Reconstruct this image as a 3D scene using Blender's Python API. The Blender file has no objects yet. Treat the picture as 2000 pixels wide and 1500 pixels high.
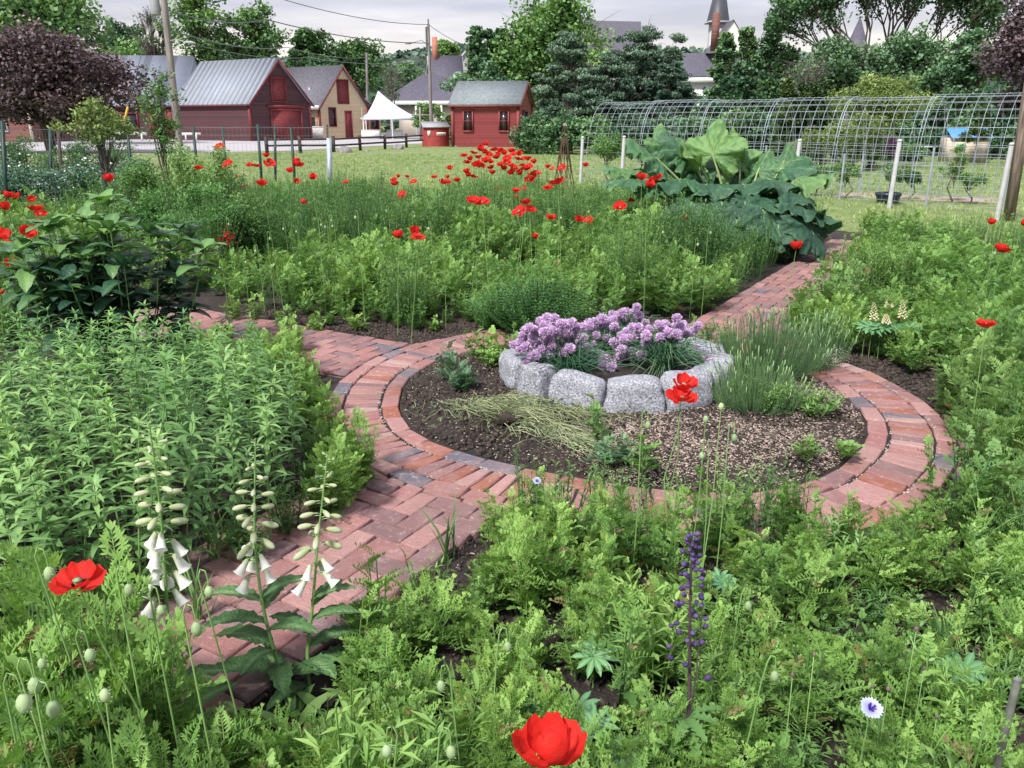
import bpy, math, random
import numpy as np
from mathutils import Vector
random.seed(7); RNG = np.random.default_rng(7)
S = bpy.context.scene; COL = S.collection
PI = math.pi
# ------------------------------------------------------------------ camera
F, HOR, CAMZ = 1600.0, 238.0, 1.6          # focal length in photo pixels, horizon row, eye height
PITCH = math.atan((750-HOR)/F)
cam = bpy.data.cameras.new('camera'); co = bpy.data.objects.new('camera', cam); COL.objects.link(co)
cam.sensor_width = 36; cam.lens = F/2000*36; cam.clip_start = .05; cam.clip_end = 3000
co.location = (0, 0, CAMZ); co.rotation_euler = (PI/2-PITCH, 0, 0); S.camera = co
# ------------------------------------------------------------------ sky and sun
SUN_EL, SUN_AZ, SUN_POW, EXPO = 50, 215, 2.4, 1.3
w = bpy.data.worlds.new('World'); S.world = w; w.use_nodes = True
nt = w.node_tree; N = nt.nodes; L = nt.links; N.clear()
out = N.new('ShaderNodeOutputWorld'); bg = N.new('ShaderNodeBackground'); L.new(bg.outputs[0], out.inputs[0])
sky = N.new('ShaderNodeTexSky'); sky.sky_type = 'NISHITA'; sky.sun_disc = False
sky.sun_elevation = math.radians(SUN_EL); sky.sun_rotation = math.radians(SUN_AZ)
tc = N.new('ShaderNodeTexCoord'); sep = N.new('ShaderNodeSeparateXYZ'); L.new(tc.outputs['Generated'], sep.inputs[0])
mp = N.new('ShaderNodeMapping'); mp.inputs['Scale'].default_value = (2.2, 2.2, 17); L.new(tc.outputs['Generated'], mp.inputs[0])
nz = N.new('ShaderNodeTexNoise'); nz.inputs['Scale'].default_value = 1.6; nz.inputs['Detail'].default_value = 6; nz.inputs['Roughness'].default_value = .55
L.new(mp.outputs[0], nz.inputs['Vector'])
r1 = N.new('ShaderNodeValToRGB'); e = r1.color_ramp.elements
e[0].position = 0; e[0].color = (.47, .43, .37, 1); e[1].position = .5; e[1].color = (.40, .385, .43, 1)
x = e.new(.05); x.color = (.48, .435, .385, 1); x = e.new(.12); x.color = (.39, .38, .41, 1)
L.new(sep.outputs[2], r1.inputs[0])
r2 = N.new('ShaderNodeValToRGB'); e = r2.color_ramp.elements
e[0].position = .36; e[0].color = (.70, .71, .77, 1); e[1].position = .72; e[1].color = (1.5, 1.46, 1.38, 1)
x = e.new(.58); x.color = (1.0, 1.0, 1.0, 1)
L.new(nz.outputs[0], r2.inputs[0])
mul = N.new('ShaderNodeMix'); mul.data_type = 'RGBA'; mul.blend_type = 'MULTIPLY'; mul.inputs[0].default_value = 1
L.new(r1.outputs[0], mul.inputs[6]); L.new(r2.outputs[0], mul.inputs[7])
sk = N.new('ShaderNodeMix'); sk.data_type = 'RGBA'; sk.blend_type = 'MULTIPLY'; sk.inputs[0].default_value = 1
L.new(sky.outputs[0], sk.inputs[6]); sk.inputs[7].default_value = (.07, .07, .07, 1)
mx = N.new('ShaderNodeMix'); mx.data_type = 'RGBA'; mx.inputs[0].default_value = .88
L.new(sk.outputs[2], mx.inputs[6]); L.new(mul.outputs[2], mx.inputs[7]); L.new(mx.outputs[2], bg.inputs[0])
bg.inputs[1].default_value = .94
sl = bpy.data.lights.new('sun', 'SUN'); sl.energy = SUN_POW; sl.angle = math.radians(8); sl.color = (1, .95, .88)
so = bpy.data.objects.new('sun', sl); COL.objects.link(so)
az, el = math.radians(SUN_AZ), math.radians(SUN_EL)
sd = Vector((math.sin(az)*math.cos(el), math.cos(az)*math.cos(el), math.sin(el)))
so.rotation_euler = sd.to_track_quat('Z', 'Y').to_euler()
so.location = (0, 0, 50)
S.view_settings.view_transform = 'Standard'; S.view_settings.look = 'None'
S.view_settings.exposure = EXPO; S.view_settings.gamma = 1
S.render.engine = 'CYCLES'
S.cycles.max_bounces = 6; S.cycles.diffuse_bounces = 3; S.cycles.transmission_bounces = 4; S.cycles.transparent_max_bounces = 6
S.render.resolution_x = 1024; S.render.resolution_y = 768

# ------------------------------------------------------------------ pixel -> place
CP, SP = math.cos(PITCH), math.sin(PITCH)
def ray(px, py):
    x, y = px-1000, 750-py
    return x, F*CP+y*SP, -F*SP+y*CP
def at(px, py, z=0.0):                       # point of height z seen at that pixel
    X, Y, Z = ray(px, py); t = (z-CAMZ)/Z
    return Vector((X*t, Y*t, z))
def atD(px, py, D):                          # point at forward distance D seen at that pixel
    X, Y, Z = ray(px, py); t = D/Y
    return Vector((X*t, D, CAMZ+Z*t))

# ------------------------------------------------------------------ mesh helpers
def rz(a):
    a = np.asarray(a, float); c, s = np.cos(a), np.sin(a); o = np.zeros(a.shape+(3, 3))
    o[..., 0, 0] = c; o[..., 0, 1] = -s; o[..., 1, 0] = s; o[..., 1, 1] = c; o[..., 2, 2] = 1; return o
def rx(a):
    a = np.asarray(a, float); c, s = np.cos(a), np.sin(a); o = np.zeros(a.shape+(3, 3))
    o[..., 1, 1] = c; o[..., 1, 2] = -s; o[..., 2, 1] = s; o[..., 2, 2] = c; o[..., 0, 0] = 1; return o
def ry(a):
    a = np.asarray(a, float); c, s = np.cos(a), np.sin(a); o = np.zeros(a.shape+(3, 3))
    o[..., 0, 0] = c; o[..., 0, 2] = s; o[..., 2, 0] = -s; o[..., 2, 2] = c; o[..., 1, 1] = 1; return o
def rand_rot(n, r=RNG):
    return rz(r.uniform(0, 2*PI, n)) @ rx(r.uniform(-PI, PI, n)) @ rz(r.uniform(0, 2*PI, n))

class Geo:
    def __init__(s): s.V = []; s.F = []; s.T = []; s.M = []; s.n = 0
    def add(s, V, Fc, tone=.5, mi=0):
        V = np.asarray(V, float).reshape(-1, 3); Fc = np.asarray(Fc, int)
        s.V.append(V); s.F.append(Fc+s.n); s.M.append(np.full(len(Fc), mi, int))
        s.T.append(np.broadcast_to(np.asarray(tone, float), (len(V),)).copy()); s.n += len(V)
    def many(s, V, Fc, R, P, sc=1., tone=None, mi=0, ttone=None):
        """k copies of a template: R (k,3,3), P (k,3), sc (k) or scalar, tone (k)"""
        R = np.asarray(R); P = np.asarray(P, float); k = len(P); V = np.asarray(V, float); Fc = np.asarray(Fc, int)
        sc = np.broadcast_to(np.asarray(sc, float), (k,))
        W = np.einsum('kij,nj->kni', R, V)*sc[:, None, None]+P[:, None, :]
        n = len(V); FF = (Fc[None]+(np.arange(k)*n)[:, None, None]).reshape(-1, Fc.shape[1])
        t = np.full(k, .5) if tone is None else np.asarray(tone, float)
        t = np.repeat(t, n)
        if ttone is not None: t = t+np.tile(ttone, k)
        s.add(W.reshape(-1, 3), FF, t, mi)
    def merge(s, g, R=None, P=(0, 0, 0), sc=1., dt=0.):
        """append another Geo, transformed"""
        R = np.eye(3) if R is None else R; off = s.n
        V = g.allV()@np.asarray(R).T*sc+np.asarray(P, float)
        s.V.append(V); s.T.append(np.concatenate(g.T)+dt); s.n += len(V)
        for f, m in zip(g.F, g.M): s.F.append(f+off); s.M.append(m)
    def allV(s): return np.concatenate(s.V)
    def box(s, c, d, rot=0., tone=.5, mi=0, R=None):
        h = np.asarray(d, float)/2
        V = np.array([[x, y, z] for x in (-1, 1) for y in (-1, 1) for z in (-1, 1)])*h
        V = V@(rz(rot) if R is None else R).T+np.asarray(c, float)
        s.add(V, [(0, 1, 3, 2), (4, 6, 7, 5), (0, 4, 5, 1), (2, 3, 7, 6), (0, 2, 6, 4), (1, 5, 7, 3)], tone, mi)
    def beam(s, a, b, wd, ht, tone=.5, mi=0):
        a = np.asarray(a, float); b = np.asarray(b, float); d = b-a; l = np.linalg.norm(d); d /= l
        up = np.array([0, 0, 1.]) if abs(d[2]) < .95 else np.array([0, 1., 0])
        r = np.cross(d, up); r /= np.linalg.norm(r); u = np.cross(r, d)
        s.box((a+b)/2, (wd, l, ht), tone=tone, mi=mi, R=np.stack([r, d, u], 1))
    def tube(s, pts, rad, n=6, tone=.5, mi=0, cap=True):
        P = np.asarray([tuple(p) for p in pts], float); k = len(P); rad = np.broadcast_to(np.asarray(rad, float), (k,))
        T = np.gradient(P, axis=0); T /= np.linalg.norm(T, axis=1)[:, None]+1e-12
        ref = np.array([0, 0, 1.]) if abs(T[:, 2]).mean() < .8 else np.array([1., 0, 0])
        A = np.cross(T, ref); A /= np.linalg.norm(A, axis=1)[:, None]+1e-12; B = np.cross(T, A)
        th = np.arange(n)/n*2*PI
        V = P[:, None]+rad[:, None, None]*(np.cos(th)[None, :, None]*A[:, None]+np.sin(th)[None, :, None]*B[:, None])
        i = np.arange(k-1)[:, None]*n; j = np.arange(n)[None]; j2 = (j+1) % n
        Fc = np.stack([i+j, i+j2, i+n+j2, i+n+j], -1).reshape(-1, 4)
        if cap and n == 4: Fc = np.vstack([Fc, [[3, 2, 1, 0]], [[(k-1)*n+q for q in range(4)]]])
        s.add(V.reshape(-1, 3), Fc, tone, mi)
        if cap and n > 4:
            s.add(np.vstack([V[0], P[:1]]), [(q, (q+1) % n, n) for q in range(n)], tone, mi)
            s.add(np.vstack([V[-1], P[-1:]]), [((q+1) % n, q, n) for q in range(n)], tone, mi)
    def lathe(s, prof, n=12, c=(0, 0, 0), tone=.5, mi=0, R=None, sc=1.):
        pr = np.asarray(prof, float); th = np.arange(n)/n*2*PI
        V = np.stack([pr[:, None, 0]*np.cos(th), pr[:, None, 0]*np.sin(th), np.repeat(pr[:, 1:2], n, 1)], -1).reshape(-1, 3)*sc
        if R is not None: V = V@np.asarray(R).T
        k = len(pr); i = np.arange(k-1)[:, None]*n; j = np.arange(n)[None]; j2 = (j+1) % n
        s.add(V+np.asarray(c, float), np.stack([i+j, i+j2, i+n+j2, i+n+j], -1).reshape(-1, 4), tone, mi)
    def poly(s, pts, tone=.5, mi=0): s.add(pts, [tuple(range(len(pts)))], tone, mi)
    def build(s, name, mats, parent=None, loc=None, smooth=False):
        me = bpy.data.meshes.new(name); V = s.allV()
        me.vertices.add(len(V)); me.vertices.foreach_set('co', V.astype(np.float32).ravel())
        tot = np.concatenate([np.full(len(f), f.shape[1], int) for f in s.F]); ids = np.concatenate([f.ravel() for f in s.F])
        st = np.concatenate([[0], np.cumsum(tot)[:-1]])
        me.loops.add(len(ids)); me.loops.foreach_set('vertex_index', ids.astype(np.int32))
        me.polygons.add(len(tot)); me.polygons.foreach_set('loop_start', st.astype(np.int32)); me.polygons.foreach_set('loop_total', tot.astype(np.int32))
        me.polygons.foreach_set('material_index', np.concatenate(s.M).astype(np.int32))
        if smooth: me.polygons.foreach_set('use_smooth', np.ones(len(tot), bool))
        a = me.attributes.new('tone', 'FLOAT', 'POINT'); a.data.foreach_set('value', np.concatenate(s.T).astype(np.float32))
        me.update(calc_edges=True); me.validate()
        for m in (mats if isinstance(mats, (list, tuple)) else [mats]): me.materials.append(m)
        o = bpy.data.objects.new(name, me); COL.objects.link(o)
        if parent is not None: o.parent = parent
        if loc is not None: o.location = loc
        return o
def tag(o, label=None, cat=None, group=None, kind=None):
    if label: o['label'] = label
    if cat: o['category'] = cat
    if group: o['group'] = group
    if kind: o['kind'] = kind
    return o
def thing(name, label, cat, loc=(0, 0, 0), rot=0, group=None):
    o = bpy.data.objects.new(name, None); COL.objects.link(o); o.location = loc; o.rotation_euler = (0, 0, rot)
    return tag(o, label, cat, group)
KIDS = {}
def dup(root, loc=None, rot=None, sc=None, label=None, group=None, tilt=(0, 0)):
    r = root.copy(); COL.objects.link(r)
    if loc is not None: r.location = loc
    if rot is not None: r.rotation_euler = (tilt[0], tilt[1], rot)
    if sc is not None: r.scale = (sc, sc, sc) if not isinstance(sc, tuple) else sc
    if label: r['label'] = label
    if group: r['group'] = group
    if root.name not in KIDS: KIDS[root.name] = [(c, list(c.children)) for c in root.children]
    for c, gs in KIDS[root.name]:
        d = c.copy(); COL.objects.link(d); d.parent = r
        for g in gs:
            h = g.copy(); COL.objects.link(h); h.parent = d
    return r

# ------------------------------------------------------------------ materials
def newmat(name):
    m = bpy.data.materials.new(name); m.use_nodes = True; n = m.node_tree.nodes; l = m.node_tree.links; n.clear()
    o = n.new('ShaderNodeOutputMaterial'); p = n.new('ShaderNodeBsdfPrincipled'); l.new(p.outputs[0], o.inputs[0])
    return m, n, l, p, o
def c4(c): return (c[0], c[1], c[2], 1)
def ramp(n, l, src, stops, interp='LINEAR'):
    r = n.new('ShaderNodeValToRGB'); r.color_ramp.interpolation = interp; e = r.color_ramp.elements
    e[0].position = stops[0][0]; e[0].color = c4(stops[0][1]); e[1].position = stops[-1][0]; e[1].color = c4(stops[-1][1])
    for p, c in stops[1:-1]:
        x = e.new(p); x.color = c4(c)
    l.new(src, r.inputs[0]); return r.outputs[0]
def noise(n, l, scale, det=3, vec='Object', rough=.6, stretch=None):
    t = n.new('ShaderNodeTexCoord'); z = n.new('ShaderNodeTexNoise'); z.inputs['Scale'].default_value = scale
    z.inputs['Detail'].default_value = det; z.inputs['Roughness'].default_value = rough
    if stretch:
        m = n.new('ShaderNodeMapping'); m.inputs['Scale'].default_value = stretch; l.new(t.outputs[vec], m.inputs[0]); l.new(m.outputs[0], z.inputs['Vector'])
    else: l.new(t.outputs[vec], z.inputs['Vector'])
    return z.outputs[0]
def math_(n, l, op, a, b):
    m = n.new('ShaderNodeMath'); m.operation = op
    for i, v in enumerate((a, b)):
        if isinstance(v, (int, float)): m.inputs[i].default_value = v
        else: l.new(v, m.inputs[i])
    return m.outputs[0]
def mixc(n, l, f, a, b, mode='MIX'):
    m = n.new('ShaderNodeMix'); m.data_type = 'RGBA'; m.blend_type = mode
    for i, v in ((0, f), (6, a), (7, b)):
        if isinstance(v, (int, float)): m.inputs[i].default_value = v
        elif isinstance(v, (tuple, list)): m.inputs[i].default_value = c4(v)
        else: l.new(v, m.inputs[i])
    return m.outputs[2]
def bump(n, l, p, h, s, d=.01):
    b = n.new('ShaderNodeBump'); b.inputs['Strength'].default_value = s; b.inputs['Distance'].default_value = d
    l.new(h, b.inputs['Height']); l.new(b.outputs[0], p.inputs['Normal'])
GAIN = 1.85
def leafmat(name, dark, mid, light, rough=.5, trans=.3, spec=.35, patch=.9, bmp=0., bs=40, hue=(.80, .90, .95)):
    m, n, l, p, o = newmat(name)
    a = n.new('ShaderNodeAttribute'); a.attribute_name = 'tone'
    oi = n.new('ShaderNodeObjectInfo')
    g = noise(n, l, patch, 2, 'Object')
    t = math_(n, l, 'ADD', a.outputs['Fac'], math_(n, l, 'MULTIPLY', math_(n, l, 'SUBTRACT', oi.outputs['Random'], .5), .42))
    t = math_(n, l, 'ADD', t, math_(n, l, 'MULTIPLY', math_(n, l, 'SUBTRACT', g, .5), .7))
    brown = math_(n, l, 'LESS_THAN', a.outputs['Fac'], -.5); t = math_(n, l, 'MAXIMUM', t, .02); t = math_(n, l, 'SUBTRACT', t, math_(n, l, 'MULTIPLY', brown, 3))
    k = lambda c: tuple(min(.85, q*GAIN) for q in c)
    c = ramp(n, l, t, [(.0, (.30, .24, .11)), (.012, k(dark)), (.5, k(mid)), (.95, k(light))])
    g2 = math_(n, l, 'ADD', noise(n, l, patch*1.7, 2, 'Object'), math_(n, l, 'MULTIPLY', math_(n, l, 'FRACT', math_(n, l, 'MULTIPLY', oi.outputs['Random'], 17.3), 0), .3))
    c = mixc(n, l, ramp(n, l, g2, [(.45, (0, 0, 0)), (.85, (1, 1, 1))]), c, mixc(n, l, 1., c, hue, 'MULTIPLY'))
    if bmp: bump(n, l, p, noise(n, l, bs, 3, 'Object', .6), bmp, .02)
    l.new(c, p.inputs['Base Color']); p.inputs['Roughness'].default_value = rough; p.inputs['Specular IOR Level'].default_value = spec
    if trans:
        tr = n.new('ShaderNodeBsdfTranslucent'); c2 = mixc(n, l, 1., c, (1.15, 1.2, .55), 'MULTIPLY'); l.new(c2, tr.inputs[0])
        ms = n.new('ShaderNodeMixShader'); ms.inputs[0].default_value = trans
        l.new(p.outputs[0], ms.inputs[1]); l.new(tr.outputs[0], ms.inputs[2]); l.new(ms.outputs[0], o.inputs[0])
    return m
def plain(name, col, rough=.6, metal=0., var=.15, scale=6, spec=.4, bmp=0., stretch=None, col2=None, bd=.01, tone=0.):
    m, n, l, p, o = newmat(name)
    z = noise(n, l, scale, 4, 'Object', .65, stretch)
    c2 = col2 or tuple(q*(1-2*var) for q in col); c1 = tuple(min(1, q*(1+var)) for q in col)
    c = ramp(n, l, z, [(.3, c2), (.7, c1)])
    if tone:
        a = n.new('ShaderNodeAttribute'); a.attribute_name = 'tone'
        f = math_(n, l, 'ADD', math_(n, l, 'MULTIPLY', a.outputs['Fac'], tone*2), 1-tone)
        cc = n.new('ShaderNodeCombineXYZ')
        for i in range(3): l.new(f, cc.inputs[i])
        c = mixc(n, l, 1., c, cc.outputs[0], 'MULTIPLY')
    l.new(c, p.inputs['Base Color']); p.inputs['Roughness'].default_value = rough; p.inputs['Metallic'].default_value = metal
    p.inputs['Specular IOR Level'].default_value = spec
    if bmp: bump(n, l, p, z, bmp, bd)
    return m
def siding(name, col, pitch, axis='Z', dirt=.2, rough=.6, depth=.02, col2=None):
    """boards or ribs of a given pitch: real grooves by bump, small colour change per board"""
    m, n, l, p, o = newmat(name)
    t = n.new('ShaderNodeTexCoord'); s = n.new('ShaderNodeSeparateXYZ'); l.new(t.outputs['Object'], s.inputs[0])
    v = math_(n, l, 'DIVIDE', s.outputs[axis], pitch)
    fr = math_(n, l, 'FRACT', v, 0); fl = math_(n, l, 'FLOOR', v, 0)
    wn = n.new('ShaderNodeTexWhiteNoise'); wn.noise_dimensions = '1D'; l.new(fl, wn.inputs['W'])
    z = noise(n, l, 3, 5, 'Object', .7)
    k = math_(n, l, 'ADD', math_(n, l, 'MULTIPLY', wn.outputs['Value'], .35), math_(n, l, 'MULTIPLY', z, .65))
    c = ramp(n, l, k, [(.2, col2 or tuple(q*(1-dirt*1.6) for q in col)), (.75, tuple(min(1, q*(1+dirt)) for q in col))])
    gap = math_(n, l, 'GREATER_THAN', fr, .10)
    c = mixc(n, l, gap, tuple(q*.35 for q in col), c)
    l.new(c, p.inputs['Base Color']); p.inputs['Roughness'].default_value = rough
    bump(n, l, p, fr, .8, depth)
    return m
def ribbed(name, col, pitch, axis, rough=.35, metal=.3, col2=None):
    m, n, l, p, o = newmat(name)
    t = n.new('ShaderNodeTexCoord'); s = n.new('ShaderNodeSeparateXYZ'); l.new(t.outputs['Object'], s.inputs[0])
    v = math_(n, l, 'SINE', math_(n, l, 'MULTIPLY', s.outputs[axis], 2*PI/pitch), 0)
    z = noise(n, l, 1.2, 5, 'Object', .7)
    c = ramp(n, l, z, [(.25, col2 or tuple(q*.75 for q in col)), (.75, col)])
    c = mixc(n, l, math_(n, l, 'GREATER_THAN', v, -.6), tuple(q*.55 for q in col), c)
    l.new(c, p.inputs['Base Color']); p.inputs['Roughness'].default_value = rough; p.inputs['Metallic'].default_value = metal
    bump(n, l, p, v, .6, .03)
    return m

M = {}
M['lime'] = leafmat('lime_leaf', (.042, .092, .026), (.115, .205, .050), (.225, .325, .095))
M['fresh'] = leafmat('fresh_leaf', (.038, .086, .028), (.092, .172, .052), (.185, .275, .095))
M['mid'] = leafmat('mid_leaf', (.042, .095, .03), (.105, .185, .055), (.20, .29, .10))
M['deep'] = leafmat('deep_leaf', (.012, .035, .02), (.028, .07, .035), (.06, .125, .04), rough=.4, trans=.15, spec=.5)
M['willow'] = leafmat('lance_leaf', (.04, .095, .034), (.110, .20, .066), (.225, .33, .115), rough=.5, spec=.45)
M['blue'] = leafmat('blue_leaf', (.04, .085, .05), (.085, .15, .085), (.15, .22, .13), rough=.55)
M['stem'] = leafmat('stem_green', (.07, .13, .04), (.11, .19, .06), (.16, .24, .08), trans=0)
M['tree_mid'] = leafmat('tree_leaf_mid', (0.0292, 0.0680, 0.0259), (0.0728, 0.1378, 0.0454), (0.1540, 0.2430, 0.0778), trans=.2, patch=.35)
M['tree_dark'] = leafmat('tree_leaf_dark', (0.0226, 0.0528, 0.0302), (0.0528, 0.1037, 0.0490), (0.1131, 0.1885, 0.0754), trans=.15, patch=.35)
M['tree_pine'] = leafmat('pine_needles', (0.0336, 0.0616, 0.0426), (0.0874, 0.1322, 0.0918), (0.1792, 0.2352, 0.1624), trans=.1, patch=.4)
M['tree_grey'] = leafmat('tree_leaf_grey', (0.0420, 0.0840, 0.0420), (0.1008, 0.1680, 0.0924), (0.2016, 0.2940, 0.1596), trans=.2, patch=.35)
M['lawnblade'] = leafmat('lawn_blade', (.09, .13, .045), (.17, .225, .08), (.30, .34, .15)); M['tree_lime'] = leafmat('tree_leaf_lime', (.06, .09, .03), (.13, .175, .055), (.24, .29, .11), trans=.25, patch=.5)
M['tree_plum'] = leafmat('tree_leaf_plum', (0.0405, 0.0270, 0.0351), (0.1148, 0.0743, 0.0837), (0.3510, 0.2160, 0.1958), trans=.12, patch=.3)
M['thuja'] = leafmat('thuja_leaf', (0.0192, 0.0384, 0.0144), (0.0420, 0.0720, 0.0216), (0.0840, 0.1200, 0.0360), trans=.1)
M['bark'] = plain('bark', (.11, .09, .08), .9, var=.3, scale=9, bmp=.6)
M['bark_grey'] = plain('bark_grey', (.20, .18, .165), .9, var=.25, scale=9, bmp=.5)
M['twig'] = plain('twig', (.13, .09, .06), .8, var=.3, scale=12)
M['straw'] = plain('dry_straw', (.50, .47, .27), .85, var=.2, scale=20, tone=.4)
M['chip'] = plain('wood_chip', (.43, .345, .295), .9, var=.28, scale=40, tone=.65)
M['clod'] = plain('soil_clod', (.055, .042, .036), .95, var=.3, scale=30, tone=.5)
M['pebble'] = plain('pebble', (.40, .39, .37), .8, var=.2, scale=30)
M['strawgreen'] = leafmat('drying_stems', (.08, .095, .05), (.19, .215, .11), (.36, .36, .22), trans=.1); M['wilt'] = leafmat('wilted_leaf', (.06, .07, .03), (.13, .16, .07), (.30, .28, .14), trans=.1)
M['purplestem'] = plain('purple_stem', (.09, .055, .07), .6, var=.2, scale=30); M['darkbud'] = plain('brown_bud', (.16, .10, .11), .7, var=.3, scale=60)
M['bushleaf'] = leafmat('mint_leaf', (.025, .07, .022), (.065, .15, .045), (.13, .25, .08)); M['deep3'] = leafmat('dark_fine_leaf', (.022, .058, .022), (.052, .115, .038), (.115, .20, .065))
M['deepleaf'] = leafmat('dark_glossy_leaf', (.010, .030, .022), (.024, .065, .034), (.10, .19, .055), rough=.42, trans=.2, spec=.5, bmp=.4, bs=60)
M['rhubarb'] = leafmat('rhubarb_leaf', (.016, .045, .028), (.036, .088, .044), (.105, .185, .06), rough=.5, trans=.25, spec=.4, patch=2.5, bmp=.8, bs=22); M['stalk'] = leafmat('rhubarb_stalk', (.08, .12, .05), (.14, .18, .08), (.2, .25, .1), trans=0)
M['white'] = plain('white_paint', (.75, .75, .74), .5, var=.06, scale=5)
M['pvc'] = plain('white_plastic_post', (.50, .51, .55), .45, var=.12, scale=4)
M['black'] = plain('dark_glass', (.02, .022, .028), .15, var=.1, spec=.6)
M['galv'] = plain('galvanised_wire', (.38, .44, .52), .45, metal=.3, var=.15, scale=3)
M['wire'] = plain('dark_wire', (.10, .11, .12), .5, var=.1)
M['tpost'] = plain('green_post', (.02, .05, .045), .5, var=.2, scale=8)
M['steel'] = plain('steel_stake', (.32, .31, .32), .4, metal=.6, var=.3, scale=14)
M['rust'] = plain('rusty_iron', (.12, .075, .05), .8, var=.35, scale=12)
M['pole'] = plain('pole_wood', (.25, .225, .225), .85, var=.25, scale=5, stretch=(1, 1, .15), bmp=.4)
M['oldwood'] = plain('weathered_wood', (.20, .155, .13), .85, var=.35, scale=7, stretch=(3, 3, .4), bmp=.5)
M['darkwood'] = plain('dark_rail_wood', (.075, .058, .055), .85, var=.35, scale=7, bmp=.4)
M['barn'] = siding('barn_boards', (.085, .030, .036), .16, 'Z', .35, .8, col2=(.040, .024, .03))
M['barnred'] = plain('barn_red_trim', (.20, .032, .038), .65, var=.22, scale=4)
M['shed'] = siding('shed_clapboard', (.29, .055, .066), .125, 'Z', .14, .55, depth=.03)
M['shedtrim'] = plain('shed_trim', (.26, .05, .055), .6, var=.12, scale=5)
M['yellow'] = siding('yellow_clapboard', (.64, .50, .32), .13, 'Z', .07, .6, depth=.03)
M['brickwall'] = siding('brick_wall', (.22, .10, .085), .09, 'Z', .25, .85)
M['metalroof'] = ribbed('metal_roof', (.30, .34, .41), .62, 'X', rough=.75, metal=0.)
M['metalroof2'] = ribbed('metal_roof_plain', (.30, .34, .45), 2.4, 'X', rough=.75, metal=0.)
M['shingle'] = plain('shingle_roof', (.15, .15, .18), .85, var=.3, scale=5, bmp=.4, stretch=(1, 1, 3))
M['shingle_green'] = plain('shingle_grey_green', (.21, .25, .27), .85, var=.2, scale=8, bmp=.4)
M['slate'] = plain('slate_roof', (.115, .11, .15), .6, var=.35, scale=5, stretch=(1, 1, 4))
M['tent'] = plain('tent_canvas', (.62, .68, .80), .6, var=.04, scale=1)
M['blue_roof'] = plain('blue_playhouse_roof', (.10, .32, .62), .45, var=.08)
M['cream'] = siding('cream_panel', (.66, .56, .46), .11, 'Z', .06, .5)
M['green_plastic'] = plain('green_plastic', (.12, .42, .18), .4, var=.08)
M['pot'] = plain('dark_blue_pot', (.03, .045, .07), .35, var=.2)
M['boulder'] = plain('boulder_stone', (.26, .245, .25), .9, var=.3, scale=4, bmp=.6)
M['lid'] = plain('grey_lid', (.32, .33, .36), .5, var=.1)

def mat_granite():
    m, n, l, p, o = newmat('granite')
    z = noise(n, l, 95, 3, 'Object', .8); z2 = noise(n, l, 5, 4, 'Object', .6)
    c = ramp(n, l, z, [(.34, (.06, .065, .09)), (.45, (.22, .235, .285)), (.55, (.36, .38, .43)), (.66, (.64, .65, .69))])
    c = mixc(n, l, ramp(n, l, z2, [(.4, (0, 0, 0)), (.75, (.5, .5, .5))]), c, (.30, .30, .33))
    l.new(c, p.inputs['Base Color']); p.inputs['Roughness'].default_value = .8
    bump(n, l, p, math_(n, l, 'ADD', z, math_(n, l, 'MULTIPLY', z2, 2)), .7, .01); return m
M['granite'] = mat_granite()
def mat_brick():
    m, n, l, p, o = newmat('paving_brick')
    a = n.new('ShaderNodeAttribute'); a.attribute_name = 'tone'
    c = ramp(n, l, a.outputs['Fac'], [(.0, (.12, .13, .17)), (.10, (.16, .16, .20)), (.11, (.19, .13, .145)), (.3, (.25, .145, .15)),
                                      (.5, (.33, .165, .16)), (.68, (.40, .20, .19)), (.8, (.47, .28, .27)), (.86, (.31, .12, .09)), (.94, (.35, .13, .08)), (.97, (.46, .30, .28)), (1., (.52, .38, .35))])
    z = noise(n, l, 150, 3, 'Object', .8); z2 = noise(n, l, 9, 5, 'Object', .65); z3 = noise(n, l, 38, 4, 'Object', .7)
    c = mixc(n, l, 1., c, (.84, .80, .80), 'MULTIPLY'); c = mixc(n, l, ramp(n, l, z2, [(.42, (0, 0, 0)), (.75, (.55, .55, .55))]), c, (.34, .24, .235))
    c = mixc(n, l, ramp(n, l, z, [(.57, (0, 0, 0)), (.66, (.85, .85, .85))]), c, (.09, .05, .05))
    c = mixc(n, l, ramp(n, l, z3, [(.56, (0, 0, 0)), (.72, (.55, .55, .55))]), c, (.54, .41, .40))
    z4 = noise(n, l, 2.1, 4, 'Object', .6); c = mixc(n, l, ramp(n, l, z4, [(.45, (0, 0, 0)), (.7, (.45, .45, .45))]), c, (.20, .13, .12))
    l.new(c, p.inputs['Base Color']); p.inputs['Roughness'].default_value = .8; p.inputs['Specular IOR Level'].default_value = .3
    bump(n, l, p, math_(n, l, 'ADD', z, math_(n, l, 'MULTIPLY', z3, 1.5)), .5, .004); return m
M['paver'] = mat_brick()
def mat_soil():
    m, n, l, p, o = newmat('garden_soil')
    z = noise(n, l, 45, 5, 'Object', .75); z2 = noise(n, l, 2.3, 4, 'Object', .6)
    c = ramp(n, l, z, [(.3, (.014, .011, .011)), (.52, (.034, .026, .025)), (.64, (.07, .052, .045)), (.75, (.17, .13, .11))])
    c = mixc(n, l, ramp(n, l, z2, [(.45, (0, 0, 0)), (.7, (.4, .4, .4))]), c, (.085, .062, .05))
    l.new(c, p.inputs['Base Color']); p.inputs['Roughness'].default_value = .95
    bump(n, l, p, z, 1., .03); return m
M['soil'] = mat_soil()
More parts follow.
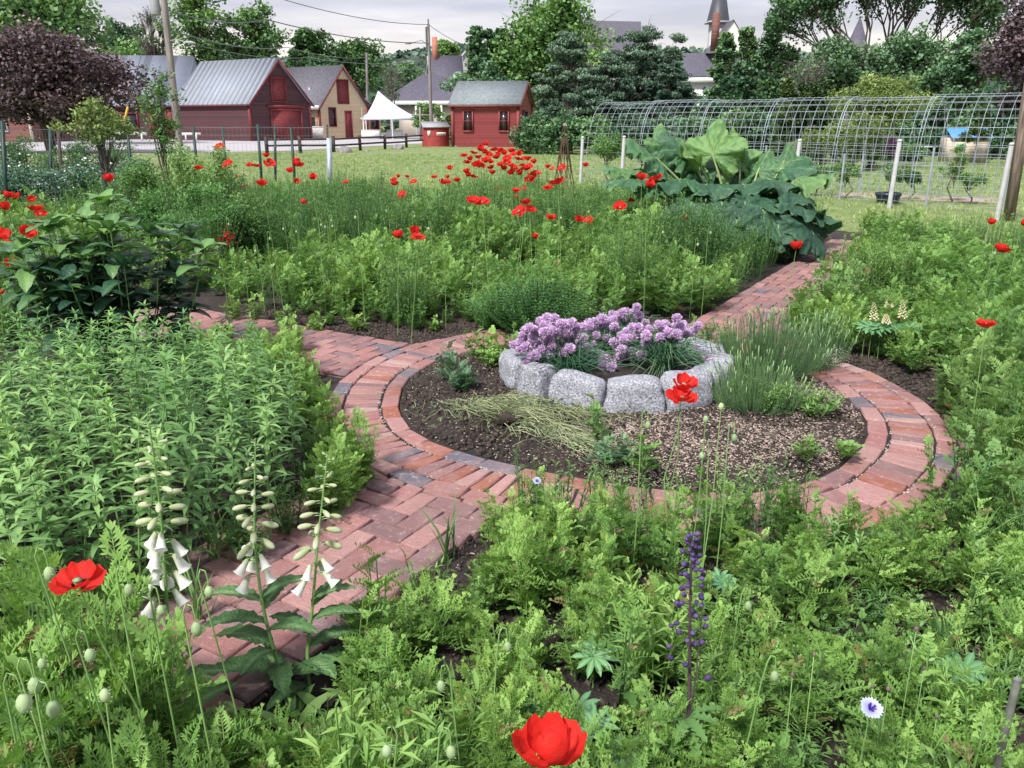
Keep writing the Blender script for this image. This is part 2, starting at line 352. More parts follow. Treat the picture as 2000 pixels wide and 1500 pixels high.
def mat_lawn():
    m, n, l, p, o = newmat('lawn_grass')
    z = noise(n, l, 60, 4, 'Object', .8, (1, .5, 1)); z2 = noise(n, l, .35, 5, 'Object', .6); z3 = noise(n, l, 3, 4, 'Object', .7, (1, .35, 1))
    c = ramp(n, l, z3, [(.35, (.13, .175, .06)), (.5, (.22, .265, .10)), (.66, (.37, .38, .19))])
    c = mixc(n, l, ramp(n, l, z2, [(.4, (0, 0, 0)), (.62, (.7, .7, .7))]), c, (.14, .225, .06))
    c = mixc(n, l, ramp(n, l, z, [(.4, (.5, .5, .5)), (.6, (0, 0, 0))]), c, (.10, .16, .04))
    l.new(c, p.inputs['Base Color']); p.inputs['Roughness'].default_value = .85; bump(n, l, p, z, .6, .03); return m
M['lawn'] = mat_lawn()
M['gravel'] = plain('gravel_road', (.42, .41, .44), .95, var=.14, scale=14)
def mat_petal(name, c1, c2, trans=.25, rough=.55, bmp=0.):
    m, n, l, p, o = newmat(name)
    a = n.new('ShaderNodeAttribute'); a.attribute_name = 'tone'
    zz = noise(n, l, 55, 4, 'Object', .6); c = ramp(n, l, math_(n, l, 'ADD', a.outputs['Fac'], math_(n, l, 'MULTIPLY', math_(n, l, 'SUBTRACT', zz, .5), .5)), [(0, c1), (1, c2)])
    if bmp: bump(n, l, p, zz, bmp, .004)
    l.new(c, p.inputs['Base Color']); p.inputs['Roughness'].default_value = rough; p.inputs['Specular IOR Level'].default_value = .2
    tr = n.new('ShaderNodeBsdfTranslucent'); l.new(c, tr.inputs[0]); ms = n.new('ShaderNodeMixShader'); ms.inputs[0].default_value = trans
    l.new(p.outputs[0], ms.inputs[1]); l.new(tr.outputs[0], ms.inputs[2]); l.new(ms.outputs[0], o.inputs[0]); return m
M['poppy'] = mat_petal('poppy_petal', (.26, .006, .012), (.80, .034, .026), .35, .6, 1.)
M['foxwhite'] = mat_petal('foxglove_petal', (.42, .50, .22), (.82, .83, .80), .3)
M['chive'] = mat_petal('chive_petal', (.36, .20, .42), (.84, .68, .88), .2)
M['delph'] = mat_petal('delphinium_bud', (.030, .018, .075), (.13, .085, .24), .1)
M['lupin'] = mat_petal('lupin_petal', (.55, .50, .22), (.92, .86, .60), .2)
M['cornflower'] = mat_petal('cornflower_petal', (.12, .06, .48), (.58, .64, .95), .3)
M['pinkwhite'] = mat_petal('small_white_flower', (.70, .68, .66), (.85, .84, .84), .2)
M['magenta'] = mat_petal('magenta_petal', (.30, .12, .28), (.55, .32, .52), .2)
M['bud'] = leafmat('bud_skin', (.10, .14, .07), (.16, .22, .11), (.26, .32, .17), trans=0, rough=.7)
M['anther'] = plain('dark_anther', (.03, .015, .03), .8)
M['wiregrey'] = plain('fence_wire', (.22, .25, .27), .5, metal=.3, var=.1); M['cream2'] = plain('cream_trim', (.62, .56, .48), .6, var=.08); M['shedbright'] = plain('red_bin_paint', (.34, .05, .05), .6, var=.15)
M['brickpink'] = plain('pink_brick', (.45, .18, .13), .85, var=.15, scale=3); M['palewall'] = plain('pale_wall', (.45, .44, .46), .8, var=.08); M['spire'] = plain('spire_slate', (.055, .06, .075), .5, var=.12, stretch=(1, 1, 3)); M['guard'] = plain('yellow_guard', (.62, .40, .06), .5, var=.1)
M['bluehedge'] = leafmat('hedge_leaf', (.03, .075, .045), (.07, .14, .085), (.14, .23, .15), trans=.15); M['hill'] = plain('hill_cover', (.05, .08, .055), .95, var=.3, scale=.05); M['tree_far'] = leafmat('far_leaf_hazed', (.035, .06, .05), (.06, .095, .07), (.09, .13, .09), trans=0, patch=.05)  # far wood's leaf colour has the bluish grey of distance haze painted in
# ------------------------------------------------------------------ setting: ground, road, garden soil, paths
RC = np.array([.653, 4.645])                  # centre of the round bed
RT = [(-180, 1.32), (-150, 1.31), (-133, 1.25), (-120, 1.215), (-105, 1.235), (-90, 1.31), (-75, 1.40), (-60, 1.42), (-45, 1.38), (-20, 1.36), (0, 1.335), (30, 1.35), (90, 1.38), (120, 1.39), (150, 1.385), (180, 1.32)]
def rin(a):
    d = math.degrees(a); d = (d+180) % 360-180
    return float(np.interp(d, [q[0] for q in RT], [q[1] for q in RT]))
def pol(a, r): return np.array([RC[0]+r*math.cos(a), RC[1]+r*math.sin(a)])
g = Geo(); g.add([(-900, -60, 0), (900, -60, 0), (900, 1600, 0), (-900, 1600, 0)], [(0, 1, 2, 3)])
tag(g.build('ground', M['lawn']), kind='structure')
# gravel drive
pts = [at(-700, 300), at(430, 297.5), at(560, 295), at(700, 287), at(845, 279.5), at(905, 276), at(905, 259), at(620, 262), at(300, 266), at(-700, 266)]
g = Geo(); g.poly([(p.x, p.y, .012) for p in pts]); tag(g.build('road', M['gravel']), kind='structure')
# soil of the planted quarter beds, with a little relief
def patch(name, poly, z, mat, nx=60, ny=60, amp=.02):
    P = np.array(poly); x0, y0 = P.min(0); x1, y1 = P.max(0)
    X, Y = np.meshgrid(np.linspace(x0, x1, nx), np.linspace(y0, y1, ny))
    def inside(x, y):
        c = np.zeros(x.shape, bool); n = len(P)
        for i in range(n):
            a, b = P[i], P[(i+1) % n]
            c ^= ((a[1] > y) != (b[1] > y)) & (x < (b[0]-a[0])*(y-a[1])/(b[1]-a[1]+1e-9)+a[0])
        return c
    Z = z+amp*(.5*np.sin(X*5.1+Y*2.3)*np.cos(Y*4.7-X)+.5*np.sin(X*13+1)*np.sin(Y*11))
    V = np.stack([X, Y, Z], -1).reshape(-1, 3); i = (np.arange(ny-1)[:, None]*nx+np.arange(nx-1)[None]).ravel()
    Fc = np.stack([i, i+1, i+nx+1, i+nx], 1); C = V[Fc].mean(1)
    g = Geo(); g.add(V, Fc[inside(C[:, 0], C[:, 1])]); return g.build(name, mat, smooth=True)
tag(patch('soil', [(-9, .2), (8, .2), (8, 6), (7.6, 9.5), (6.2, 11.2), (5.2, 12.2), (4.2, 15.2), (-2, 16.5), (-9, 17.5)], .012, M['soil'], 240, 240, .008), kind='structure')
# raised soil of the round bed
g = Geo(); na, nr = 96, 14; V = []
for k in range(nr):
    for j in range(na):
        a = j/na*2*PI; t = k/(nr-1); r = (rin(a)-.004)*(1-t)
        h = .03+.07*min(1, t*4)**.8+.012*math.sin(a*9+t*7)*math.sin(t*14)*(t > 0)*(1-t)
        p = pol(a, r); V.append((p[0], p[1], h))
i = np.arange(nr-1)[:, None]*na; j = np.arange(na)[None]; j2 = (j+1) % na
g.add(V, np.stack([i+j, i+j2, i+na+j2, i+na+j], -1).reshape(-1, 4)); tag(g.build('round_bed_soil', M['soil'], smooth=True), kind='structure')

def clip(poly, n, d):                          # keep the side where n.p >= d
    o = []
    for i in range(len(poly)):
        a, b = poly[i], poly[(i+1) % len(poly)]; fa, fb = np.dot(n, a)-d, np.dot(n, b)-d
        if fa >= 0: o.append(a)
        if (fa >= 0) != (fb >= 0): o.append(a+(b-a)*(fa/(fa-fb)))
    return o
def area(p): return .5*abs(sum(p[i][0]*p[(i+1) % len(p)][1]-p[(i+1) % len(p)][0]*p[i][1] for i in range(len(p))))
BR = random.Random(3)
def paver(g, poly, top, tone, gap=.0035, worn=0.):
    n = len(poly); P = np.array(poly); c = P.mean(0); sc = np.linalg.norm(P-c, axis=1).mean()
    if np.cross(P[1]-P[0], P[2]-P[1]) < 0: P = P[::-1]
    def inset(P, k):
        o = []
        for i in range(n):
            a, b, c2 = P[i-1], P[i], P[(i+1) % n]; u = (b-a)/(np.linalg.norm(b-a)+1e-9); v = (c2-b)/(np.linalg.norm(c2-b)+1e-9)
            nu = np.array([-u[1], u[0]]); nv = np.array([-v[1], v[0]]); m = nu+nv; q = np.dot(m, nu)
            o.append(b+m*k/max(q, .5))
        return np.array(o)
    P = P+np.array([[BR.uniform(-1, 1), BR.uniform(-1, 1)] for _ in range(n)])*(.0012+.0025*worn)
    A = inset(P, gap+BR.uniform(0, .002)); B = inset(A, .003+worn*.003)
    tl = np.array([BR.uniform(-.02, .02), BR.uniform(-.02, .02)])*(1+worn)
    zt = lambda Q, z: np.c_[Q, z+(Q-c)@tl]
    V = np.vstack([np.c_[A, np.full(n, .0)], zt(A, top-.005), zt(B, top)])
    Fs = [(i, (i+1) % n, n+(i+1) % n, n+i) for i in range(n)]+[(n+i, n+(i+1) % n, 2*n+(i+1) % n, 2*n+i) for i in range(n)]
    g.add(V, Fs, tone); g.poly(zt(B, top), tone)
def tone_flat():
    r = BR.random()
    return BR.uniform(0, .09) if r < .05 else BR.uniform(.12, .34) if r < .36 else BR.uniform(.34, .80)
def tone_old():
    r = BR.random()
    return BR.uniform(0, .09) if r < .09 else BR.uniform(.2, .5) if r < .25 else BR.uniform(.5, .8) if r < .62 else BR.uniform(.8, 1.)
g = Geo()
# ring: inner stretchers, radial bricks, outer stretchers
def course(r0, r1, step, a0=-PI, a1=PI, tonef=tone_old, worn=1., gap=.004):
    a = a0
    while a < a1-.01:
        r = rin(a)+(r0+r1)/2; da = (step(a) if callable(step) else step)*BR.uniform(.95, 1.06)/r
        b = min(a+da, a1)
        if b-a > .25*da:
            poly = [pol(a, rin(a)+r0), pol(b, rin(b)+r0), pol(b, rin(b)+r1), pol(a, rin(a)+r1)]
            paver(g, poly, .044+BR.uniform(-.003, .003), tonef(), gap, worn)
        a = b
course(0, .105, .205)
course(.109, .319, lambda a: .103 if -2.1 < a < -.75 else .074)
course(.323, .425, .205)
# straight herringbone paths
GA = math.radians(59.0); U = np.array([math.cos(GA), math.sin(GA)]); Wv = np.array([math.sin(GA), -math.cos(GA)])   # along, to the right of it
A_ = .1045
def herring(origin, s0, s1, width, dirv, sidev, seed=0):
    """origin: a point of the path's edge; the path runs s0..s1 along dirv and lies 0..width along sidev"""
    for c in range(int(math.floor(-1)), int(width/A_)+2):
        for r in range(int(s0/A_)-2, int(s1/A_)+2):
            k = (c-r) % 4
            if k == 0: q = [(c, r), (c+2, r), (c+2, r+1), (c, r+1)]
            elif k == 3: q = [(c, r), (c+1, r), (c+1, r+2), (c, r+2)]
            else: continue
            poly = [origin+sidev*(x*A_)+dirv*(y*A_) for x, y in q]
            poly = clip(poly, dirv, np.dot(dirv, origin)+s0)
            if len(poly) > 2: poly = clip(poly, -dirv, -(np.dot(dirv, origin)+s1))
            if len(poly) > 2: poly = clip(poly, sidev, np.dot(sidev, origin))
            if len(poly) > 2: poly = clip(poly, -sidev, -(np.dot(sidev, origin)+width))
            if len(poly) < 3: continue
            m = np.mean(poly, 0)-RC; ra = math.atan2(m[1], m[0]); nr = m/np.linalg.norm(m); R = rin(ra)+.428
            poly = clip(poly, nr, np.dot(nr, RC)+R)
            if len(poly) < 3 or area(poly) < .0011: continue
            poly = [p for i, p in enumerate(poly) if np.linalg.norm(p-poly[i-1]) > .006]
            if len(poly) < 3: continue
            paver(g, poly, .044+BR.uniform(-.0025, .0025), tone_flat(), .0036, .25)
herring(np.array([-.80, 1.84]), -1.7, 1.9, .86, U, -Wv)                  # front left
herring(np.array([-.753, 5.844]), -5.5, 1.1, .84, Wv, -U)                # back left
herring(np.array([1.671, 6.876]), -.9, 5.4, .94, U, Wv)                  # back right
herring(np.array([2.0, 4.55]), -.6, 3.2, .9, Wv, -U)                     # right
tag(g.build('brick_path', M['paver']), kind='structure')
g = Geo()     # sand and soil seen in the joints lie a little below the brick tops
def strip(o, s0, s1, wd, d, sd, z):
    P = [o+d*s0, o+d*s1, o+d*s1+sd*wd, o+d*s0+sd*wd]; g.poly([(p[0], p[1], z) for p in P])
n = 96
V = [(*pol(j/n*2*PI, rin(j/n*2*PI)+q), .031) for q in (.001, .424) for j in range(n)]
g.add(V, [(j, (j+1) % n, n+(j+1) % n, n+j) for j in range(n)])
strip(np.array([-.80, 1.84]), -1.7, 1.9, .94, U, -Wv, .030)
strip(np.array([-.753, 5.844]), -5.5, 1.1, .84, Wv, -U, .029)
strip(np.array([1.671, 6.876]), -.9, 5.4, .94, U, Wv, .028)
strip(np.array([2.0, 4.55]), -.6, 3.2, .9, Wv, -U, .027)
tag(g.build('path_bedding', M['soil']), kind='structure')

def on_path(x, y, m=0.):
    """is the point on brick (with margin m)?"""
    d = np.array([x, y])-RC; r = np.hypot(*d); ri = rin(math.atan2(d[1], d[0]))
    if ri-m < r < ri+.425+m: return True
    for o, s0, s1, wd, dv, sv in ((np.array([-.80, 1.84]), -1.7, 1.9, .94, U, -Wv), (np.array([-.753, 5.844]), -5.5, 1.1, .84, Wv, -U),
                                  (np.array([1.671, 6.876]), -.9, 5.4, .94, U, Wv), (np.array([2.0, 4.55]), -.6, 3.2, .9, Wv, -U)):
        q = np.array([x, y])-o; s, t = q@dv, q@sv
        if s0-m < s < s1+m and -m < t < wd+m and r > ri: return True
    return False
def in_bed(x, y, m=0.):
    d = np.array([x, y])-RC; return np.hypot(*d) < rin(math.atan2(d[1], d[0]))-m
def inpoly(x, y, P):
    c = False; n = len(P)
    for i in range(n):
        a, b = P[i], P[(i+1) % n]
        if (a[1] > y) != (b[1] > y) and x < (b[0]-a[0])*(y-a[1])/(b[1]-a[1])+a[0]: c = not c
    return c
def scatter(poly, dens, r, mind=0., avoid=lambda x, y: on_path(x, y) or in_bed(x, y, -.4)):
    P = np.array(poly); x0, y0 = P.min(0); x1, y1 = P.max(0); out = []; cell = {}
    n = int((x1-x0)*(y1-y0)*dens*(2.2 if mind else 1))
    for _ in range(n):
        x, y = r.uniform(x0, x1), r.uniform(y0, y1)
        if not inpoly(x, y, poly) or avoid(x, y): continue
        if mind:
            k = (int(x//mind), int(y//mind))
            if any((x-u)**2+(y-v)**2 < mind*mind for i in (-1, 0, 1) for j in (-1, 0, 1) for u, v in cell.get((k[0]+i, k[1]+j), [])): continue
            cell.setdefault(k, []).append((x, y))
        out.append((x, y))
    return out
# ------------------------------------------------------------------ leaf templates (leaf lies along +Y, face up)
def blade(Ln, W, n=5, fold=.25, curl=.8, widest=.4, tip=1.0):
    t = np.linspace(0, 1, n+1); ph = curl*(t-.15); dy = np.cos(ph)*Ln/n; dz = -np.sin(ph)*Ln/n
    y = np.concatenate([[0], np.cumsum(dy[:-1])]); z = np.concatenate([[0], np.cumsum(dz[:-1])])
    hw = W/2*np.where(t < widest, np.sin(t/widest*PI/2)**.8, np.cos((t-widest)/(1-widest)*PI/2)**tip); hw[-1] = .001*W; hw[0] = max(hw[0], .06*W)
    V = np.concatenate([np.stack([-hw, y, z+hw*fold], 1), np.stack([0*hw, y, z], 1), np.stack([hw, y, z+hw*fold], 1)])
    m = n+1; i = np.arange(n)
    return V, np.concatenate([np.stack([i, m+i, m+i+1, i+1], 1), np.stack([m+i, 2*m+i, 2*m+i+1, m+i+1], 1)])
def lobe(Ln, W, a=0., x=0., y=0., z=0., lift=0.):
    """a rounded leaf lobe as two faces folded on its midline, pointing a radians off +Y"""
    V = np.array([(0, 0, 0), (.42*W, .4*Ln, .1*W), (.46*W, .75*Ln, .12*W), (0, Ln, 0), (-.46*W, .75*Ln, .12*W), (-.42*W, .4*Ln, .1*W)])
    V[:, 2] += V[:, 1]*lift
    V = V@rz(-a).T; return V+np.array([x, y, z]), np.array([(0, 1, 2, 3), (0, 3, 4, 5)])
def frond(Ln=.12, pairs=5, w=.05, lw=.014, curl=.9, sub=True, start=.25, r=random):
    """deeply cut leaf: thin axis with pairs of three-lobed segments"""
    g = Geo(); n = pairs+1
    for k in range(n):
        t = start+(1-start)*k/n; ph = curl*t*.6; y = Ln*t*math.cos(ph*.7); z = -Ln*t*math.sin(ph*.7)
        wl = w*(.55+.45*math.sin(PI*min(1, (t-start)/(1-start)+.25)))*r.uniform(.8, 1.15)
        for s in (-1, 1):
            a = s*r.uniform(.75, 1.05)
            V, Fc = lobe(wl, lw, a, 0, y, z, r.uniform(.1, .5)); g.add(V, Fc, .0)
            if sub:
                for q in (-.6, .6):
                    bx, by = math.sin(a)*wl*.42, math.cos(a)*wl*.42
                    V, Fc = lobe(wl*.55, lw*.8, a+q, bx, y+by, z+wl*.1, r.uniform(0, .4)); g.add(V, Fc, .04)
    for a in (-.45, 0, .45):
        V, Fc = lobe(w*.7, lw*1.05, a, 0, Ln*math.cos(curl*.42), -Ln*math.sin(curl*.42), .1); g.add(V, Fc, .1)
    hw = .0011; t = np.linspace(0, 1, 4); ph = curl*t*.42
    y = Ln*t*np.cos(ph); z = -Ln*t*np.sin(ph)-.0006
    V = np.concatenate([np.stack([0*t-hw, y, z], 1), np.stack([0*t+hw, y, z], 1)]); i = np.arange(3)
    g.add(V, np.stack([i, 4+i, 5+i, i+1], 1), -.05)
    return g
def lobed_leaf(Ln=.1, W=.06, n=6, depth=.35, curl=.7):
    """broader leaf with a notched outline (one sheet)"""
    m = n*2+1; t = np.linspace(0, 1, m); ph = curl*t; y = Ln*np.cumsum(np.cos(ph))/m; z = -Ln*np.cumsum(np.sin(ph))/m
    hw = W/2*np.sin(PI*np.clip(t*.92+.05, 0, 1))**.7*(1-depth*(np.arange(m) % 2 == 0)); hw[-1] = .001
    V = np.concatenate([np.stack([-hw, y, z+hw*.3], 1), np.stack([0*hw, y, z], 1), np.stack([hw, y, z+hw*.3], 1)]); i = np.arange(m-1)
    g = Geo(); g.add(V, np.concatenate([np.stack([i, m+i, m+i+1, i+1], 1), np.stack([m+i, 2*m+i, 2*m+i+1, m+i+1], 1)]), 0.); return g
def stalk_pts(H, lean, az, n=5, bend=.5):
    return [np.array([math.cos(az)*lean*(k/n)**(1+bend), math.sin(az)*lean*(k/n)**(1+bend), H*(k/n)]) for k in range(n+1)]
# ------------------------------------------------------------------ small plants
def feathery(H=.22, spread=.11, shoots=6, leaves=5, fl=.075, fw=.03, lw=.011, sub=True, pairs=3, r=None, broad=.3):
    """bushy clump of upright shoots carrying cut leaves"""
    r = r or random.Random(1); g = Geo()
    frs = [frond(fl, pairs, fw, lw, r.uniform(.5, 1.2), sub, .22, r) for _ in range(3)]+[lobed_leaf(fl, fl*.42, 4, .45, .7)]
    for s in range(shoots):
        az = r.uniform(0, 2*PI); rad = spread*r.random()**.7; h = H*r.uniform(.6, 1.05)*(1-.35*rad/spread)
        b = np.array([math.cos(az)*rad*.35, math.sin(az)*rad*.35, 0]); top = np.array([math.cos(az)*rad, math.sin(az)*rad, h])
        g.tube([b, (b+top)/2+[0, 0, h*.06], top], [.0024, .002, .0013], 4, .15)
        for k in range(leaves):
            t = .18+.82*(k+r.random()*.6)/leaves; p = b+(top-b)*min(t, 1); a = r.uniform(0, 2*PI) if t < .8 else az+r.uniform(-1.5, 1.5)
            e = r.uniform(.25, .9) if t < .75 else r.uniform(.7, 1.35)
            f = frs[3] if r.random() < broad else frs[r.randrange(3)]
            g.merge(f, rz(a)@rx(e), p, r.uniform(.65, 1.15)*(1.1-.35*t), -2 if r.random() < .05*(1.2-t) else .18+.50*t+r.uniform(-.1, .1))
    return g
def wiry(H=.5, spread=.2, shoots=16, r=None, n=26, Lb=.042, Wb=.010):
    """tall fine grey-green mass: thin shoots with linear leaflets"""
    r = r or random.Random(2); g = Geo(); bl = blade(Lb, Wb, 2, .2, .6); 
    for s in range(shoots):
        az = r.uniform(0, 2*PI); rad = spread*r.random()**.6; h = H*r.uniform(.65, 1.08)
        b = np.array([math.cos(az)*rad*.4, math.sin(az)*rad*.4, 0]); top = np.array([math.cos(az)*rad, math.sin(az)*rad, h])
        g.tube([b, (b+top)/2+[0, 0, h*.05], top], [.0022, .0018, .001], 3, .35, cap=False)
        t = np.array([.15+.85*(k+r.random())/n for k in range(n)]); P = b+(top-b)*t[:, None]
        az2 = np.array([r.uniform(0, 2*PI) for _ in range(n)]); el = np.array([r.uniform(-.1, 1.1) for _ in range(n)])
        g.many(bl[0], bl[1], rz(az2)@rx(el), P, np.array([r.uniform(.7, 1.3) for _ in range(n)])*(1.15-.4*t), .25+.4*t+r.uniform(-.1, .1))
    return g
def lance_stem(H=.6, r=None, Lf=.115, Wf=.026, whorl=3, nodes=9, lean=.05, top_dense=True):
    r = r or random.Random(4); g = Geo(); az = r.uniform(0, 2*PI); pts = stalk_pts(H, lean, az)
    g.tube(pts, np.linspace(.0035, .0016, len(pts)), 5, .45, mi=1, cap=False)
    bls = [blade(Lf, Wf, 4, .3, c, .35, 1.1) for c in (.5, .9, 1.3)]
    a0 = r.uniform(0, PI)
    for k in range(nodes):
        t = .22+.78*(k/(nodes-1))**.9; p = np.array([np.interp(t, np.linspace(0, 1, len(pts)), [q[i] for q in pts]) for i in range(3)])
        size = (.75+.35*math.sin(PI*min(1, t*1.05)))*(1 if t < .93 else .7); nl = whorl+(2 if t > .9 else 0)
        for q in range(nl):
            b = bls[r.randrange(3)]; a = a0+k*1.2+q*2*PI/nl+r.uniform(-.25, .25); e = r.uniform(-.15, .45)+(.55 if t > .93 else .2*t)
            V = b[0]@(rz(a)@rx(e)).T*size*r.uniform(.8, 1.1)+p
            g.add(V, b[1], .18+.45*t+r.uniform(-.12, .12))
    return g
def blade_tuft(H=.3, n=18, W=.008, spread=.05, r=None, out=.5):
    r = r or random.Random(5); g = Geo()
    for k in range(n):
        a = r.uniform(0, 2*PI); b = blade(H*r.uniform(.6, 1.1), W*r.uniform(.7, 1.3), 4, .2, r.uniform(.2, 1.2), .3)
        p = [r.gauss(0, spread*.4), r.gauss(0, spread*.4), 0]
        g.add(b[0]@(rz(a)@rx(PI/2-r.uniform(.05, out))).T+p, b[1], r.uniform(.2, .8))
    return g
def place(pts, names, sc=(.8, 1.25), tilt=.1, r=random, h=None):
    for x, y in pts: yield x, y, r.choice(names), r.uniform(0, 2*PI), r.uniform(*sc)*(h(x, y) if h else 1), r.uniform(-tilt, tilt), r.uniform(-tilt, tilt)
def stuff(name, label, cat, mats, gen, protos, z=.012):
    """one merged mesh of a planting nobody could count"""
    g = Geo(); items = list(gen); by = {}
    for it in items: by.setdefault(it[2], []).append(it)
    for k, L_ in by.items():
        pg = protos[k]; A = np.array([[q[0], q[1], z, q[3], q[4], q[5], q[6]] for q in L_])
        R = rx(A[:, 5])@ry(A[:, 6])@rz(A[:, 3]); V = pg.allV(); T = np.concatenate(pg.T)
        dt = RNG.uniform(-.13, .13, len(A)); W = np.einsum('kij,nj->kni', R, V)*A[:, 4][:, None, None]+A[:, None, :3]
        off = g.n; g.V.append(W.reshape(-1, 3)); g.T.append((np.tile(T, len(A))+np.repeat(dt, len(V)))); g.n += W.size//3
        for f, m in zip(pg.F, pg.M):
            g.F.append((f[None]+(np.arange(len(A))*len(V))[:, None, None]+off).reshape(-1, f.shape[1])); g.M.append(np.tile(m, len(A)))
    o = g.build(name, mats); tag(o, label, cat, kind='stuff'); return o

rr = random.Random(11)
FE = [feathery(.20, .10, 11, 10, .058, .022, .0055, True, 4, rr, .05) for _ in range(3)]+[feathery(.25, .085, 9, 11, .068, .022, .0045, True, 5, rr, 0.) for _ in range(4)]+[feathery(.16, .10, 8, 7, .05, .028, .012, False, 2, rr, .5)]+[wiry(.24, .09, 16, rr, 16, .045, .009)]          # low clumps, near
FT = [feathery(.40, .12, 10, 13, .078, .032, .0062, True, 5, rr, .03) for _ in range(5)]          # taller, near
LO = [feathery(.46, .15, 13, 11, .08, .030, .010, False, 4, rr, .05) for _ in range(7)]         # far, coarse
WI = [wiry(.5, .18, 14, rr) for _ in range(4)]
LS = [lance_stem(.62, rr, .105, .024, 3, 11) for _ in range(8)]
GB = [blade_tuft(.30, 14, .009, .05, rr, .5) for _ in range(3)]
# ------------------------------------------------------------------ planted quarter beds behind the ring
def hmap(x, y): return .85+.35*math.sin(x*1.7+y*.9)*math.sin(y*1.3-x*.6)
noP = lambda x, y: on_path(x, y, -.04) or in_bed(x, y, -.5)
B_mid = [(-2.3, 7.15), (-1.7, 6.8), (-.7, 6.15), (.2, 6.4), (1.3, 6.6), (1.75, 7.0), (2.7, 8.75), (3.9, 10.7), (4.5, 12.4), (3.9, 14.6), (1.5, 15.6), (-2.5, 15.8), (-8, 16), (-8, 12), (-6, 9.5), (-3.2, 7.9)]
r5 = random.Random(5)
near = lambda x, y: y < 9.5
pts = scatter(B_mid, 20, r5, .13, noP)
lime = [p for p in pts if (math.sin(p[0]*1.3+1)+math.sin(p[1]*1.1+p[0]*.7) > -.9)]
rest = [p for p in pts if p not in set(lime)]
stuff('poppy_foliage', 'lime green cut-leaved foliage filling the bed behind the brick ring', 'foliage', [M['lime']],
      place([p for p in lime if p[1] < 11], range(7), (.6, 1.5), .16, r5, lambda x, y: (.62+.05*(min(y, 11)-6))*hmap(x, y)*1.35), LO)
stuff('wildflower_foliage', 'fine grey green stems mixed through the bed behind the brick ring', 'foliage', [M['mid']],
      place(rest+[p for p in lime if p[1] >= 11], range(4), (.8, 1.3), .1, r5, lambda x, y: 1.1*hmap(x, y)+.12), WI)
stuff('meadow_foliage', 'pale green leafy growth under the far poppies beside the lawn', 'foliage', [M['fresh']],
      place(scatter([(-6, 9.5), (4, 11), (4.2, 14.8), (1, 15.6), (-8, 16)], 5, r5, .2, noP), range(5), (.8, 1.3), .12, r5, lambda x, y: 1.25*hmap(x, y)), LO)
B_right = [(2.05, 6.0), (2.2, 6.4), (3.0, 8.2), (4.3, 10.6), (5.2, 11.7), (6.5, 10.8), (8, 9.5), (8, 2.2), (4.6, 3.05), (3.2, 3.92), (2.8, 4.45), (2.62, 5.0), (2.35, 5.55)]
pts = scatter(B_right, 22, r5, .13, lambda x, y: on_path(x, y, -.22) or in_bed(x, y, -.52))
k = lambda p: math.sin(p[0]*1.1)+math.sin(p[1]*1.4+p[0]) > .2
stuff('cut_leaf_foliage', 'lime green cut-leaved foliage right of the back brick path', 'foliage', [M['lime']],
      place([p for p in pts if not k(p)], range(5), (.7, 1.15), .12, r5, lambda x, y: 1.1*hmap(x, y)), LO)
stuff('tall_foliage', 'soft mid green stems standing right of the brick ring', 'foliage', [M['fresh']],
      place([p for p in pts if k(p)], range(4), (.7, 1.15), .12, r5, lambda x, y: 1.2*hmap(x, y)), WI)
B_left = [(-9, 17), (-9, 6), (-5.2, 5.3), (-3.6, 5.7), (-3.1, 7.6), (-5.5, 9.4), (-6.5, 12)]
stuff('weed_foliage', 'green weedy growth left of the dark leaved clump', 'foliage', [M['mid']],
      place(scatter(B_left, 9, r5, .2, noP), range(5), (.9, 1.4), .12, r5, lambda x, y: 1.1*hmap(x, y)), LO)
# lawn grass blades where the turf is near enough to show them
LG = [blade_tuft(.07, 9, .008, .09, rr, .9) for _ in range(3)]
Lp = scatter([(4.4, 15), (5.2, 12.2), (6.2, 11.2), (8.2, 9.4), (13, 10), (16, 22), (3, 24), (-6, 24), (-6, 17), (2, 15.8)], 13, r5, 0, lambda x, y: False)
stuff('grass', 'mown green lawn behind the flower beds', 'grass', [M['lawnblade']], place(Lp, range(3), (.7, 1.5), .2, r5, lambda x, y: 1+.02*(y-12)), LG, 0.)
stuff('far_grass', 'farther mown turf towards the gravel drive', 'grass', [M['lawnblade']], place(scatter([(-14, 17), (16, 20), (26, 42), (-14, 44)], 7, r5, 0, lambda x, y: False), range(3), (1.0, 2.2), .2, r5), LG, 0.)
# ------------------------------------------------------------------ individual clumps in front of and around the ring
def protos(name, geos, mats):
    out = []
    for i, gg in enumerate(geos):
        o = gg.build(name, mats); out.append(o)
    return out
def individuals(name, cat, label, group, geos, mats, pts, sc=(.8, 1.25), tilt=.15, r=random, h=None, z=.012):
    o0 = None; me = [None]*len(geos)
    for x, y in pts:
        i = r.randrange(len(geos))
        if me[i] is None:
            o = geos[i].build(name, mats); me[i] = o
        else:
            o = me[i].copy(); COL.objects.link(o)
        s = r.uniform(*sc)*(h(x, y) if h else 1)
        o.location = (x, y, z); o.rotation_euler = (r.uniform(-tilt, tilt), r.uniform(-tilt, tilt), r.uniform(0, 2*PI)); o.scale = (s*r.uniform(.85, 1.15), s*r.uniform(.85, 1.15), s*r.uniform(.85, 1.2))
        tag(o, label(x, y) if callable(label) else label, cat, group)
F_front = [(-.62, 1.55), (-.45, 2.05), (-.22, 2.5), (.12, 2.85), (.62, 2.70), (1.15, 2.72), (1.7, 3.0), (2.4, 3.2), (2.9, 2.4), (2.0, .9), (.4, .75), (-.45, .9)]
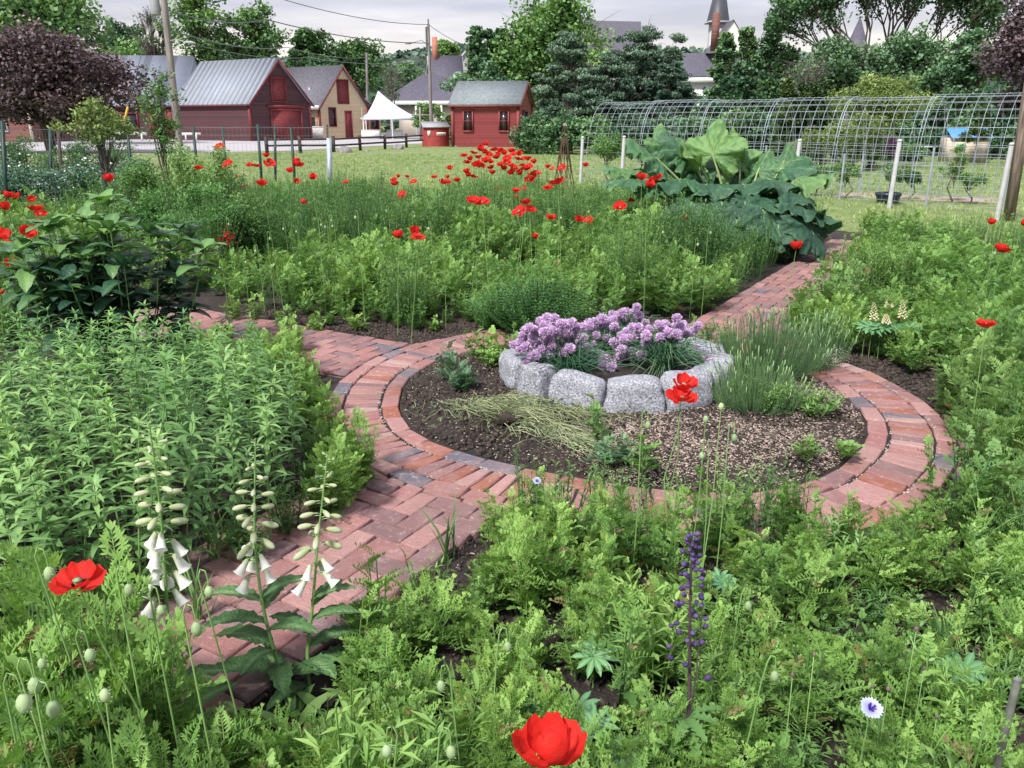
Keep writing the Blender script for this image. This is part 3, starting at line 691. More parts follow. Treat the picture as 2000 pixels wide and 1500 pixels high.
GAPS = [(*at(x, y)[:2], q) for x, y, q in ((890, 1190, .10), (905, 1150, .07), (850, 1330, .10), (905, 1395, .13), (1000, 1420, .10), (1120, 1400, .12), (1190, 1460, .08), (1230, 1230, .07), (1100, 1330, .05), (1450, 1190, .10), (1480, 1110, .08), (1545, 1090, .09), (1640, 1195, .09), (1850, 1210, .09), (1790, 1080, .12), (1860, 1040, .09), (1660, 1440, .05), (1540, 1400, .06), (1960, 1300, .06), (1330, 1290, .05))]
fp = scatter(F_front, 78, r5, .085, lambda x, y: on_path(x, y, .02) or (math.sin(x*5.1+1.2)*math.sin(y*6.3+x*2) > .68) or any((x-a)**2+(y-b)**2 < q*q for a, b, q in GAPS))
edge = [p for p in fp if np.hypot(p[0]-RC[0], p[1]-RC[1]) < 2.35 and -.2 < p[0] < 1.15]
low = [p for p in fp if p not in set(edge)]
def PX(x, y, z=.1):
    X, Y, Z = x, y*CP-(z-CAMZ)*SP, 0; dep = y*CP-(z-CAMZ)*SP; up = y*SP+(z-CAMZ)*CP
    return 1000+F*x/dep, 750-F*up/dep
def where_front(kind):
    def f(x, y):
        px, py = PX(x, y)
        if py < 1075 and px < 1000: w_ = 'at the brick edge left of the fine-stemmed plants'
        elif py < 1120 and px < 1500: w_ = 'just in front of the brick ring, in the middle'
        elif py < 1160 and px >= 1500: w_ = 'near the dark blue brick at the right of the ring'
        elif px < 760: w_ = 'beside the foxgloves at the front path'
        elif px < 1000: w_ = 'left of the large red poppy, over dark soil'
        elif px < 1230: w_ = 'among the lupin rosettes above the large red poppy'
        elif px < 1480: w_ = 'around the foot of the purple bud spike'
        elif px < 1760: w_ = 'around the blue cornflower'
        else: w_ = 'near the steel stake at the lower right'
        return kind+' '+w_
    return f
individuals('cut_leaf_plant', 'plant', where_front('lime cut-leaved clump'), 'low clumps in the front bed', FE, [M['lime']],
            [p for p in low if p[0] < .35 or (p[0]*7+p[1]*5) % 2 < 1.3], (.6, 1.45), .22, r5, lambda x, y: 1.15 if x < .3 else 1.0+.18*math.sin(x*4+y*3))
individuals('broad_leaf_plant', 'plant', where_front('mid green leafy clump'), 'green clumps in the front bed', [feathery(.17, .11, 9, 8, .055, .028, .012, False, 3, rr, .45) for _ in range(2)]+[wiry(.2, .1, 16, rr, 16, .05, .011) for _ in range(2)], [M['fresh']],
            [p for p in low if not (p[0] < .35 or (p[0]*7+p[1]*5) % 2 < 1.3)], (.6, 1.2), .22, r5)
individuals('feathery_plant', 'plant', lambda x, y: 'knee high feathery plant over the front brick rim, '+('at its left end' if x < .2 else 'below the pulled weeds' if x < .5 else 'below the mulch' if x < .8 else 'left of the dark blue brick'), 'feathery plants at the front rim of the brick ring', FT, [M['lime']], edge+[(.1, 3.0), (.35, 2.9), (.6, 2.85), (.85, 2.8), (1.05, 2.75), (.25, 2.8), (.75, 2.72), (-.05, 2.9)], (.5, .98), .15, r5)
fx = [(1.02, 2.95), (.96, 2.75), (1.1, 2.8), (.9, 2.9), (.36, 3.02), (.2, 2.9), (.05, 2.98), (.52, 2.92), (.68, 3.0), (.8, 2.85), (.3, 2.75), (.15, 2.7), (.45, 2.7)]
individuals('fine_leaf_plant', 'plant', 'pale fine-stemmed plant in front of the brick ring and the round bed', 'fine plants before the brick ring', [wiry(.42, .12, 10, rr) for _ in range(3)], [M['fresh']], fx, (.6, 1.05), .15, r5)
SH = [feathery(.36, .045, 3, 12, .06, .024, .007, True, 3, rr, 0.) for _ in range(3)]+[feathery(.34, .04, 2, 11, .07, .022, .008, False, 4, rr, .1) for _ in range(2)]
individuals('upright_shoot', 'plant', where_front('slim upright lime shoot'), 'slim shoots in the front bed', SH, [M['lime']],
            scatter(F_front, 22, r5, .15, lambda x, y: on_path(x, y, .02) or any((x-a)**2+(y-b)**2 < q*q for a, b, q in GAPS)), (.65, 1.25), .2, r5)
F_rc = [(1.70, 2.92), (1.95, 3.22), (2.2, 3.5), (2.45, 3.8), (3.0, 3.7), (2.6, 2.8), (1.9, 2.6)]
individuals('tall_shoot', 'plant', 'tall leafy shoot crowding the lower right rim of the brick ring', 'tall shoots at the lower right rim of the brick ring', FT+SH, [M['fresh']], scatter(F_rc, 45, r5, .11, lambda x, y: in_bed(x, y, -.44)), (.95, 1.6), .18, r5)
# right hand side of the ring
F_r = [(2.36, 4.3), (2.3, 3.75), (2.25, 3.3), (2.9, 2.9), (4.6, 3.2), (4.6, 4.6), (3.0, 5.1), (2.75, 4.6)]
individuals('tall_green_plant', 'plant', 'tall leafy plant at the right edge of the brick ring', 'tall plants right of the brick ring', FT, [M['fresh']],
            scatter(F_r, 40, r5, .12, lambda x, y: in_bed(x, y, -.45)), (.85, 1.5), .15, r5)
SH_ = [feathery(.38, .06, 3, 12, .07, .03, .008, True, 4, rr, 0.) for _ in range(2)]
# left foreground over the path, close to the lens
F_l = [(-1.6, 1.15), (-1.45, 1.62), (-1.0, 1.62), (-.75, 1.42), (-.55, 1.1), (-.9, .95)]
individuals('poppy_plant', 'plant', lambda x, y: 'bright green poppy foliage over the bricks, '+('at the left picture edge' if x < -1.3 else 'below the large red poppy' if x < -1.02 else 'at the foot of the tallest foxglove' if x < -.82 else 'in front of the middle foxglove'), 'poppy foliage in the lower left corner', FT, [M['lime']],
            [(-1.42, 1.42), (-1.32, 1.55), (-1.22, 1.4), (-1.08, 1.55), (-.98, 1.42), (-.88, 1.52), (-.8, 1.38), (-1.15, 1.28), (-1.0, 1.25), (-1.5, 1.6), (-.9, 1.25), (-.7, 1.25), (-.6, 1.32), (-1.3, 1.2), (-1.45, 1.25), (-1.38, 1.35), (-1.2, 1.5), (-1.25, 1.62), (-1.1, 1.45), (-1.05, 1.68), (-.95, 1.6), (-.92, 1.32), (-1.0, 1.35), (-.82, 1.62), (-.72, 1.4), (-1.5, 1.45), (-1.35, 1.66), (-.85, 1.15), (-.7, 1.12)], (.85, 1.55), .12, r5)
individuals('tall_poppy_plant', 'plant', lambda x, y: 'tall feathery poppy plant '+('left of the large lower left poppy' if x < -1.2 else 'between the lower left poppy and the tallest foxglove' if x < -.98 else 'in front of the path, right of the tallest foxglove'), 'tall poppy plants at the lower left', FT+SH_, [M['lime']],
            [(-1.36, 1.5), (-1.28, 1.42), (-1.14, 1.58), (-1.05, 1.48), (-1.0, 1.6), (-.9, 1.48), (-.84, 1.56), (-1.2, 1.66), (-1.1, 1.7), (-.95, 1.68)], (1.3, 1.65), .12, r5)
# ------------------------------------------------------------------ lance-leaved stand on the left
P_l = [(-.90, 2.80), (-.98, 3.1), (-.98, 3.45), (-1.15, 3.9), (-1.5, 4.5), (-2.3, 4.75), (-3.9, 4.6), (-3.6, 2.2), (-2.3, 1.3), (-1.75, 1.45), (-1.42, 1.98), (-1.22, 2.3)]
lp = scatter(P_l, 74, r5, .085, lambda x, y: on_path(x, y, -.3))
lp.sort(key=lambda p: p[1]); nr, fr = lp[:295], lp[295:]
def where_lance(x, y):
    px, py = PX(x, y, .5)
    a = 'at the left picture edge' if px < 170 else 'behind the tallest foxglove' if px < 380 else 'behind the middle foxglove' if px < 540 else 'beside the brick ring'
    b = 'front row' if y < 2.6 else 'middle row' if y < 3.3 else 'back row'
    return 'lance-leaved stem in the '+b+' of the stand, '+a
individuals('lance_leaf_stem', 'plant', where_lance, 'lance-leaved stems left of the path', LS, [M['willow'], M['stem']], nr, (.70, 1.12), .2, r5, lambda x, y: 1.0 if y < 3 else max(.80, 1-.11*(y-3)))
if fr: stuff('lance_leaf_stand', 'farther pale green lance-leaved stems left of the brick ring', 'foliage', [M['willow'], M['stem']], place(fr, range(8), (.75, .92), .12, r5), LS)
# bushier growth between that stand and the ring
P_k = [(-.80, 3.55), (-.95, 3.1), (-.7, 2.9), (-.66, 3.35), (-.95, 4.0), (-1.25, 4.9), (-1.2, 5.15), (-2.0, 5.6), (-2.2, 5.0), (-1.5, 4.5), (-1.15, 3.9)]
individuals('mugwort_plant', 'plant', 'bushy lime green plant spilling over the left rim of the brick ring', 'bushy plants at the left rim of the brick ring', FT, [M['lime']],
            scatter(P_k, 30, r5, .12, lambda x, y: False), (.65, 1.0), .2, r5)
individuals('path_edge_plant', 'plant', 'mid green leafy plant at the foot of the lance-leaved stand', 'plants at the foot of the lance-leaved stand', FE, [M['fresh']],
            [(-.98, 2.72), (-.9, 2.95), (-.82, 3.12), (-.76, 3.3), (-1.2, 2.5), (-1.33, 2.36), (-.86, 3.42), (-.92, 3.6), (-1.05, 2.85)], (.8, 1.2), .2, r5)
# ------------------------------------------------------------------ granite blocks round the chives
GR = np.array([.665, 4.90]); 
def granite(i, a, rad, ln, th, h, tilt, label, rx_=0.):
    r = random.Random(40+i); g = Geo(); nx, ny, nz_ = 7, 5, 5
    V = []; idx = {}
    def pt(x, y, z):
        key = (round(x, 4), round(y, 4), round(z, 4))
        if key not in idx:
            q = np.array([x, y, z]); k = 6.+(i*1.7) % 4
            nrm = (abs(q)**k).sum()**(1/k); q = q/nrm if nrm > 1e-6 else q
            q = q*(1+.06*math.sin(3.1*x+i*1.3)*math.cos(2.6*z+i*2)+.03*math.sin(7*z+5*y+i)+r.uniform(-.022, .022))
            V.append(q*np.array([ln/2, th/2, h/2])*[1-.05*(z+1), 1-.16*(z+1)/2, .88+.05*math.sin(i*2.1+x*2)]); idx[key] = len(V)-1
        return idx[key]
    Fs = []
    n = 8; u = np.linspace(-1, 1, n)
    for ax in range(3):
        for sgn in (-1, 1):
            for a1 in range(n-1):
                for b1 in range(n-1):
                    q = []
                    for da, db in ((0, 0), (1, 0), (1, 1), (0, 1)):
                        c = [0, 0, 0]; c[ax] = sgn; c[(ax+1) % 3] = u[a1+da]; c[(ax+2) % 3] = u[b1+db]; q.append(pt(*c))
                    Fs.append(q if sgn > 0 else q[::-1])
    g.add(np.array(V)+[0, 0, h/2-.03], Fs)
    o = g.build('granite_block', M['granite'], smooth=False)
    o.location = (GR[0]+rad*math.cos(a), GR[1]+rad*math.sin(a), .085); o.rotation_euler = (rx_, tilt, a-PI/2)
    tag(o, label, 'stone block', 'granite blocks round the chives')
# angle (deg), radius, length, thickness, height, tilt
G_ = [(196, .66, .27, .17, .23, .02, 'narrow granite block at the far left of the stone ring'),
      (171, .66, .26, .18, .17, .1, 'pale flat granite block at the back left of the ring behind the chives'),
      (218, .655, .20, .17, .24, -.04, 'granite block second from the left in the stone ring, below the narrow one'),
      (243, .66, .32, .17, .235, -.03, 'large sloping granite block at the front left beside the pulled weeds'),
      (270, .66, .33, .17, .23, .0, 'broad granite block at the front middle of the stone ring'),
      (296.5, .66, .31, .18, .25, .0, 'granite block at the front behind the green shoot, left of the red poppy'),
      (320.5, .635, .25, .18, .24, .06, 'granite block standing just below the double red poppy'),
      (344, .615, .25, .17, .22, -.1, 'granite block on the right rim touching the lavender'),
      (6, .61, .26, .17, .20, .1, 'granite block at the right behind the lavender'),
      (30, .62, .28, .17, .19, 0, 'granite block at the back right of the stone ring'),
      (146, .665, .28, .17, .17, 0, 'granite block hidden behind the left chives')]
for i, q in enumerate(G_): granite(i, math.radians(q[0]), q[1], q[2], q[3], q[4], q[5], q[6])
g = Geo(); n = 40; V = [(GR[0], GR[1], .20)]
for k, (rr_, hh) in enumerate(((.3, .20), (.66, .17))):
    for j in range(n): a = j/n*2*PI; V.append((GR[0]+rr_*math.cos(a), GR[1]+rr_*math.sin(a), hh))
g.add(V, [(1+j, 1+(j+1) % n, 1+n+(j+1) % n, 1+n+j) for j in range(n)]); g.add(V, [(0, 1+j, 1+(j+1) % n) for j in range(n)])
tag(g.build('raised_soil', M['soil'], smooth=True), kind='structure')
# ------------------------------------------------------------------ chives
def chive_head(r, rad=.033):
    g = Geo(); n = 150; pet = np.array([(0, 0, .3), (.10, .04, .85), (0, 0, 1.06), (-.10, -.04, .85)])*rad
    gs = np.arange(n); z = 1-2*(gs+.5)/n; z = z*.95+.05; ph = gs*2.399; s = np.sqrt(np.clip(1-z*z, 0, 1))
    th = np.arccos(np.clip(z, -1, 1))
    R = rz(ph+PI/2)@rx(-th)@rz(np.array([r.uniform(0, PI) for _ in range(n)]))
    # rotate +Z to direction
    g.many(pet, [(0, 1, 2, 3)], R, np.zeros((n, 3)), np.array([r.uniform(.85, 1.1) for _ in range(n)]), np.clip(.25+.25*z+np.array([r.uniform(0, .5) for _ in range(n)]), 0, 1))
    g.lathe([(0, -.4*rad), (.55*rad, -.2*rad), (.7*rad, .2*rad), (.4*rad, .6*rad), (0, .75*rad)], 8, tone=.1)
    return g
rc = random.Random(21)
HEADS = [chive_head(rc) for _ in range(4)]; HM = [None]*4
def chive_clump(loc, heads, label, ngreen, spread=.16, H=.33, dead=0):
    """heads: list of world points of the flower balls; every stem runs from the clump's foot to its ball"""
    t = thing('chive_clump', label, 'chives', loc, group='chive clumps in the stone ring'); Lc = np.array(loc)
    g = Geo(); r = rc
    for k in range(ngreen):
        az = r.uniform(0, 2*PI); out_ = spread*r.random()**.8*1.6; h = H*r.uniform(.55, 1.05)*(1-.3*out_/spread/1.6)
        b = np.array([r.gauss(0, .03), r.gauss(0, .03), 0]); 
        P = [b, b+np.array([math.cos(az)*out_*.25, math.sin(az)*out_*.25, h*.6]), b+np.array([math.cos(az)*out_*.7, math.sin(az)*out_*.7, h]), b+np.array([math.cos(az)*out_*1.15, math.sin(az)*out_*1.15, h*r.uniform(.75, 1.05)])]
        g.tube(P, [.003, .003, .0024, .0012], 3, r.uniform(.1, .9), cap=False)
    for k in range(dead):
        az = r.uniform(-2.6, -.5); ln = r.uniform(.15, .3); P = [np.array([0, 0, .03]), np.array([math.cos(az)*ln*.5, math.sin(az)*ln*.5, .12*r.random()+.03]), np.array([math.cos(az)*ln, math.sin(az)*ln, .02])]
        g.tube(P, [.003, .003, .001], 3, 1.4, cap=False)
    g.build('leaves', [M['deep2']], t)
    for hp in heads[:98]:
        p = np.array(hp)-Lc; b = np.array([p[0]*.18+r.gauss(0, .02), p[1]*.18+r.gauss(0, .02), 0]); m = b+(p-b)*.55; m[2] += .03; m[:2] -= (p-b)[:2]*.1
        st = Geo(); st.tube([b, m, p], [.003, .0027, .0022], 4, .4, cap=False); so_ = st.build('stem', [M['chstem']], t)
        i = r.randrange(4)
        if HM[i] is None: ho = HEADS[i].build('flower_head', [M['chive']], so_); HM[i] = ho
        else: ho = HM[i].copy(); COL.objects.link(ho); ho.parent = so_
        s = r.uniform(.85, 1.12); ho.location = p; ho.scale = (s, s, s*.92); ho.rotation_euler = (r.uniform(-.4, .4), r.uniform(-.4, .4), r.uniform(0, 6))
    return t
M['deep2'] = leafmat('chive_leaf', (.02, .06, .035), (.045, .11, .055), (.12, .19, .10), rough=.4, trans=.1)
M['chstem'] = leafmat('chive_stem', (.03, .06, .04), (.05, .09, .05), (.09, .10, .08), rough=.5, trans=0)
ch_left = [(1034, 640), (1045, 652), (1055, 628), (1065, 632), (1083, 622), (1095, 632), (1080, 645), (1050, 665), (1040, 660), (1062, 648), (1075, 660), (1090, 650), (1102, 632), (1117, 630), (1105, 650), (1098, 672), (1120, 645), (1060, 671), (1078, 675), (1028, 677), (1041, 670), (1057, 682), (1112, 668), (1113, 680), (1030, 707), (1043, 712), (1053, 700), (1048, 693), (1075, 690), (1100, 688), (1020, 668), (1126, 640), (1118, 655), (1068, 620), (1013, 672)]
ch_mid = [(1137, 640), (1150, 632), (1162, 628), (1176, 622), (1188, 628), (1200, 638), (1155, 645), (1168, 640), (1180, 645), (1140, 660), (1125, 670), (1147, 682), (1160, 675), (1170, 690), (1155, 690), (1140, 690), (1184, 680), (1195, 688), (1205, 680), (1192, 700), (1210, 700), (1128, 688), (1135, 675), (1103, 710), (1116, 700), (1123, 690), (1172, 705), (1185, 660), (1165, 655)]
ch_back = [(1196, 613), (1205, 617), (1216, 610), (1228, 613), (1241, 607), (1232, 620), (1248, 616), (1215, 625), (1224, 632), (1242, 625), (1192, 625), (1210, 640), (1230, 645), (1243, 640), (1255, 633), (1200, 650), (1180, 635)]
ch_right = [(1235, 638), (1248, 640), (1267, 643), (1286, 634), (1223, 648), (1228, 660), (1242, 656), (1213, 655), (1322, 621), (1298, 645), (1305, 650), (1290, 658), (1310, 648), (1322, 652), (1342, 651), (1355, 646), (1358, 679), (1289, 695), (1254, 693), (1235, 697), (1195, 717), (1169, 705), (1220, 670), (1205, 672), (1248, 670), (1213, 695), (1225, 690), (1265, 690), (1280, 670), (1172, 735), (1387, 708), (1395, 704), (1262, 655), (1330, 638), (1300, 632), (1180, 700), (1218, 682), (1240, 680), (1256, 668)]
def hp(L_, Dc, sp, r=rc): return [tuple(atD(x, y, Dc+r.uniform(-sp, sp))) for x, y in L_]+[tuple(atD(x+r.uniform(-15, 15), y+r.uniform(-12, 14), Dc+r.uniform(-sp*.5, sp))) for x, y in L_ if r.random() < .72]
chive_clump((.33, 4.60, .16), hp(ch_left, 4.62, .12), 'left chive clump with faded pink heads beside the narrow granite block', 260, .17, .25)
chive_clump((.62, 4.95, .17), hp(ch_mid, 4.95, .15), 'middle chive clump with crowded pale purple heads', 260, .18, .25)
chive_clump((.80, 5.35, .15), hp(ch_back, 5.35, .12), 'chive clump at the back with small pale heads', 140, .15, .27)
chive_clump((.90, 4.68, .17), hp(ch_right, 4.72, .14), 'right chive clump with bright purple heads on long dark stems', 300, .19, .27, 16)
# ------------------------------------------------------------------ lavender
def lavender(loc, H, sp, n, label, r, spikes=.25):
    t = thing('lavender_bush', label, 'lavender', loc, group='lavender bushes'); g = Geo(); s = Geo(); bl = blade(.034, .006, 1, .1, .3)
    for k in range(n):
        az = r.uniform(0, 2*PI); ro = sp*r.random()**.6; h = H*r.uniform(.7, 1.05)*(1-.55*(ro/sp)**2)
        b = np.array([math.cos(az)*ro*.45, math.sin(az)*ro*.45, 0]); top = np.array([math.cos(az)*ro*1.1, math.sin(az)*ro*1.1, h]); m = (b+top)/2; m[:2] += top[:2]*.18
        g.tube([b, m, top], [.0022, .0018, .001], 3, .4, cap=False)
        q = 19; tt = np.array([.2+.8*(i+r.random())/q for i in range(q)]); P = b+(top-b)*tt[:, None]
        P[:, :2] += (np.sin(tt*PI)*.1)[:, None]*top[:2]
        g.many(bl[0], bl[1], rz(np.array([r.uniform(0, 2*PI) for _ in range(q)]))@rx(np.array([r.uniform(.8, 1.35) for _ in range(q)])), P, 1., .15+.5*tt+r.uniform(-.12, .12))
        if r.random() < spikes:
            e = top+np.array([math.cos(az)*.02, math.sin(az)*.02, r.uniform(.04, .09)]); s.tube([top, e-[0, 0, .02], e], [.0012, .0032, .0015], 4, r.uniform(.5, 1.1))
    g.merge(s); g.build('foliage', [M['lav']], t)
M['lav'] = leafmat('lavender_leaf', (.04, .08, .035), (.10, .175, .07), (.22, .31, .14), rough=.6, trans=.15)
rl = random.Random(31)
lavender((1.60, 4.98, .07), .40, .36, 620, 'tall lavender bush growing against the right side of the stone ring', rl, .2)
lavender((1.34, 4.28, .07), .31, .25, 420, 'smaller lavender bush in front, on the mulch right of the red poppy', rl, .15)
lavender((2.02, 5.2, .05), .36, .22, 200, 'lavender tuft with greyish spikes at the back of the round bed', rl, .6)
# ------------------------------------------------------------------ mulch chips, clods, pulled weeds
rm = np.random.default_rng(9)
def chips(name, label, cat, n, fn, size, mat, tone=(.2, .9), z0=.02, flat=.25, thick=.35):
    g = Geo(); P = np.array([q for q in (fn() for _ in range(n)) if q is not None]); k = len(P)
    V = np.array([(-.5, -.18, 0), (.5, -.2, .02), (.46, .2, 0), (-.48, .16, .03), (-.4, -.1, thick*.5), (.42, -.12, thick*.5), (.4, .1, thick*.5), (-.42, .1, thick*.5)])
    Fc = [(4, 5, 6, 7), (0, 1, 5, 4), (1, 2, 6, 5), (2, 3, 7, 6), (3, 0, 4, 7)]
    R = rz(rm.uniform(0, 2*PI, k))@rx(rm.uniform(-flat, flat, k))@ry(rm.uniform(-flat, flat, k))
    g.many(V, Fc, R, P, rm.uniform(size[0], size[1], k), rm.uniform(tone[0], tone[1], k))
    o = g.build(name, mat); tag(o, label, cat, kind='stuff')
def bed_h(x, y):
    d = np.hypot(x-RC[0], y-RC[1]); t = 1-d/rin(math.atan2(y-RC[1], x-RC[0])); return .03+.07*min(1, max(0, t)*4)**.8
def in_mulch():
    a = rm.uniform(-PI, PI); r = (rin(a)-.02)*math.sqrt(rm.random()); x, y = pol(a, r)
    if np.hypot(x-GR[0], y-GR[1]) < .72: return None
    m = math.exp(-((x-1.15)**2/.28+(y-3.75)**2/.10))*1.3+math.exp(-((x-.62)**2/.05+(y-3.75)**2/.08))+math.exp(-((x-1.9)**2/.05+(y-4.6)**2/.2))*.7
    m *= .45+.9*(math.sin(x*9+2)*math.sin(y*11+x*3) > -.3)
    if rm.random() > m+.06: return None
    return (x, y, bed_h(x, y)+rm.uniform(0, .012))
chips('mulch', 'pale wood chip mulch on the soil of the round bed', 'mulch', 80000, in_mulch, (.005, .015), M['chip'], (.0, .8))
def in_clod():
    a = rm.uniform(-PI, PI); r = (rin(a)-.02)*math.sqrt(rm.random()); x, y = pol(a, r)
    if np.hypot(x-GR[0], y-GR[1]) < .7: return None
    return (x, y, bed_h(x, y)+rm.uniform(-.005, .01))
chips('soil_crumbs', 'dark crumbs of soil over the round bed', 'soil', 9000, in_clod, (.008, .028), M['clod'], (.1, .9), thick=1.)
def in_front():
    x, y = rm.uniform(-1.6, 3.), rm.uniform(.7, 3.3)
    if on_path(x, y, -.01) or in_bed(x, y, .0): return None
    return (x, y, .015+rm.uniform(0, .006))
chips('bed_crumbs', 'dark crumbs of soil between the clumps of the front bed', 'soil', 13000, in_front, (.006, .026), M['clod'], (.1, .95), thick=1.)
def in_front2():
    q = in_front(); return q if q is not None and rm.random() < .5 else None
chips('litter', 'pale bits of bark and straw on the front soil', 'mulch', 3800, in_front2, (.006, .02), M['chip'], (.0, .8))
def in_back():
    t = rm.random(); k = rm.integers(0, 3)
    if k == 0: x, y = -2.4+rm.random()*2.6, 0; y = 5.9+(-.75-x)*.65 + .02+rm.random()*.5 if x < -.75 else 6.45+rm.random()*.4
    elif k == 1: a = rm.uniform(-.3, 1.0); x, y = pol(a, rin(a)+.45+rm.random()*.5)
    else: a = rm.uniform(1.2, 2.6); x, y = pol(a, rin(a)+.45+rm.random()*.4)
    if on_path(x, y, .0) or in_bed(x, y): return None
    return (x, y, .015+rm.uniform(0, .01))
chips('edge_crumbs', 'dark soil crumbs along the outer rim of the brick ring', 'soil', 9000, in_back, (.008, .03), M['clod'], (.1, 1.1), thick=1.)
def in_joint():
    a = rm.uniform(-PI, PI); r = rin(a)+(.115 if rm.random() < .55 else .335)+rm.uniform(-.008, .008); x, y = pol(a, r); return (x, y, .038+rm.uniform(0, .006))
chips('joint_gravel', 'small pale gravel in the joints of the brick ring', 'gravel', 900, in_joint, (.004, .011), M['pebble'], thick=1.)
# pulled weeds lying to dry
tw = thing('weed_pile', 'heap of pulled pale weeds drying on the round bed left of the granite blocks', 'weed pile', (.05, 3.95, .09)); g = Geo(); rw = random.Random(8)
for k in range(900):
    q = rw.random()
    if q < .42: cx, cy = rw.gauss(-.15, .14), rw.gauss(.33, .07)
    elif q < .6: cx, cy = rw.gauss(.28, .13), rw.gauss(.2, .06)
    else: u = rw.random(); cx, cy = -.05+u*.42+rw.gauss(0, .05), .08-u*.32+rw.gauss(0, .06)
    a = -.75+rw.gauss(0, .55); ln = rw.uniform(.05, .22); z = .01+.05*math.exp(-((cx+.02)**2+(cy-.15)**2)/.09)*rw.random()*1.3
    wv = rw.uniform(-.5, .5); P = [np.array([cx+math.cos(a+wv*s)*ln*s, cy+math.sin(a+wv*s)*ln*s, max(.004, z+.03*math.sin(s*PI+rw.random())*rw.random())]) for s in (0, .33, .66, 1)]
    g.tube(P, [.0016, .0019, .0015, .001], 3, rw.uniform(-.1, 1.), cap=False)
g.build('stems', [M['strawgreen']] if 'strawgreen' in M else [M['straw']], tw)
g = Geo()
for k in range(900):
    cx, cy = rw.gauss(.02, .22), rw.gauss(.2, .13); b = blade(rw.uniform(.03, .07), rw.uniform(.005, .012), 2, .2, rw.uniform(-1, 1))
    g.add(b[0]@(rz(rw.uniform(0, 6.3))@rx(rw.uniform(-.3, .6))).T+[cx, cy, rw.uniform(.01, .05)], b[1], rw.uniform(-.1, .6))
g.build('wilted_leaves', [M['wilt']], tw)
g = Geo(); g.tube([(-.12, .05, .03), (-.08, .02, .06), (-.03, .0, .05)], [.03, .035, .01], 6, .3)
for k in range(40):
    a = rw.uniform(0, 6.3); p = np.array([-.08, .02, .05]); g.tube([p, p+[math.cos(a)*.05, math.sin(a)*.05, rw.uniform(-.02, .03)]], [.003, .001], 3, .3, cap=False)
g.build('root_clod', [M['clod']], tw)
# ------------------------------------------------------------------ poppies
def petal_grid(R, cup, ruffle, ph, wide=1.25, nu=5, nv=6, r=random, flare=.0):
    V = []; k1, k2 = r.uniform(0, 6), r.uniform(0, 6)
    for i in range(nu+1):
        u = i/nu; rad = R*u
        for j in range(nv+1):
            v = j/nv*2-1; a = ph+v*wide*(.35+.65*min(1, u*1.6))
            ee = 1-.13*abs(v)**3*u; el = cup*(u**.8)-flare*u*u
            z = rad*math.sin(el)*ee+ruffle*R*u*u*math.sin(v*7+k1)+ruffle*.7*R*u**3*math.sin(v*15+k2)
            V.append((math.cos(a)*rad*math.cos(el)*ee, math.sin(a)*rad*math.cos(el)*ee, z))
    m = nv+1; Fs = [(i*m+j, i*m+j+1, (i+1)*m+j+1, (i+1)*m+j) for i in range(nu) for j in range(nv)]
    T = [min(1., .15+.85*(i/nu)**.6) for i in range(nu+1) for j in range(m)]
    return np.array(V), Fs, np.array(T)
def poppy_petals(R, cup, ruffle, r, n=4, hi=False):
    out_ = []
    for k in range(n):
        inner = k % 2; ph = k*2*PI/n+r.uniform(-.15, .15)
        V, Fs, T = petal_grid(R*(1 if not inner else .9)*r.uniform(.92, 1.06), cup+(.22 if inner else 0)+r.uniform(-.12, .12), ruffle, ph, 1.15, 10 if hi else 5, 22 if hi else 7, r)
        V[:, 2] += .004*inner; out_.append((V, Fs, T+r.uniform(-.1, .05)))
    return out_
def poppy(head, foot, R, label, tiltv, cup=.5, group=None, r=None, near=False, heads=None):
    r = r or random.Random(int(head[0]*1000)); head = np.array(head); foot = np.array(foot)
    t = thing('poppy', label, 'poppy', tuple(foot), group=group); h = head-foot
    g = Geo(); m = h*.5+np.array([r.gauss(0, .02), r.gauss(0, .02), .04]); g.tube([(0, 0, 0), h*.25+np.array([0, 0, .02]), m, h*.8+np.array([0, 0, .015]), h-np.array([0, 0, .004])], np.linspace(.0026, .0017, 5), 5, .55, cap=False)
    g.build('stem', [M['stem']], t)
    Rm = rz(tiltv[1])@rx(tiltv[0])
    if near:
        for V, Fs, T in poppy_petals(R, cup, .07, r, 4, True):
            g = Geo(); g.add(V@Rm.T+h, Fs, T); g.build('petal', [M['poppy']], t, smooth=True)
    else:
        g = Geo()
        for V, Fs, T in poppy_petals(R, cup, .07, r): g.add(V@Rm.T+h, Fs, T)
        g.build('petals', [M['poppy']], t, smooth=True)
    if near or R > .04:
        g = Geo(); g.lathe([(0, -.002), (.006, 0), (.0075, .008), (.006, .012), (.009, .014), (0, .016)], 10, R=Rm, c=h+Rm@np.array([0, 0, .003]), tone=.4)
        g.build('seed_head', [M['bud']], t, smooth=True); g = Geo()
        for k in range(46):
            a = r.uniform(0, 6.3); d = np.array([math.cos(a), math.sin(a), r.uniform(.5, 1.3)]); d = d/np.linalg.norm(d)*r.uniform(.012, .019); d = Rm@d
            g.tube([h, h+d], [.0005, .0011], 3, .5)
        g.build('stamens', [M['anther']], t)
    return t
def cam_dist_pt(px, py, D): return atD(px, py, D)
rp = random.Random(77)
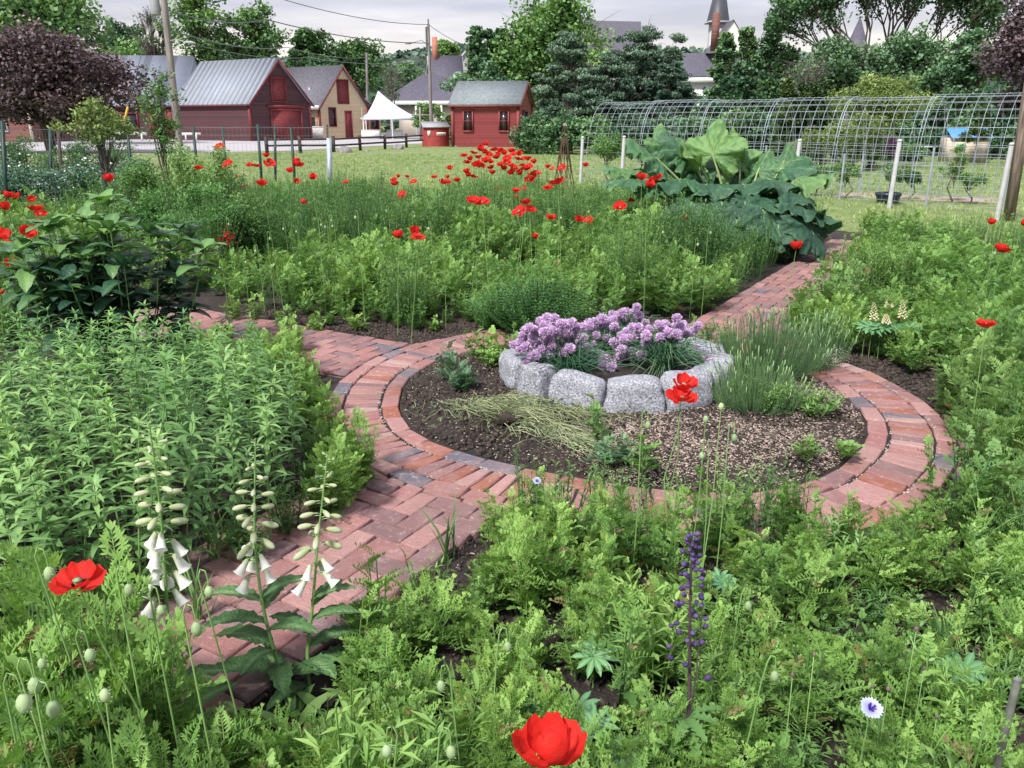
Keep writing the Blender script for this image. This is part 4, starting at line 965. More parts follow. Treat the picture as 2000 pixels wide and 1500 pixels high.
PXR = [(430, 290, 9), (446, 322, 9), (388, 331, 8), (441, 336, 6), (429, 347, 5), (461, 347, 5), (488, 325, 6), (500, 326, 8), (520, 307, 7), (525, 321, 9), (577, 318, 8), (582, 325, 9), (568, 337, 8),
       (512, 363, 11), (475, 366, 6), (580, 357, 7), (608, 350, 9), (592, 399, 8), (676, 357, 5), (777, 347, 5), (770, 354, 6), (771, 362, 7), (796, 347, 5), (808, 357, 6), (786, 381, 7),
       (849, 348, 6), (863, 358, 7), (874, 358, 7), (875, 348, 5), (893, 355, 7), (880, 331, 6),
       (213, 355, 12), (15, 387, 11), (33, 387, 9), (15, 410, 13), (65, 393, 9), (70, 412, 13), (80, 421, 10), (75, 440, 10), (50, 456, 13), (63, 463, 11), (12, 465, 13), (1, 455, 9), (18, 490, 10), (20, 516, 10), (1, 575, 9), (14, 479, 10),
       (924, 396, 11), (942, 398, 11), (1028, 399, 10), (1015, 415, 12), (1035, 413, 10), (1076, 429, 10), (780, 465, 12), (810, 455, 11), (816, 468, 13), (1045, 466, 8), (1132, 432, 9), (1150, 432, 8),
       (1212, 408, 11), (1233, 394, 7), (1255, 381, 7), (1256, 396, 6), (1253, 352, 11), (1284, 352, 11), (1264, 363, 11), (1337, 430, 8), (1555, 487, 13), (1934, 438, 9), (1995, 439, 11), (1955, 493, 13),
       (1090, 360, 13), (1070, 370, 9), (1008, 375, 8), (1023, 368, 5), (1009, 388, 6), (971, 371, 5), (980, 371, 5), (1144, 325, 6), (1098, 329, 7), (1070, 328, 6), (1079, 331, 5)]
CL = [(949, 285), (936, 292), (907, 306), (912, 320), (937, 295), (947, 300), (965, 295), (977, 297), (985, 302), (998, 298), (1005, 303), (1012, 303), (935, 310), (950, 311), (957, 319), (935, 321), (930, 325), (940, 326), (971, 310), (991, 312), (1012, 313), (1023, 312), (1030, 313), (1044, 319), (1033, 327), (978, 324), (1003, 329), (1004, 334), (1014, 342), (1048, 340), (1033, 353), (962, 340), (912, 338), (914, 345), (925, 347), (1028, 333), (955, 305), (990, 320), (960, 330), (1020, 325), (997, 341), (920, 313), (1018, 335), (970, 303), (1038, 345), (985, 332), (948, 318), (925, 301)]
PXR += [(x, y, 7) for x, y in CL]
GRP = {}
def describe(x, y, r):
    if (x, y) in CLS: return 'red poppy in the dense drift below the small red shed', 'poppies in the drift below the red shed'
    if x < 90: return 'red poppy in the cluster at the left edge beside the dark leaved clump', 'poppies at the left edge'
    if x < 660 and y < 420 and x > 350: return 'red poppy at the foot of the thin wire fence on the left', 'poppies by the left wire fence'
    if 660 < x < 900 and y < 400: return 'small red poppy standing against the lawn left of the dense drift', 'poppies against the lawn'
    if 960 < x < 1110 and y < 392 and y > 320: return 'red poppy on the near right side of the dense drift', 'poppies right of the drift'
    return None, 'scattered poppies'
CLS = set(CL)
UL = {(213, 355): 'single red poppy in front of the green fence post on the far left', (924, 396): 'left one of a touching pair of red poppies below the dense drift', (942, 398): 'right one of a touching pair of red poppies below the dense drift',
      (1028, 399): 'topmost of three red poppies clustered above the feathery foliage', (1015, 415): 'lower left of three clustered red poppies', (1035, 413): 'lower right of three clustered red poppies',
      (1076, 429): 'red poppy seen sideways just right of the cluster of three', (780, 465): 'wide red poppy left of the double one in the middle of the bed', (810, 455): 'upper bloom of the double red poppies in the middle of the bed', (816, 468): 'lower bloom of the double red poppies in the middle of the bed',
      (1045, 466): 'small orange-red poppy low in the middle foliage', (1132, 432): 'left one of two flat red poppies above the fine foliage', (1150, 432): 'right one of two flat red poppies above the fine foliage',
      (1212, 408): 'pointed red poppy left of the rhubarb leaves', (1233, 394): 'small red poppy just left below the rhubarb', (1255, 381): 'upper one of two faded poppies in front of the rhubarb', (1256, 396): 'lower one of two faded poppies in front of the rhubarb',
      (1253, 352): 'left one of three red poppies against the rhubarb leaves', (1284, 352): 'right one of three red poppies against the rhubarb leaves', (1264, 363): 'lowest of three red poppies against the rhubarb leaves',
      (1337, 430): 'half-hidden red poppy at the lower left of the rhubarb', (1555, 487): 'red poppy beside the back brick path below the rhubarb', (1934, 438): 'small red poppy in the right foliage, farthest from the path', (1995, 439): 'red poppy cut by the right edge of the picture', (1955, 493): 'red poppy with a hooked bud in the right foliage',
      (1144, 325): 'small red poppy beside the first white post of the arch', (1098, 329): 'red poppy below the rusty obelisk', (1070, 328): 'left of two small poppies beside the rusty obelisk', (1079, 331): 'right of two small poppies beside the rusty obelisk', (786, 381): 'small red poppy low before the lawn left of the drift', (592, 399): 'lone red poppy low in the foliage left of the middle',
      (1090, 360): 'largest red poppy on a tall stem right of the dense drift'}
PROTO = []
for (x, y, rad) in PXR:
    D = min(13.2, F*.046/rad/1.0); D = max(D, 5.0)
    z = atD(x, y, D).z
    while z > 1.12 and D < 14: D += .3; z = atD(x, y, D).z
    while z < .45 and D > 5: D -= .3; z = atD(x, y, D).z
    if x < 100: D = min(D, 6.6)
    p = atD(x, y, D); R = rad*1.42*D/F
    lab, gp = describe(x, y, rad)
    if (x, y) in UL: lab = UL[(x, y)]; gp = 'poppies seen singly' 
    if lab is None: lab = 'red poppy above the foliage at the left edge'; gp = 'scattered poppies'
    tl = (rp.uniform(-.5, .9), rp.uniform(-1, 1)); 
    f = (p.x+rp.uniform(-.1, .1), p.y+rp.uniform(-.05, .15), .02)
    poppy(tuple(p), f, R, lab, tl, rp.uniform(.25, .95), gp, rp, False)
# four near blooms
p = atD(155, 1146, 1.36); poppy(tuple(p), (p.x+.07, p.y+.08, .02), .055, 'large red poppy at the lower left in front of the white foxgloves', (.12, 0), .33, 'near red poppies', random.Random(3), True)
p = atD(1076, 1495, .98); poppy(tuple(p), (p.x+.02, p.y-.1, .02), .074, 'largest red poppy at the bottom edge of the picture, blooming upwards', (-.15, .3), .8, 'near red poppies', random.Random(6), True)
p = atD(1331, 783, 2.75); poppy(tuple(p), (p.x-.05, p.y-.1, .02), .062, 'red poppy bloom in front of the granite block with a second bloom above it', (.3, .2), .5, 'near red poppies', random.Random(12), True)
p = atD(1334, 757, 2.80); poppy(tuple(p), (p.x-.02, p.y+.1, .02), .056, 'upper red poppy bloom behind the one before the granite block', (.35, .5), .6, 'near red poppies', random.Random(14), True)
p = atD(1925, 640, 3.5); poppy(tuple(p), (p.x+.05, p.y+.05, .02), .052, 'red poppy on a tall stem above the foliage at the right', (-.05, .1), .42, 'near red poppies', random.Random(15), True)
# nodding and upright buds
def bud(top, foot, label, nod=True, size=.011, side=1, group=None, r=rp):
    top = np.array(top); foot = np.array(foot); t = thing('poppy_bud', label, 'poppy bud', tuple(foot), group=group); h = top-foot
    g = Geo(); w_ = size*1.9*side
    if nod:
        P = [np.zeros(3), h*.4+[.004, 0, .01], h*.8, h+[0, 0, -.02], h+[w_*.35, 0, 0], h+[w_*.9, 0, -.004], h+[w_*1.05, 0, -.022], h+[w_*1.08, 0, -.045]]
        c = h+np.array([w_*1.08, 0, -.045-size*1.2]); 
    else: P = [np.zeros(3), h*.5+[.008*side, 0, .01], h]; c = h+np.array([0, 0, size*1.1])
    P = [np.array(q) for q in P]; Q = []; 
    for i in range(len(P)-1): Q += [P[i], (P[i]+P[i+1])/2]
    Q.append(P[-1]); g.tube(Q, np.linspace(.0024, .0014, len(Q)), 5, .6, cap=False); g.build('stem', [M['stem']], t, smooth=True)
    g = Geo(); g.lathe([(0, -1.5), (.45, -1.3), (.85, -.7), (1, 0), (.85, .75), (.45, 1.3), (0, 1.5)], 10, c=c, tone=.5, sc=size)
    for k in range(26): 
        a = r.uniform(0, 6.3); z = r.uniform(-1, 1); rad = size*math.sqrt(max(0, 1-z*z*.45)); q = c+[math.cos(a)*rad, math.sin(a)*rad, z*size*1.3]; g.tube([q, q+[math.cos(a)*.004, math.sin(a)*.004, 0]], [.0004, .0002], 3, .9, cap=False)
    g.build('bud', [M['bud']], t, smooth=True)
BD = [(65, 1070, 1.45, 1, .011), (225, 1105, 1.5, 1, .010), (290, 1145, 1.42, 1, .0085), (385, 1112, 1.6, 1, .010), (355, 1180, 1.45, 1, .0115), (145, 1230, 1.35, 1, .0105), (30, 1285, 1.25, 1, .012), (65, 1330, 1.2, 1, .012), (3, 1315, 1.15, 1, .013), (55, 1250, 1.4, 1, .009)]
for i, (x, y, D, s, sz) in enumerate(BD):
    p = atD(x, y, D); bud(tuple(p), (p.x+rp.uniform(-.03, .05), p.y+rp.uniform(-.02, .08), .02), 'green nodding poppy bud in the lower left corner', True, sz, 1, 'nodding buds in the lower left corner')
for x, y, D, s, lab in ((878, 1298, 1.55, -1, 'nodding poppy bud over dark soil at the bottom, left of the middle'), (775, 1418, 1.25, -1, 'nodding poppy bud low at the bottom, on the left of a pair'), (858, 1420, 1.25, 1, 'nodding poppy bud low at the bottom, on the right of a pair'),
                        (1450, 1148, 1.95, 1, 'nodding poppy bud right of the purple spike'), (1500, 1280, 1.6, 1, 'nodding poppy bud left of the blue cornflower'), (1425, 825, 2.6, 1, 'nodding poppy bud before the mulch, rightmost of its group'),
                        (1255, 800, 2.6, 1, 'nodding poppy bud in front of the granite, left of the red bloom'), (1385, 860, 2.6, -1, 'small nodding poppy bud on a short stem before the mulch'), (975, 1225, 1.75, 1, 'thin nodding bud among the front clumps'), (1940, 480, 6, 1, 'hooked poppy bud under the red poppy at the right')):
    p = atD(x, y, D); bud(tuple(p), (p.x+rp.uniform(-.05, .03), p.y+rp.uniform(-.03, .05), .02), lab, True, .010, s, 'single nodding buds')
for x, y, D, lab in ((1408, 800, 2.6, 'upright beige poppy seed head before the lavender'), (207, 1368, 1.22, 'pale upright poppy seed head in the lower left corner'), (1378, 825, 2.6, 'upright green bud beside the beige seed head')):
    p = atD(x, y, D); bud(tuple(p), (p.x-.03, p.y-.03, .02), lab, False, .0095, 1, 'upright seed heads')
r6 = random.Random(6)
for k in range(60):           # nodding buds standing over the beds behind
    x = r6.choice([r6.uniform(420, 700), r6.uniform(650, 1400), r6.uniform(560, 900), r6.uniform(1620, 1990)]); y = r6.uniform(395, 560) if x < 1600 else r6.uniform(480, 700); D = r6.uniform(6.3, 9.)
    p = atD(x, y, D)
    if .4 < p.z < 1.0: bud(tuple(p), (p.x, p.y+.03, .02), 'small nodding poppy bud rising above the foliage of the back beds', True, .010, r6.choice([-1, 1]), 'nodding buds over the back beds')
# ------------------------------------------------------------------ foxgloves
def align(d):                                   # rotation taking +Z to d
    d = np.array(d, float); d /= np.linalg.norm(d); az = math.atan2(d[1], d[0]); return rz(az)@ry(math.acos(max(-1, min(1, d[2]))))
def bell(Ln, r, opn=1.):
    """foxglove bell hanging along +Z (mouth at +Z)"""
    g = Geo(); n = 12; pr = [(.12, 0), (.22, .08), (.26, .25), (.33, .5), (.40, .72), (.40+.05*opn, .86), (.42+.16*opn, .97)]
    if opn < .3: pr = [(.12, 0), (.24, .15), (.32, .45), (.30, .75), (.18, .93), (.02, 1.)]
    th = np.arange(n)/n*2*PI; V = []; T = []
    for i, (q, z) in enumerate(pr):
        for a in th:
            f = 1+(.10*math.cos(a*4+r) if i == len(pr)-1 and opn > .3 else 0)
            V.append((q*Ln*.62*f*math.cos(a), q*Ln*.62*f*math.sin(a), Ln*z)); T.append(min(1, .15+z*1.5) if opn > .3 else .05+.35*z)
    k = len(pr); i = np.arange(k-1)[:, None]*n; j = np.arange(n)[None]; j2 = (j+1) % n
    g.add(V, np.stack([i+j, i+j2, i+n+j2, i+n+j], -1).reshape(-1, 4), T); return g
def big_leaf(Ln, W, curl, wavy, r, n=14):
    """long leaf with a wavy edge, 5 columns"""
    t = np.linspace(0, 1, n+1); ph = -.2+curl*t; y = np.concatenate([[0], np.cumsum(np.cos(ph[:-1]))])*Ln/n; z = -np.concatenate([[0], np.cumsum(np.sin(ph[:-1]))])*Ln/n
    hw = W/2*np.sin(PI*np.clip(t, 0, 1)**.8)**.8+.004; hw[-1] = .001; V = []; T = []
    ks = r.uniform(0, 6)
    for c in (-1, -.5, 0, .5, 1):
        for i in range(n+1):
            V.append((c*hw[i]*(1+(.10*((i % 2)*2-1) if abs(c) == 1 else 0)), y[i]-abs(c)*.0, z[i]+abs(c)*hw[i]*.28+(wavy*W*math.sin(i*2.3+ks+c) if abs(c) == 1 else 0)-(wavy*.4*W if abs(c) == .5 else 0))); T.append(.35 if c else .75)
    m = n+1; Fs = [(c*m+i, (c+1)*m+i, (c+1)*m+i+1, c*m+i+1) for c in range(4) for i in range(n)]
    return np.array(V), Fs, np.array(T)
def foxglove(foot, top, label, r, bends, nbud, nopen, leafz):
    foot = np.array(foot); top = np.array(top); t = thing('foxglove', label, 'foxglove', tuple(foot), group='white foxgloves by the front path'); h = top-foot
    pts = [np.array([0, 0, 0])]+[np.array(b)-foot for b in bends]+[h]; pts = np.array(pts)
    zz = np.linspace(0, h[2], 16); sp = np.stack([np.interp(zz, pts[:, 2], pts[:, 0]), np.interp(zz, pts[:, 2], pts[:, 1]), zz], 1)
    for _ in range(2): sp[1:-1] = (sp[:-2]+sp[1:-1]*2+sp[2:])/4
    g = Geo(); g.tube(sp, np.linspace(.0062, .0016, 16), 7, .45); g.build('stem', [M['stem']], t, smooth=True)
    def P(u): return np.array([np.interp(u*h[2], sp[:, 2], sp[:, k]) for k in range(3)])
    n = nbud+nopen; u0 = .47
    for k in range(n):
        f = k/(n-1); u = u0+(1-u0)*(f**.9)*.985; p = P(u); a = k*2.2+r.uniform(-.5, .5)-1.2
        a = -PI/2+((a+PI) % (2*PI)-PI)*.95; size = max(.07, (1-f)**.8)
        op = k < nopen; droop = .9 if op else .55-.8*f
        d = np.array([math.cos(a), math.sin(a), -droop if not op else -r.uniform(.9, 2.2)]); ped = .010+.016*size
        q = p+np.array([math.cos(a)*ped, math.sin(a)*ped, ped*.3])
        g = Geo(); g.tube([p, (p+q)/2+[0, 0, .003], q], [.0014, .0014, .0018], 4, .5)
        for s in range(5):
            b = blade(.011+.014*size, .008+.006*size, 2, .2, .4); b_ = b[0]@(rx(PI/2-.35)).T; b_ = b_@(rz(s*1.257)).T; g.add(b_@align(d).T+q, b[1], .5)
        b = blade(.025*size+.012, .006, 2, .2, .8); g.add(b[0]@(rz(a-PI/2)@rx(.1)).T+p-[0, 0, .004], b[1], .45)
        if not op and k < nopen+nbud*.75:
            bl_ = bell((.050*size+.010), r.uniform(0, 6), .1); cal = g.build('bud' if True else '', [M['bud']], t)
            g2 = Geo(); g2.merge(bl_, align(d), q); g2.build('closed_petals', [M['foxwhite']], cal, smooth=True)
        elif op:
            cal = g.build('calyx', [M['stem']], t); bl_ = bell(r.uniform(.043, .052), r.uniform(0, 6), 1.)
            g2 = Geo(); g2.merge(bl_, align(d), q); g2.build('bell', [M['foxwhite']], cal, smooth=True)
        else: g.build('bud', [M['bud']], t)
    for (u, a, ln, wd, cu) in leafz:
        V, Fs, T = big_leaf(ln, wd, cu, .06, r); p = P(u) if u > 0 else np.zeros(3)
        g = Geo(); g.add(V@(rz(a-PI/2)@rx(.35)).T+p, Fs, T); g.build('leaf', [M['foxleaf']], t, smooth=True)
    return t
M['foxleaf'] = leafmat('foxglove_leaf', (.03, .07, .025), (.06, .125, .045), (.15, .23, .10), rough=.5, trans=.2, bmp=.9, bs=80)
rf = random.Random(5)
L1 = [(.36, PI, .17, .05, .9), (.38, .4, .15, .05, .8), (.33, 1.2, .14, .045, .6), (.27, PI+.3, .19, .06, 1.0), (.24, -.3, .17, .06, .9), (.17, PI-.2, .20, .065, 1.1), (.16, -1.9, .16, .055, .9), (.07, PI+.15, .24, .075, 1.1), (.06, -.1, .2, .06, 1.), (.03, 2.2, .18, .06, .9), (.1, -1.2, .17, .06, 1.1)]
f2 = at(577, 1372); foxglove((f2.x-.02, f2.y, .02), atD(499, 856, 2.03), 'middle white foxglove with open white bells over the brick path', rf, [atD(545, 1305, 2.03), atD(512, 1185, 2.03), atD(496, 1050, 2.03)], 24, 6, L1)
foxglove((f2.x+.04, f2.y+.02, .02), atD(640, 888, 2.08), 'rightmost white foxglove with one white bell hanging over the brick path', rf, [atD(596, 1300, 2.06), atD(611, 1185, 2.06), atD(620, 1060, 2.07)], 24, 5,
         [(.38, .1, .13, .045, .7), (.35, .9, .12, .04, .6), (.28, 0, .15, .05, .8), (.22, PI-.4, .15, .05, .9), (.15, .3, .18, .055, .9), (.1, -.8, .16, .06, .9), (.05, .6, .19, .06, .9), (.02, -2.2, .16, .05, 1.)])
p = at(345, 1440); foxglove((p.x, p.y, .02), atD(288, 805, 1.78), 'tallest foxglove at the left with many cream buds and white bells', rf, [atD(335, 1330, 1.8), atD(326, 1180, 1.8), atD(318, 1040, 1.8), atD(305, 920, 1.79)], 24, 13,
         [(.2, PI, .14, .05, .9), (.18, .2, .15, .05, .8), (.08, 2.5, .18, .06, 1.), (.06, -.6, .18, .06, 1.), (.03, .8, .2, .06, .9)])
# ------------------------------------------------------------------ purple bud spike, cornflowers, lupins
r = random.Random(17)
ft = at(1340, 1432); top = atD(1352, 1048, 1.72); ft = np.array([atD(1338, 1440, 1.72).x, 1.70, .02]); tp_ = np.array(top); h = tp_-ft
t = thing('monkshood', 'dark stemmed spike of purple buds standing in the front bed', 'flower spike', tuple(ft))
g = Geo(); g.tube([(0, 0, 0), h*.35+[.006, 0, 0], h*.7, h], [.0055, .005, .0035, .002], 7, 0.); g.tube([h*.12, h*.4+[.02, 0, 0], h*.62+[.028, 0, 0], h*.8+[.03, .0, .0]], [.002, .002, .0016, .001], 5, 0); g.build('stem', [M['purplestem'] if 'purplestem' in M else M['rust']], t, smooth=True)
for k in range(56):
    u = .40+.60*(k/55)**.55; a = k*2.4+r.uniform(-.5, .5); ln = (.010+.018*min(1, (1-u)*6)+.035*max(0, .85-u))*r.uniform(.7, 1.25); p = h*u; q = p+np.array([math.cos(a)*ln, math.sin(a)*ln, .008]); s = (.0085-.0030*u)*r.uniform(.9, 1.15)
    g = Geo(); g.tube([p, q], [.001, .0008], 3, .1); 
    g.lathe([(0, -1.1), (.7, -.8), (1, 0), (.8, .7), (.25, 1.2), (0, 1.3)], 8, c=q, tone=r.uniform(.1, 1), sc=s, R=align((math.cos(a), math.sin(a), .3)))
    g.build('flower_bud', [M['delph']], t, smooth=True)
for k in range(9):
    a = r.uniform(0, 6.3); b = lobed_leaf(.10, .075, 6, .5, .7); g = Geo(); u = r.uniform(.02, .3); R_ = rz(a)@rx(r.uniform(.0, .6))
    for q in (-.7, 0, .7): g.merge(b, R_@rz(q)@np.diag([.5, 1, 1.]), h*u, r.uniform(.9, 1.3), .6)
    g.build('leaf', [M['fresh']], t)
def cornflower(px, py, D, R, label, r):
    p = np.array(atD(px, py, D)); ft = np.array([p[0]-.02, p[1]+.02, .02]); t = thing('cornflower', label, 'cornflower', tuple(ft), group='blue cornflowers'); h = p-ft
    g = Geo(); g.tube([(0, 0, 0), h*.5+[.01, 0, .01], h-[0, 0, .012]], [.0016, .0014, .001], 5, .5); g.lathe([(0, -.02), (.004, -.017), (.005, -.010), (.003, -.002)], 8, c=h, tone=.4); g.build('stem', [M['stem']], t)
    g = Geo()
    for k in range(12):
        a = k/12*2*PI+r.uniform(-.1, .1); 
        for q in (-.35, 0, .35):
            V, Fc = lobe(R*r.uniform(.9, 1.05), R*.34, q*.9); V[:, 2] += V[:, 1]*.35; g.add(V@(rx(.6)@rz(a)).T+h, Fc, np.clip(.3+V[:, 1]/R, 0, 1))
    g.build('ray_petals', [M['cornflower']], t); g = Geo()
    for k in range(16): a = r.uniform(0, 6.3); q = rx(.6)@np.array([math.cos(a)*R*.35, math.sin(a)*R*.35, R*.5]); g.tube([h, h+q], [.0008, .0013], 3, 0)
    g.build('florets', [M['cornflower']], t)
cornflower(1700, 1384, 1.42, .024, 'pale blue cornflower in the lower right of the front bed', r)
cornflower(1049, 940, 2.95, .017, 'tiny blue cornflower on a thin stem above the front brick rim', r)
for x, y, s in ((1548, 1318, .006), (1705, 1340, .0055), (1735, 1345, .007), (1790, 1228, .007), (1590, 1278, .005), (1830, 1400, .006), (1805, 1305, .005)):
    p = np.array(atD(x, y, 1.55)); t = thing('cornflower_bud', 'small brownish cornflower bud on a thin stem in the lower right', 'flower bud', (p[0], p[1]+.02, .02), group='cornflower buds'); h = np.array([0, -.02, p[2]-.02])
    g = Geo(); g.tube([(0, 0, 0), h*.5+[.008, 0, 0], h], [.0014, .0012, .001], 4, .5); g.build('stem', [M['stem']], t); g = Geo(); g.lathe([(0, -1.2), (.8, -.7), (1, 0), (.6, .9), (.1, 1.3)], 8, c=h, sc=s*.8, tone=.3); g.build('bud', [M['darkbud']], t, smooth=True)
def lupin(px, py, pyb, D, label, r):
    p = np.array(atD(px, py, D)); b_ = np.array(atD(px, pyb, D)); ft = np.array([p[0]-.02, p[1]+.05, .02]); t = thing('lupin', label, 'lupin', tuple(ft), group='cream lupins'); h = p-ft; hb = b_-ft
    g = Geo(); g.tube([(0, 0, 0), hb, h], [.003, .0025, .001], 5, .5); g.build('stem', [M['stem']], t); g = Geo(); L_ = np.linalg.norm(h-hb); n = 46
    for k in range(n):
        f = k/n; a = k*2.4; rad = .024*(1-f)**.6+.003; q = hb+(h-hb)*f+np.array([math.cos(a)*rad, math.sin(a)*rad, 0]); g.lathe([(0, -1), (.8, -.4), (.9, .4), (0, 1.1)], 5, c=q, sc=.0085*(1-f*.6), tone=min(1, .3+(1-f)*.7+r.uniform(-.2, .2)), R=align((math.cos(a), math.sin(a), .5)))
    g.build('flower_spike', [M['lupin']], t)
lupin(1707, 590, 626, 5.6, 'left cream lupin spike in the foliage right of the brick ring', r); lupin(1736, 583, 600, 5.9, 'middle cream lupin spike, half hidden', r)
lupin(1763, 585, 622, 5.6, 'right cream lupin spike in the foliage right of the brick ring', r); lupin(1731, 613, 632, 5.5, 'short unopened lupin spike between its two cream neighbours', r)
def palmate(loc, R, label, r, n=10, ht=.10, group='palmate lupin leaves in the front bed'):
    t = thing('lupin_leaf_plant', label, 'lupin leaf', loc, group=group); g = Geo(); g.tube([(0, 0, 0), (0, .005, ht*.5), (0, 0, ht)], [.002, .0018, .0016], 5, .5); g.build('stalk', [M['stem']], t)
    g = Geo(); tl = rx(r.uniform(.1, .5))@ry(r.uniform(-.25, .25))
    for k in range(n):
        b = blade(R*r.uniform(.85, 1.08), R*.27, 4, .45, r.uniform(.2, .7), .6, .8); m = len(b[0])//3; T = np.concatenate([np.full(m, .2), np.full(m, .75), np.full(m, .2)])
        g.add(b[0]@(tl@rz(k/n*2*PI*.97+r.uniform(-.05, .05))@rx(.15)).T+[0, 0, ht], b[1], T*.8+.05)
    g.build('leaflets', [M['lupleaf']], t)
M['lupleaf'] = leafmat('lupin_leaf_skin', (.03, .085, .04), (.07, .16, .07), (.17, .28, .12), rough=.45, trans=.15)
for i, (x, y, R, lab) in enumerate(((1160, 1275, .075, 'dark green lupin rosette right of the middle of the front bed'), (1195, 1245, .055, 'small pale lupin leaf above the dark rosette'), (1175, 1205, .06, 'lupin leaf farthest back in the front bed'), (1022, 1385, .075, 'lupin leaf with pale edges left of the large poppy top'),
        (1125, 1380, .07, 'lupin leaf over bare soil above the large poppy'), (1095, 1410, .065, 'lupin leaf peeping out just above the large red poppy'), (1160, 1410, .065, 'striped lupin leaf right above the large red poppy'), (1215, 1475, .075, 'lupin rosette at the bottom edge right of the large poppy'),
        (1805, 1285, .055, 'pale rimmed lupin leaf in the lower right'), (1880, 1305, .085, 'largest yellowish lupin leaf near the steel stake'), (1985, 1205, .05, 'lupin leaf cut by the right edge'), (1405, 1125, .06, 'lupin leaf behind the purple bud spike'), (1190, 885, .05, 'small lupin rosette in front of the granite blocks'), (1415, 1135, .05, 'small lupin leaf beside the nodding bud'))):
    p = at(x, y+12, .12); palmate((p.x, p.y, .02), R, lab, r, 11, .11)
# dark lupin leaves below the spikes
for x, y in ((1690, 650), (1720, 655), (1750, 645), (1775, 650), (1700, 670)): p = atD(x, y, 5.5); palmate((p.x, p.y, max(.02, p.z-.25)), .11, 'dark lupin foliage under the cream spikes', r, 9, .22, 'foliage of the cream lupins')
# broad upright leaves at the bottom (left of middle)
t = thing('broad_leaf_clump', 'clump of upright dark glossy leaves at the bottom left of the middle', 'plant', tuple(at(735, 1440)), group=None); c0 = at(735, 1440)
for k in range(52):
    p = at(r.uniform(560, 900), r.uniform(1370, 1530)); b = blade(r.uniform(.10, .17), r.uniform(.03, .045), 5, .3, r.uniform(.3, 1.1), .35)
    g = Geo(); g.add(b[0]@(rz(r.uniform(0, 6.3))@rx(r.uniform(.6, 1.35))).T+[p.x-c0.x, p.y-c0.y, .01], b[1], r.uniform(.1, .8)); g.build('leaf', [M['mid'] if k % 3 else M['fresh']], t)
for i, (x, y) in enumerate([(610, 1470), (575, 1430), (560, 1490), (640, 1500), (500, 1480), (960, 1490), (930, 1460), (880, 1500), (790, 1490)]):
    pass
individuals('cut_leaf_shoot', 'plant', 'bright lime cut-leaved shoot at the bottom edge', 'lime shoots along the bottom edge', FT, [M['lime']], [(at(x, y, .15).x, at(x, y, .15).y) for x, y in ((480, 1450), (560, 1460), (610, 1480), (540, 1520), (690, 1530), (960, 1470), (900, 1500), (1010, 1330), (1230, 1470), (1290, 1440), (1480, 1430), (1520, 1480), (1400, 1500))], (.5, .75), .15, r)
# grassy tufts
for i, (x, y, H, lab) in enumerate(((880, 1060, .30, 'thin upright grass shoot at the path edge left of the fine plants'), (1205, 1010, .26, 'grass tuft in front of the round bed'), (1620, 1160, .26, 'upright grass tuft below the dark blue brick'), (1900, 1060, .34, 'long-bladed grass tuft at the right edge'), (1985, 1060, .36, 'grass tuft cut by the right edge'), (1945, 1350, .3, 'grass tuft beside the steel stake'), (1850, 1230, .2, 'short broad grass tuft in the lower right'), (385, 1180, .3, 'grey green grass tuft beside the tallest foxglove'), (1745, 1420, .2, 'grass tuft below the blue cornflower'), (1660, 1380, .2, 'grass tuft left of the blue cornflower'), (415, 1060, .38, 'grass tuft behind the foxgloves at the path edge'))):
    p = at(x, y, .1); o = blade_tuft(H, 12, .010, .04, r, .45).build('grass_tuft', [M['willow']]); o.location = (p.x, p.y, .012); tag(o, lab, 'grass tuft')
# white and mauve little flowers at lower left
for i, (x, y, D, mt, lab) in enumerate(((160, 1250, 1.6, 'magenta', 'mauve flower behind the poppy foliage, lower left'), (163, 1295, 1.6, 'magenta', 'small mauve flower low behind the poppy foliage'), (263, 1295, 1.62, 'magenta', 'mauve flower beside the white bells of the tall foxglove'))):
    p = np.array(atD(x, y, D)); t = thing('mauve_flower', lab, 'flower', (p[0], p[1], .02)); h = np.array([0, 0, p[2]-.02]); g = Geo(); g.tube([(0, 0, 0), h], [.0015, .001], 4, .5); g.build('stem', [M['stem']], t); g = Geo()
    for k in range(14): V, Fc = lobe(.016, .010, k*.9, lift=.3); g.add(V@(rand_rot(1)[0]*.3+rx(-.9)*.7).T+h, Fc, r.uniform(.2, 1))
    g.build('petals', [M[mt]], t)
# ------------------------------------------------------------------ plants inside the round bed
def bedplant(px, py, geo, mat, name, label, sc=1., z=.1):
    p = at(px, py, z); o = geo.build(name, [mat]); o.location = (p.x, p.y, z-.02); o.scale = (sc,)*3; tag(o, label, 'plant'); return o
rb = random.Random(12)
FB = lambda H, s, n=8: feathery(H, s, n, 7, .075, .034, .014, True, 3, rb, .4)
bedplant(880, 742, FB(.26, .10), M['blue'], 'grey_leaf_plant', 'grey green lobed plant at the upper left of the round bed')
bedplant(905, 760, FB(.2, .13), M['blue'], 'low_grey_plant', 'lower grey green plant beside the narrow granite block')
bedplant(958, 715, FB(.26, .12), M['lime'], 'lime_plant', 'bright lime plant behind the left end of the stone ring')
bedplant(945, 700, FB(.3, .14), M['lime'], 'lime_plant', 'lime plant leaning over the brick rim behind the stone ring')
bedplant(1195, 900, FB(.2, .11), M['blue'], 'blue_green_plant', 'blue green plant growing in front of the granite blocks')
bedplant(1160, 860, feathery(.3, .06, 4, 6, .07, .03, .013, True, 3, rb, .2), M['fresh'], 'young_shoot', 'slim shoot standing before the middle granite block')
bedplant(1255, 930, feathery(.26, .05, 4, 7, .07, .03, .015, True, 3, rb, .3), M['lime'], 'lime_shoot', 'single bright lime shoot against the mulch')
bedplant(1575, 890, FB(.11, .05, 4), M['fresh'], 'weed', 'small fern-like weed on the mulch at the right')
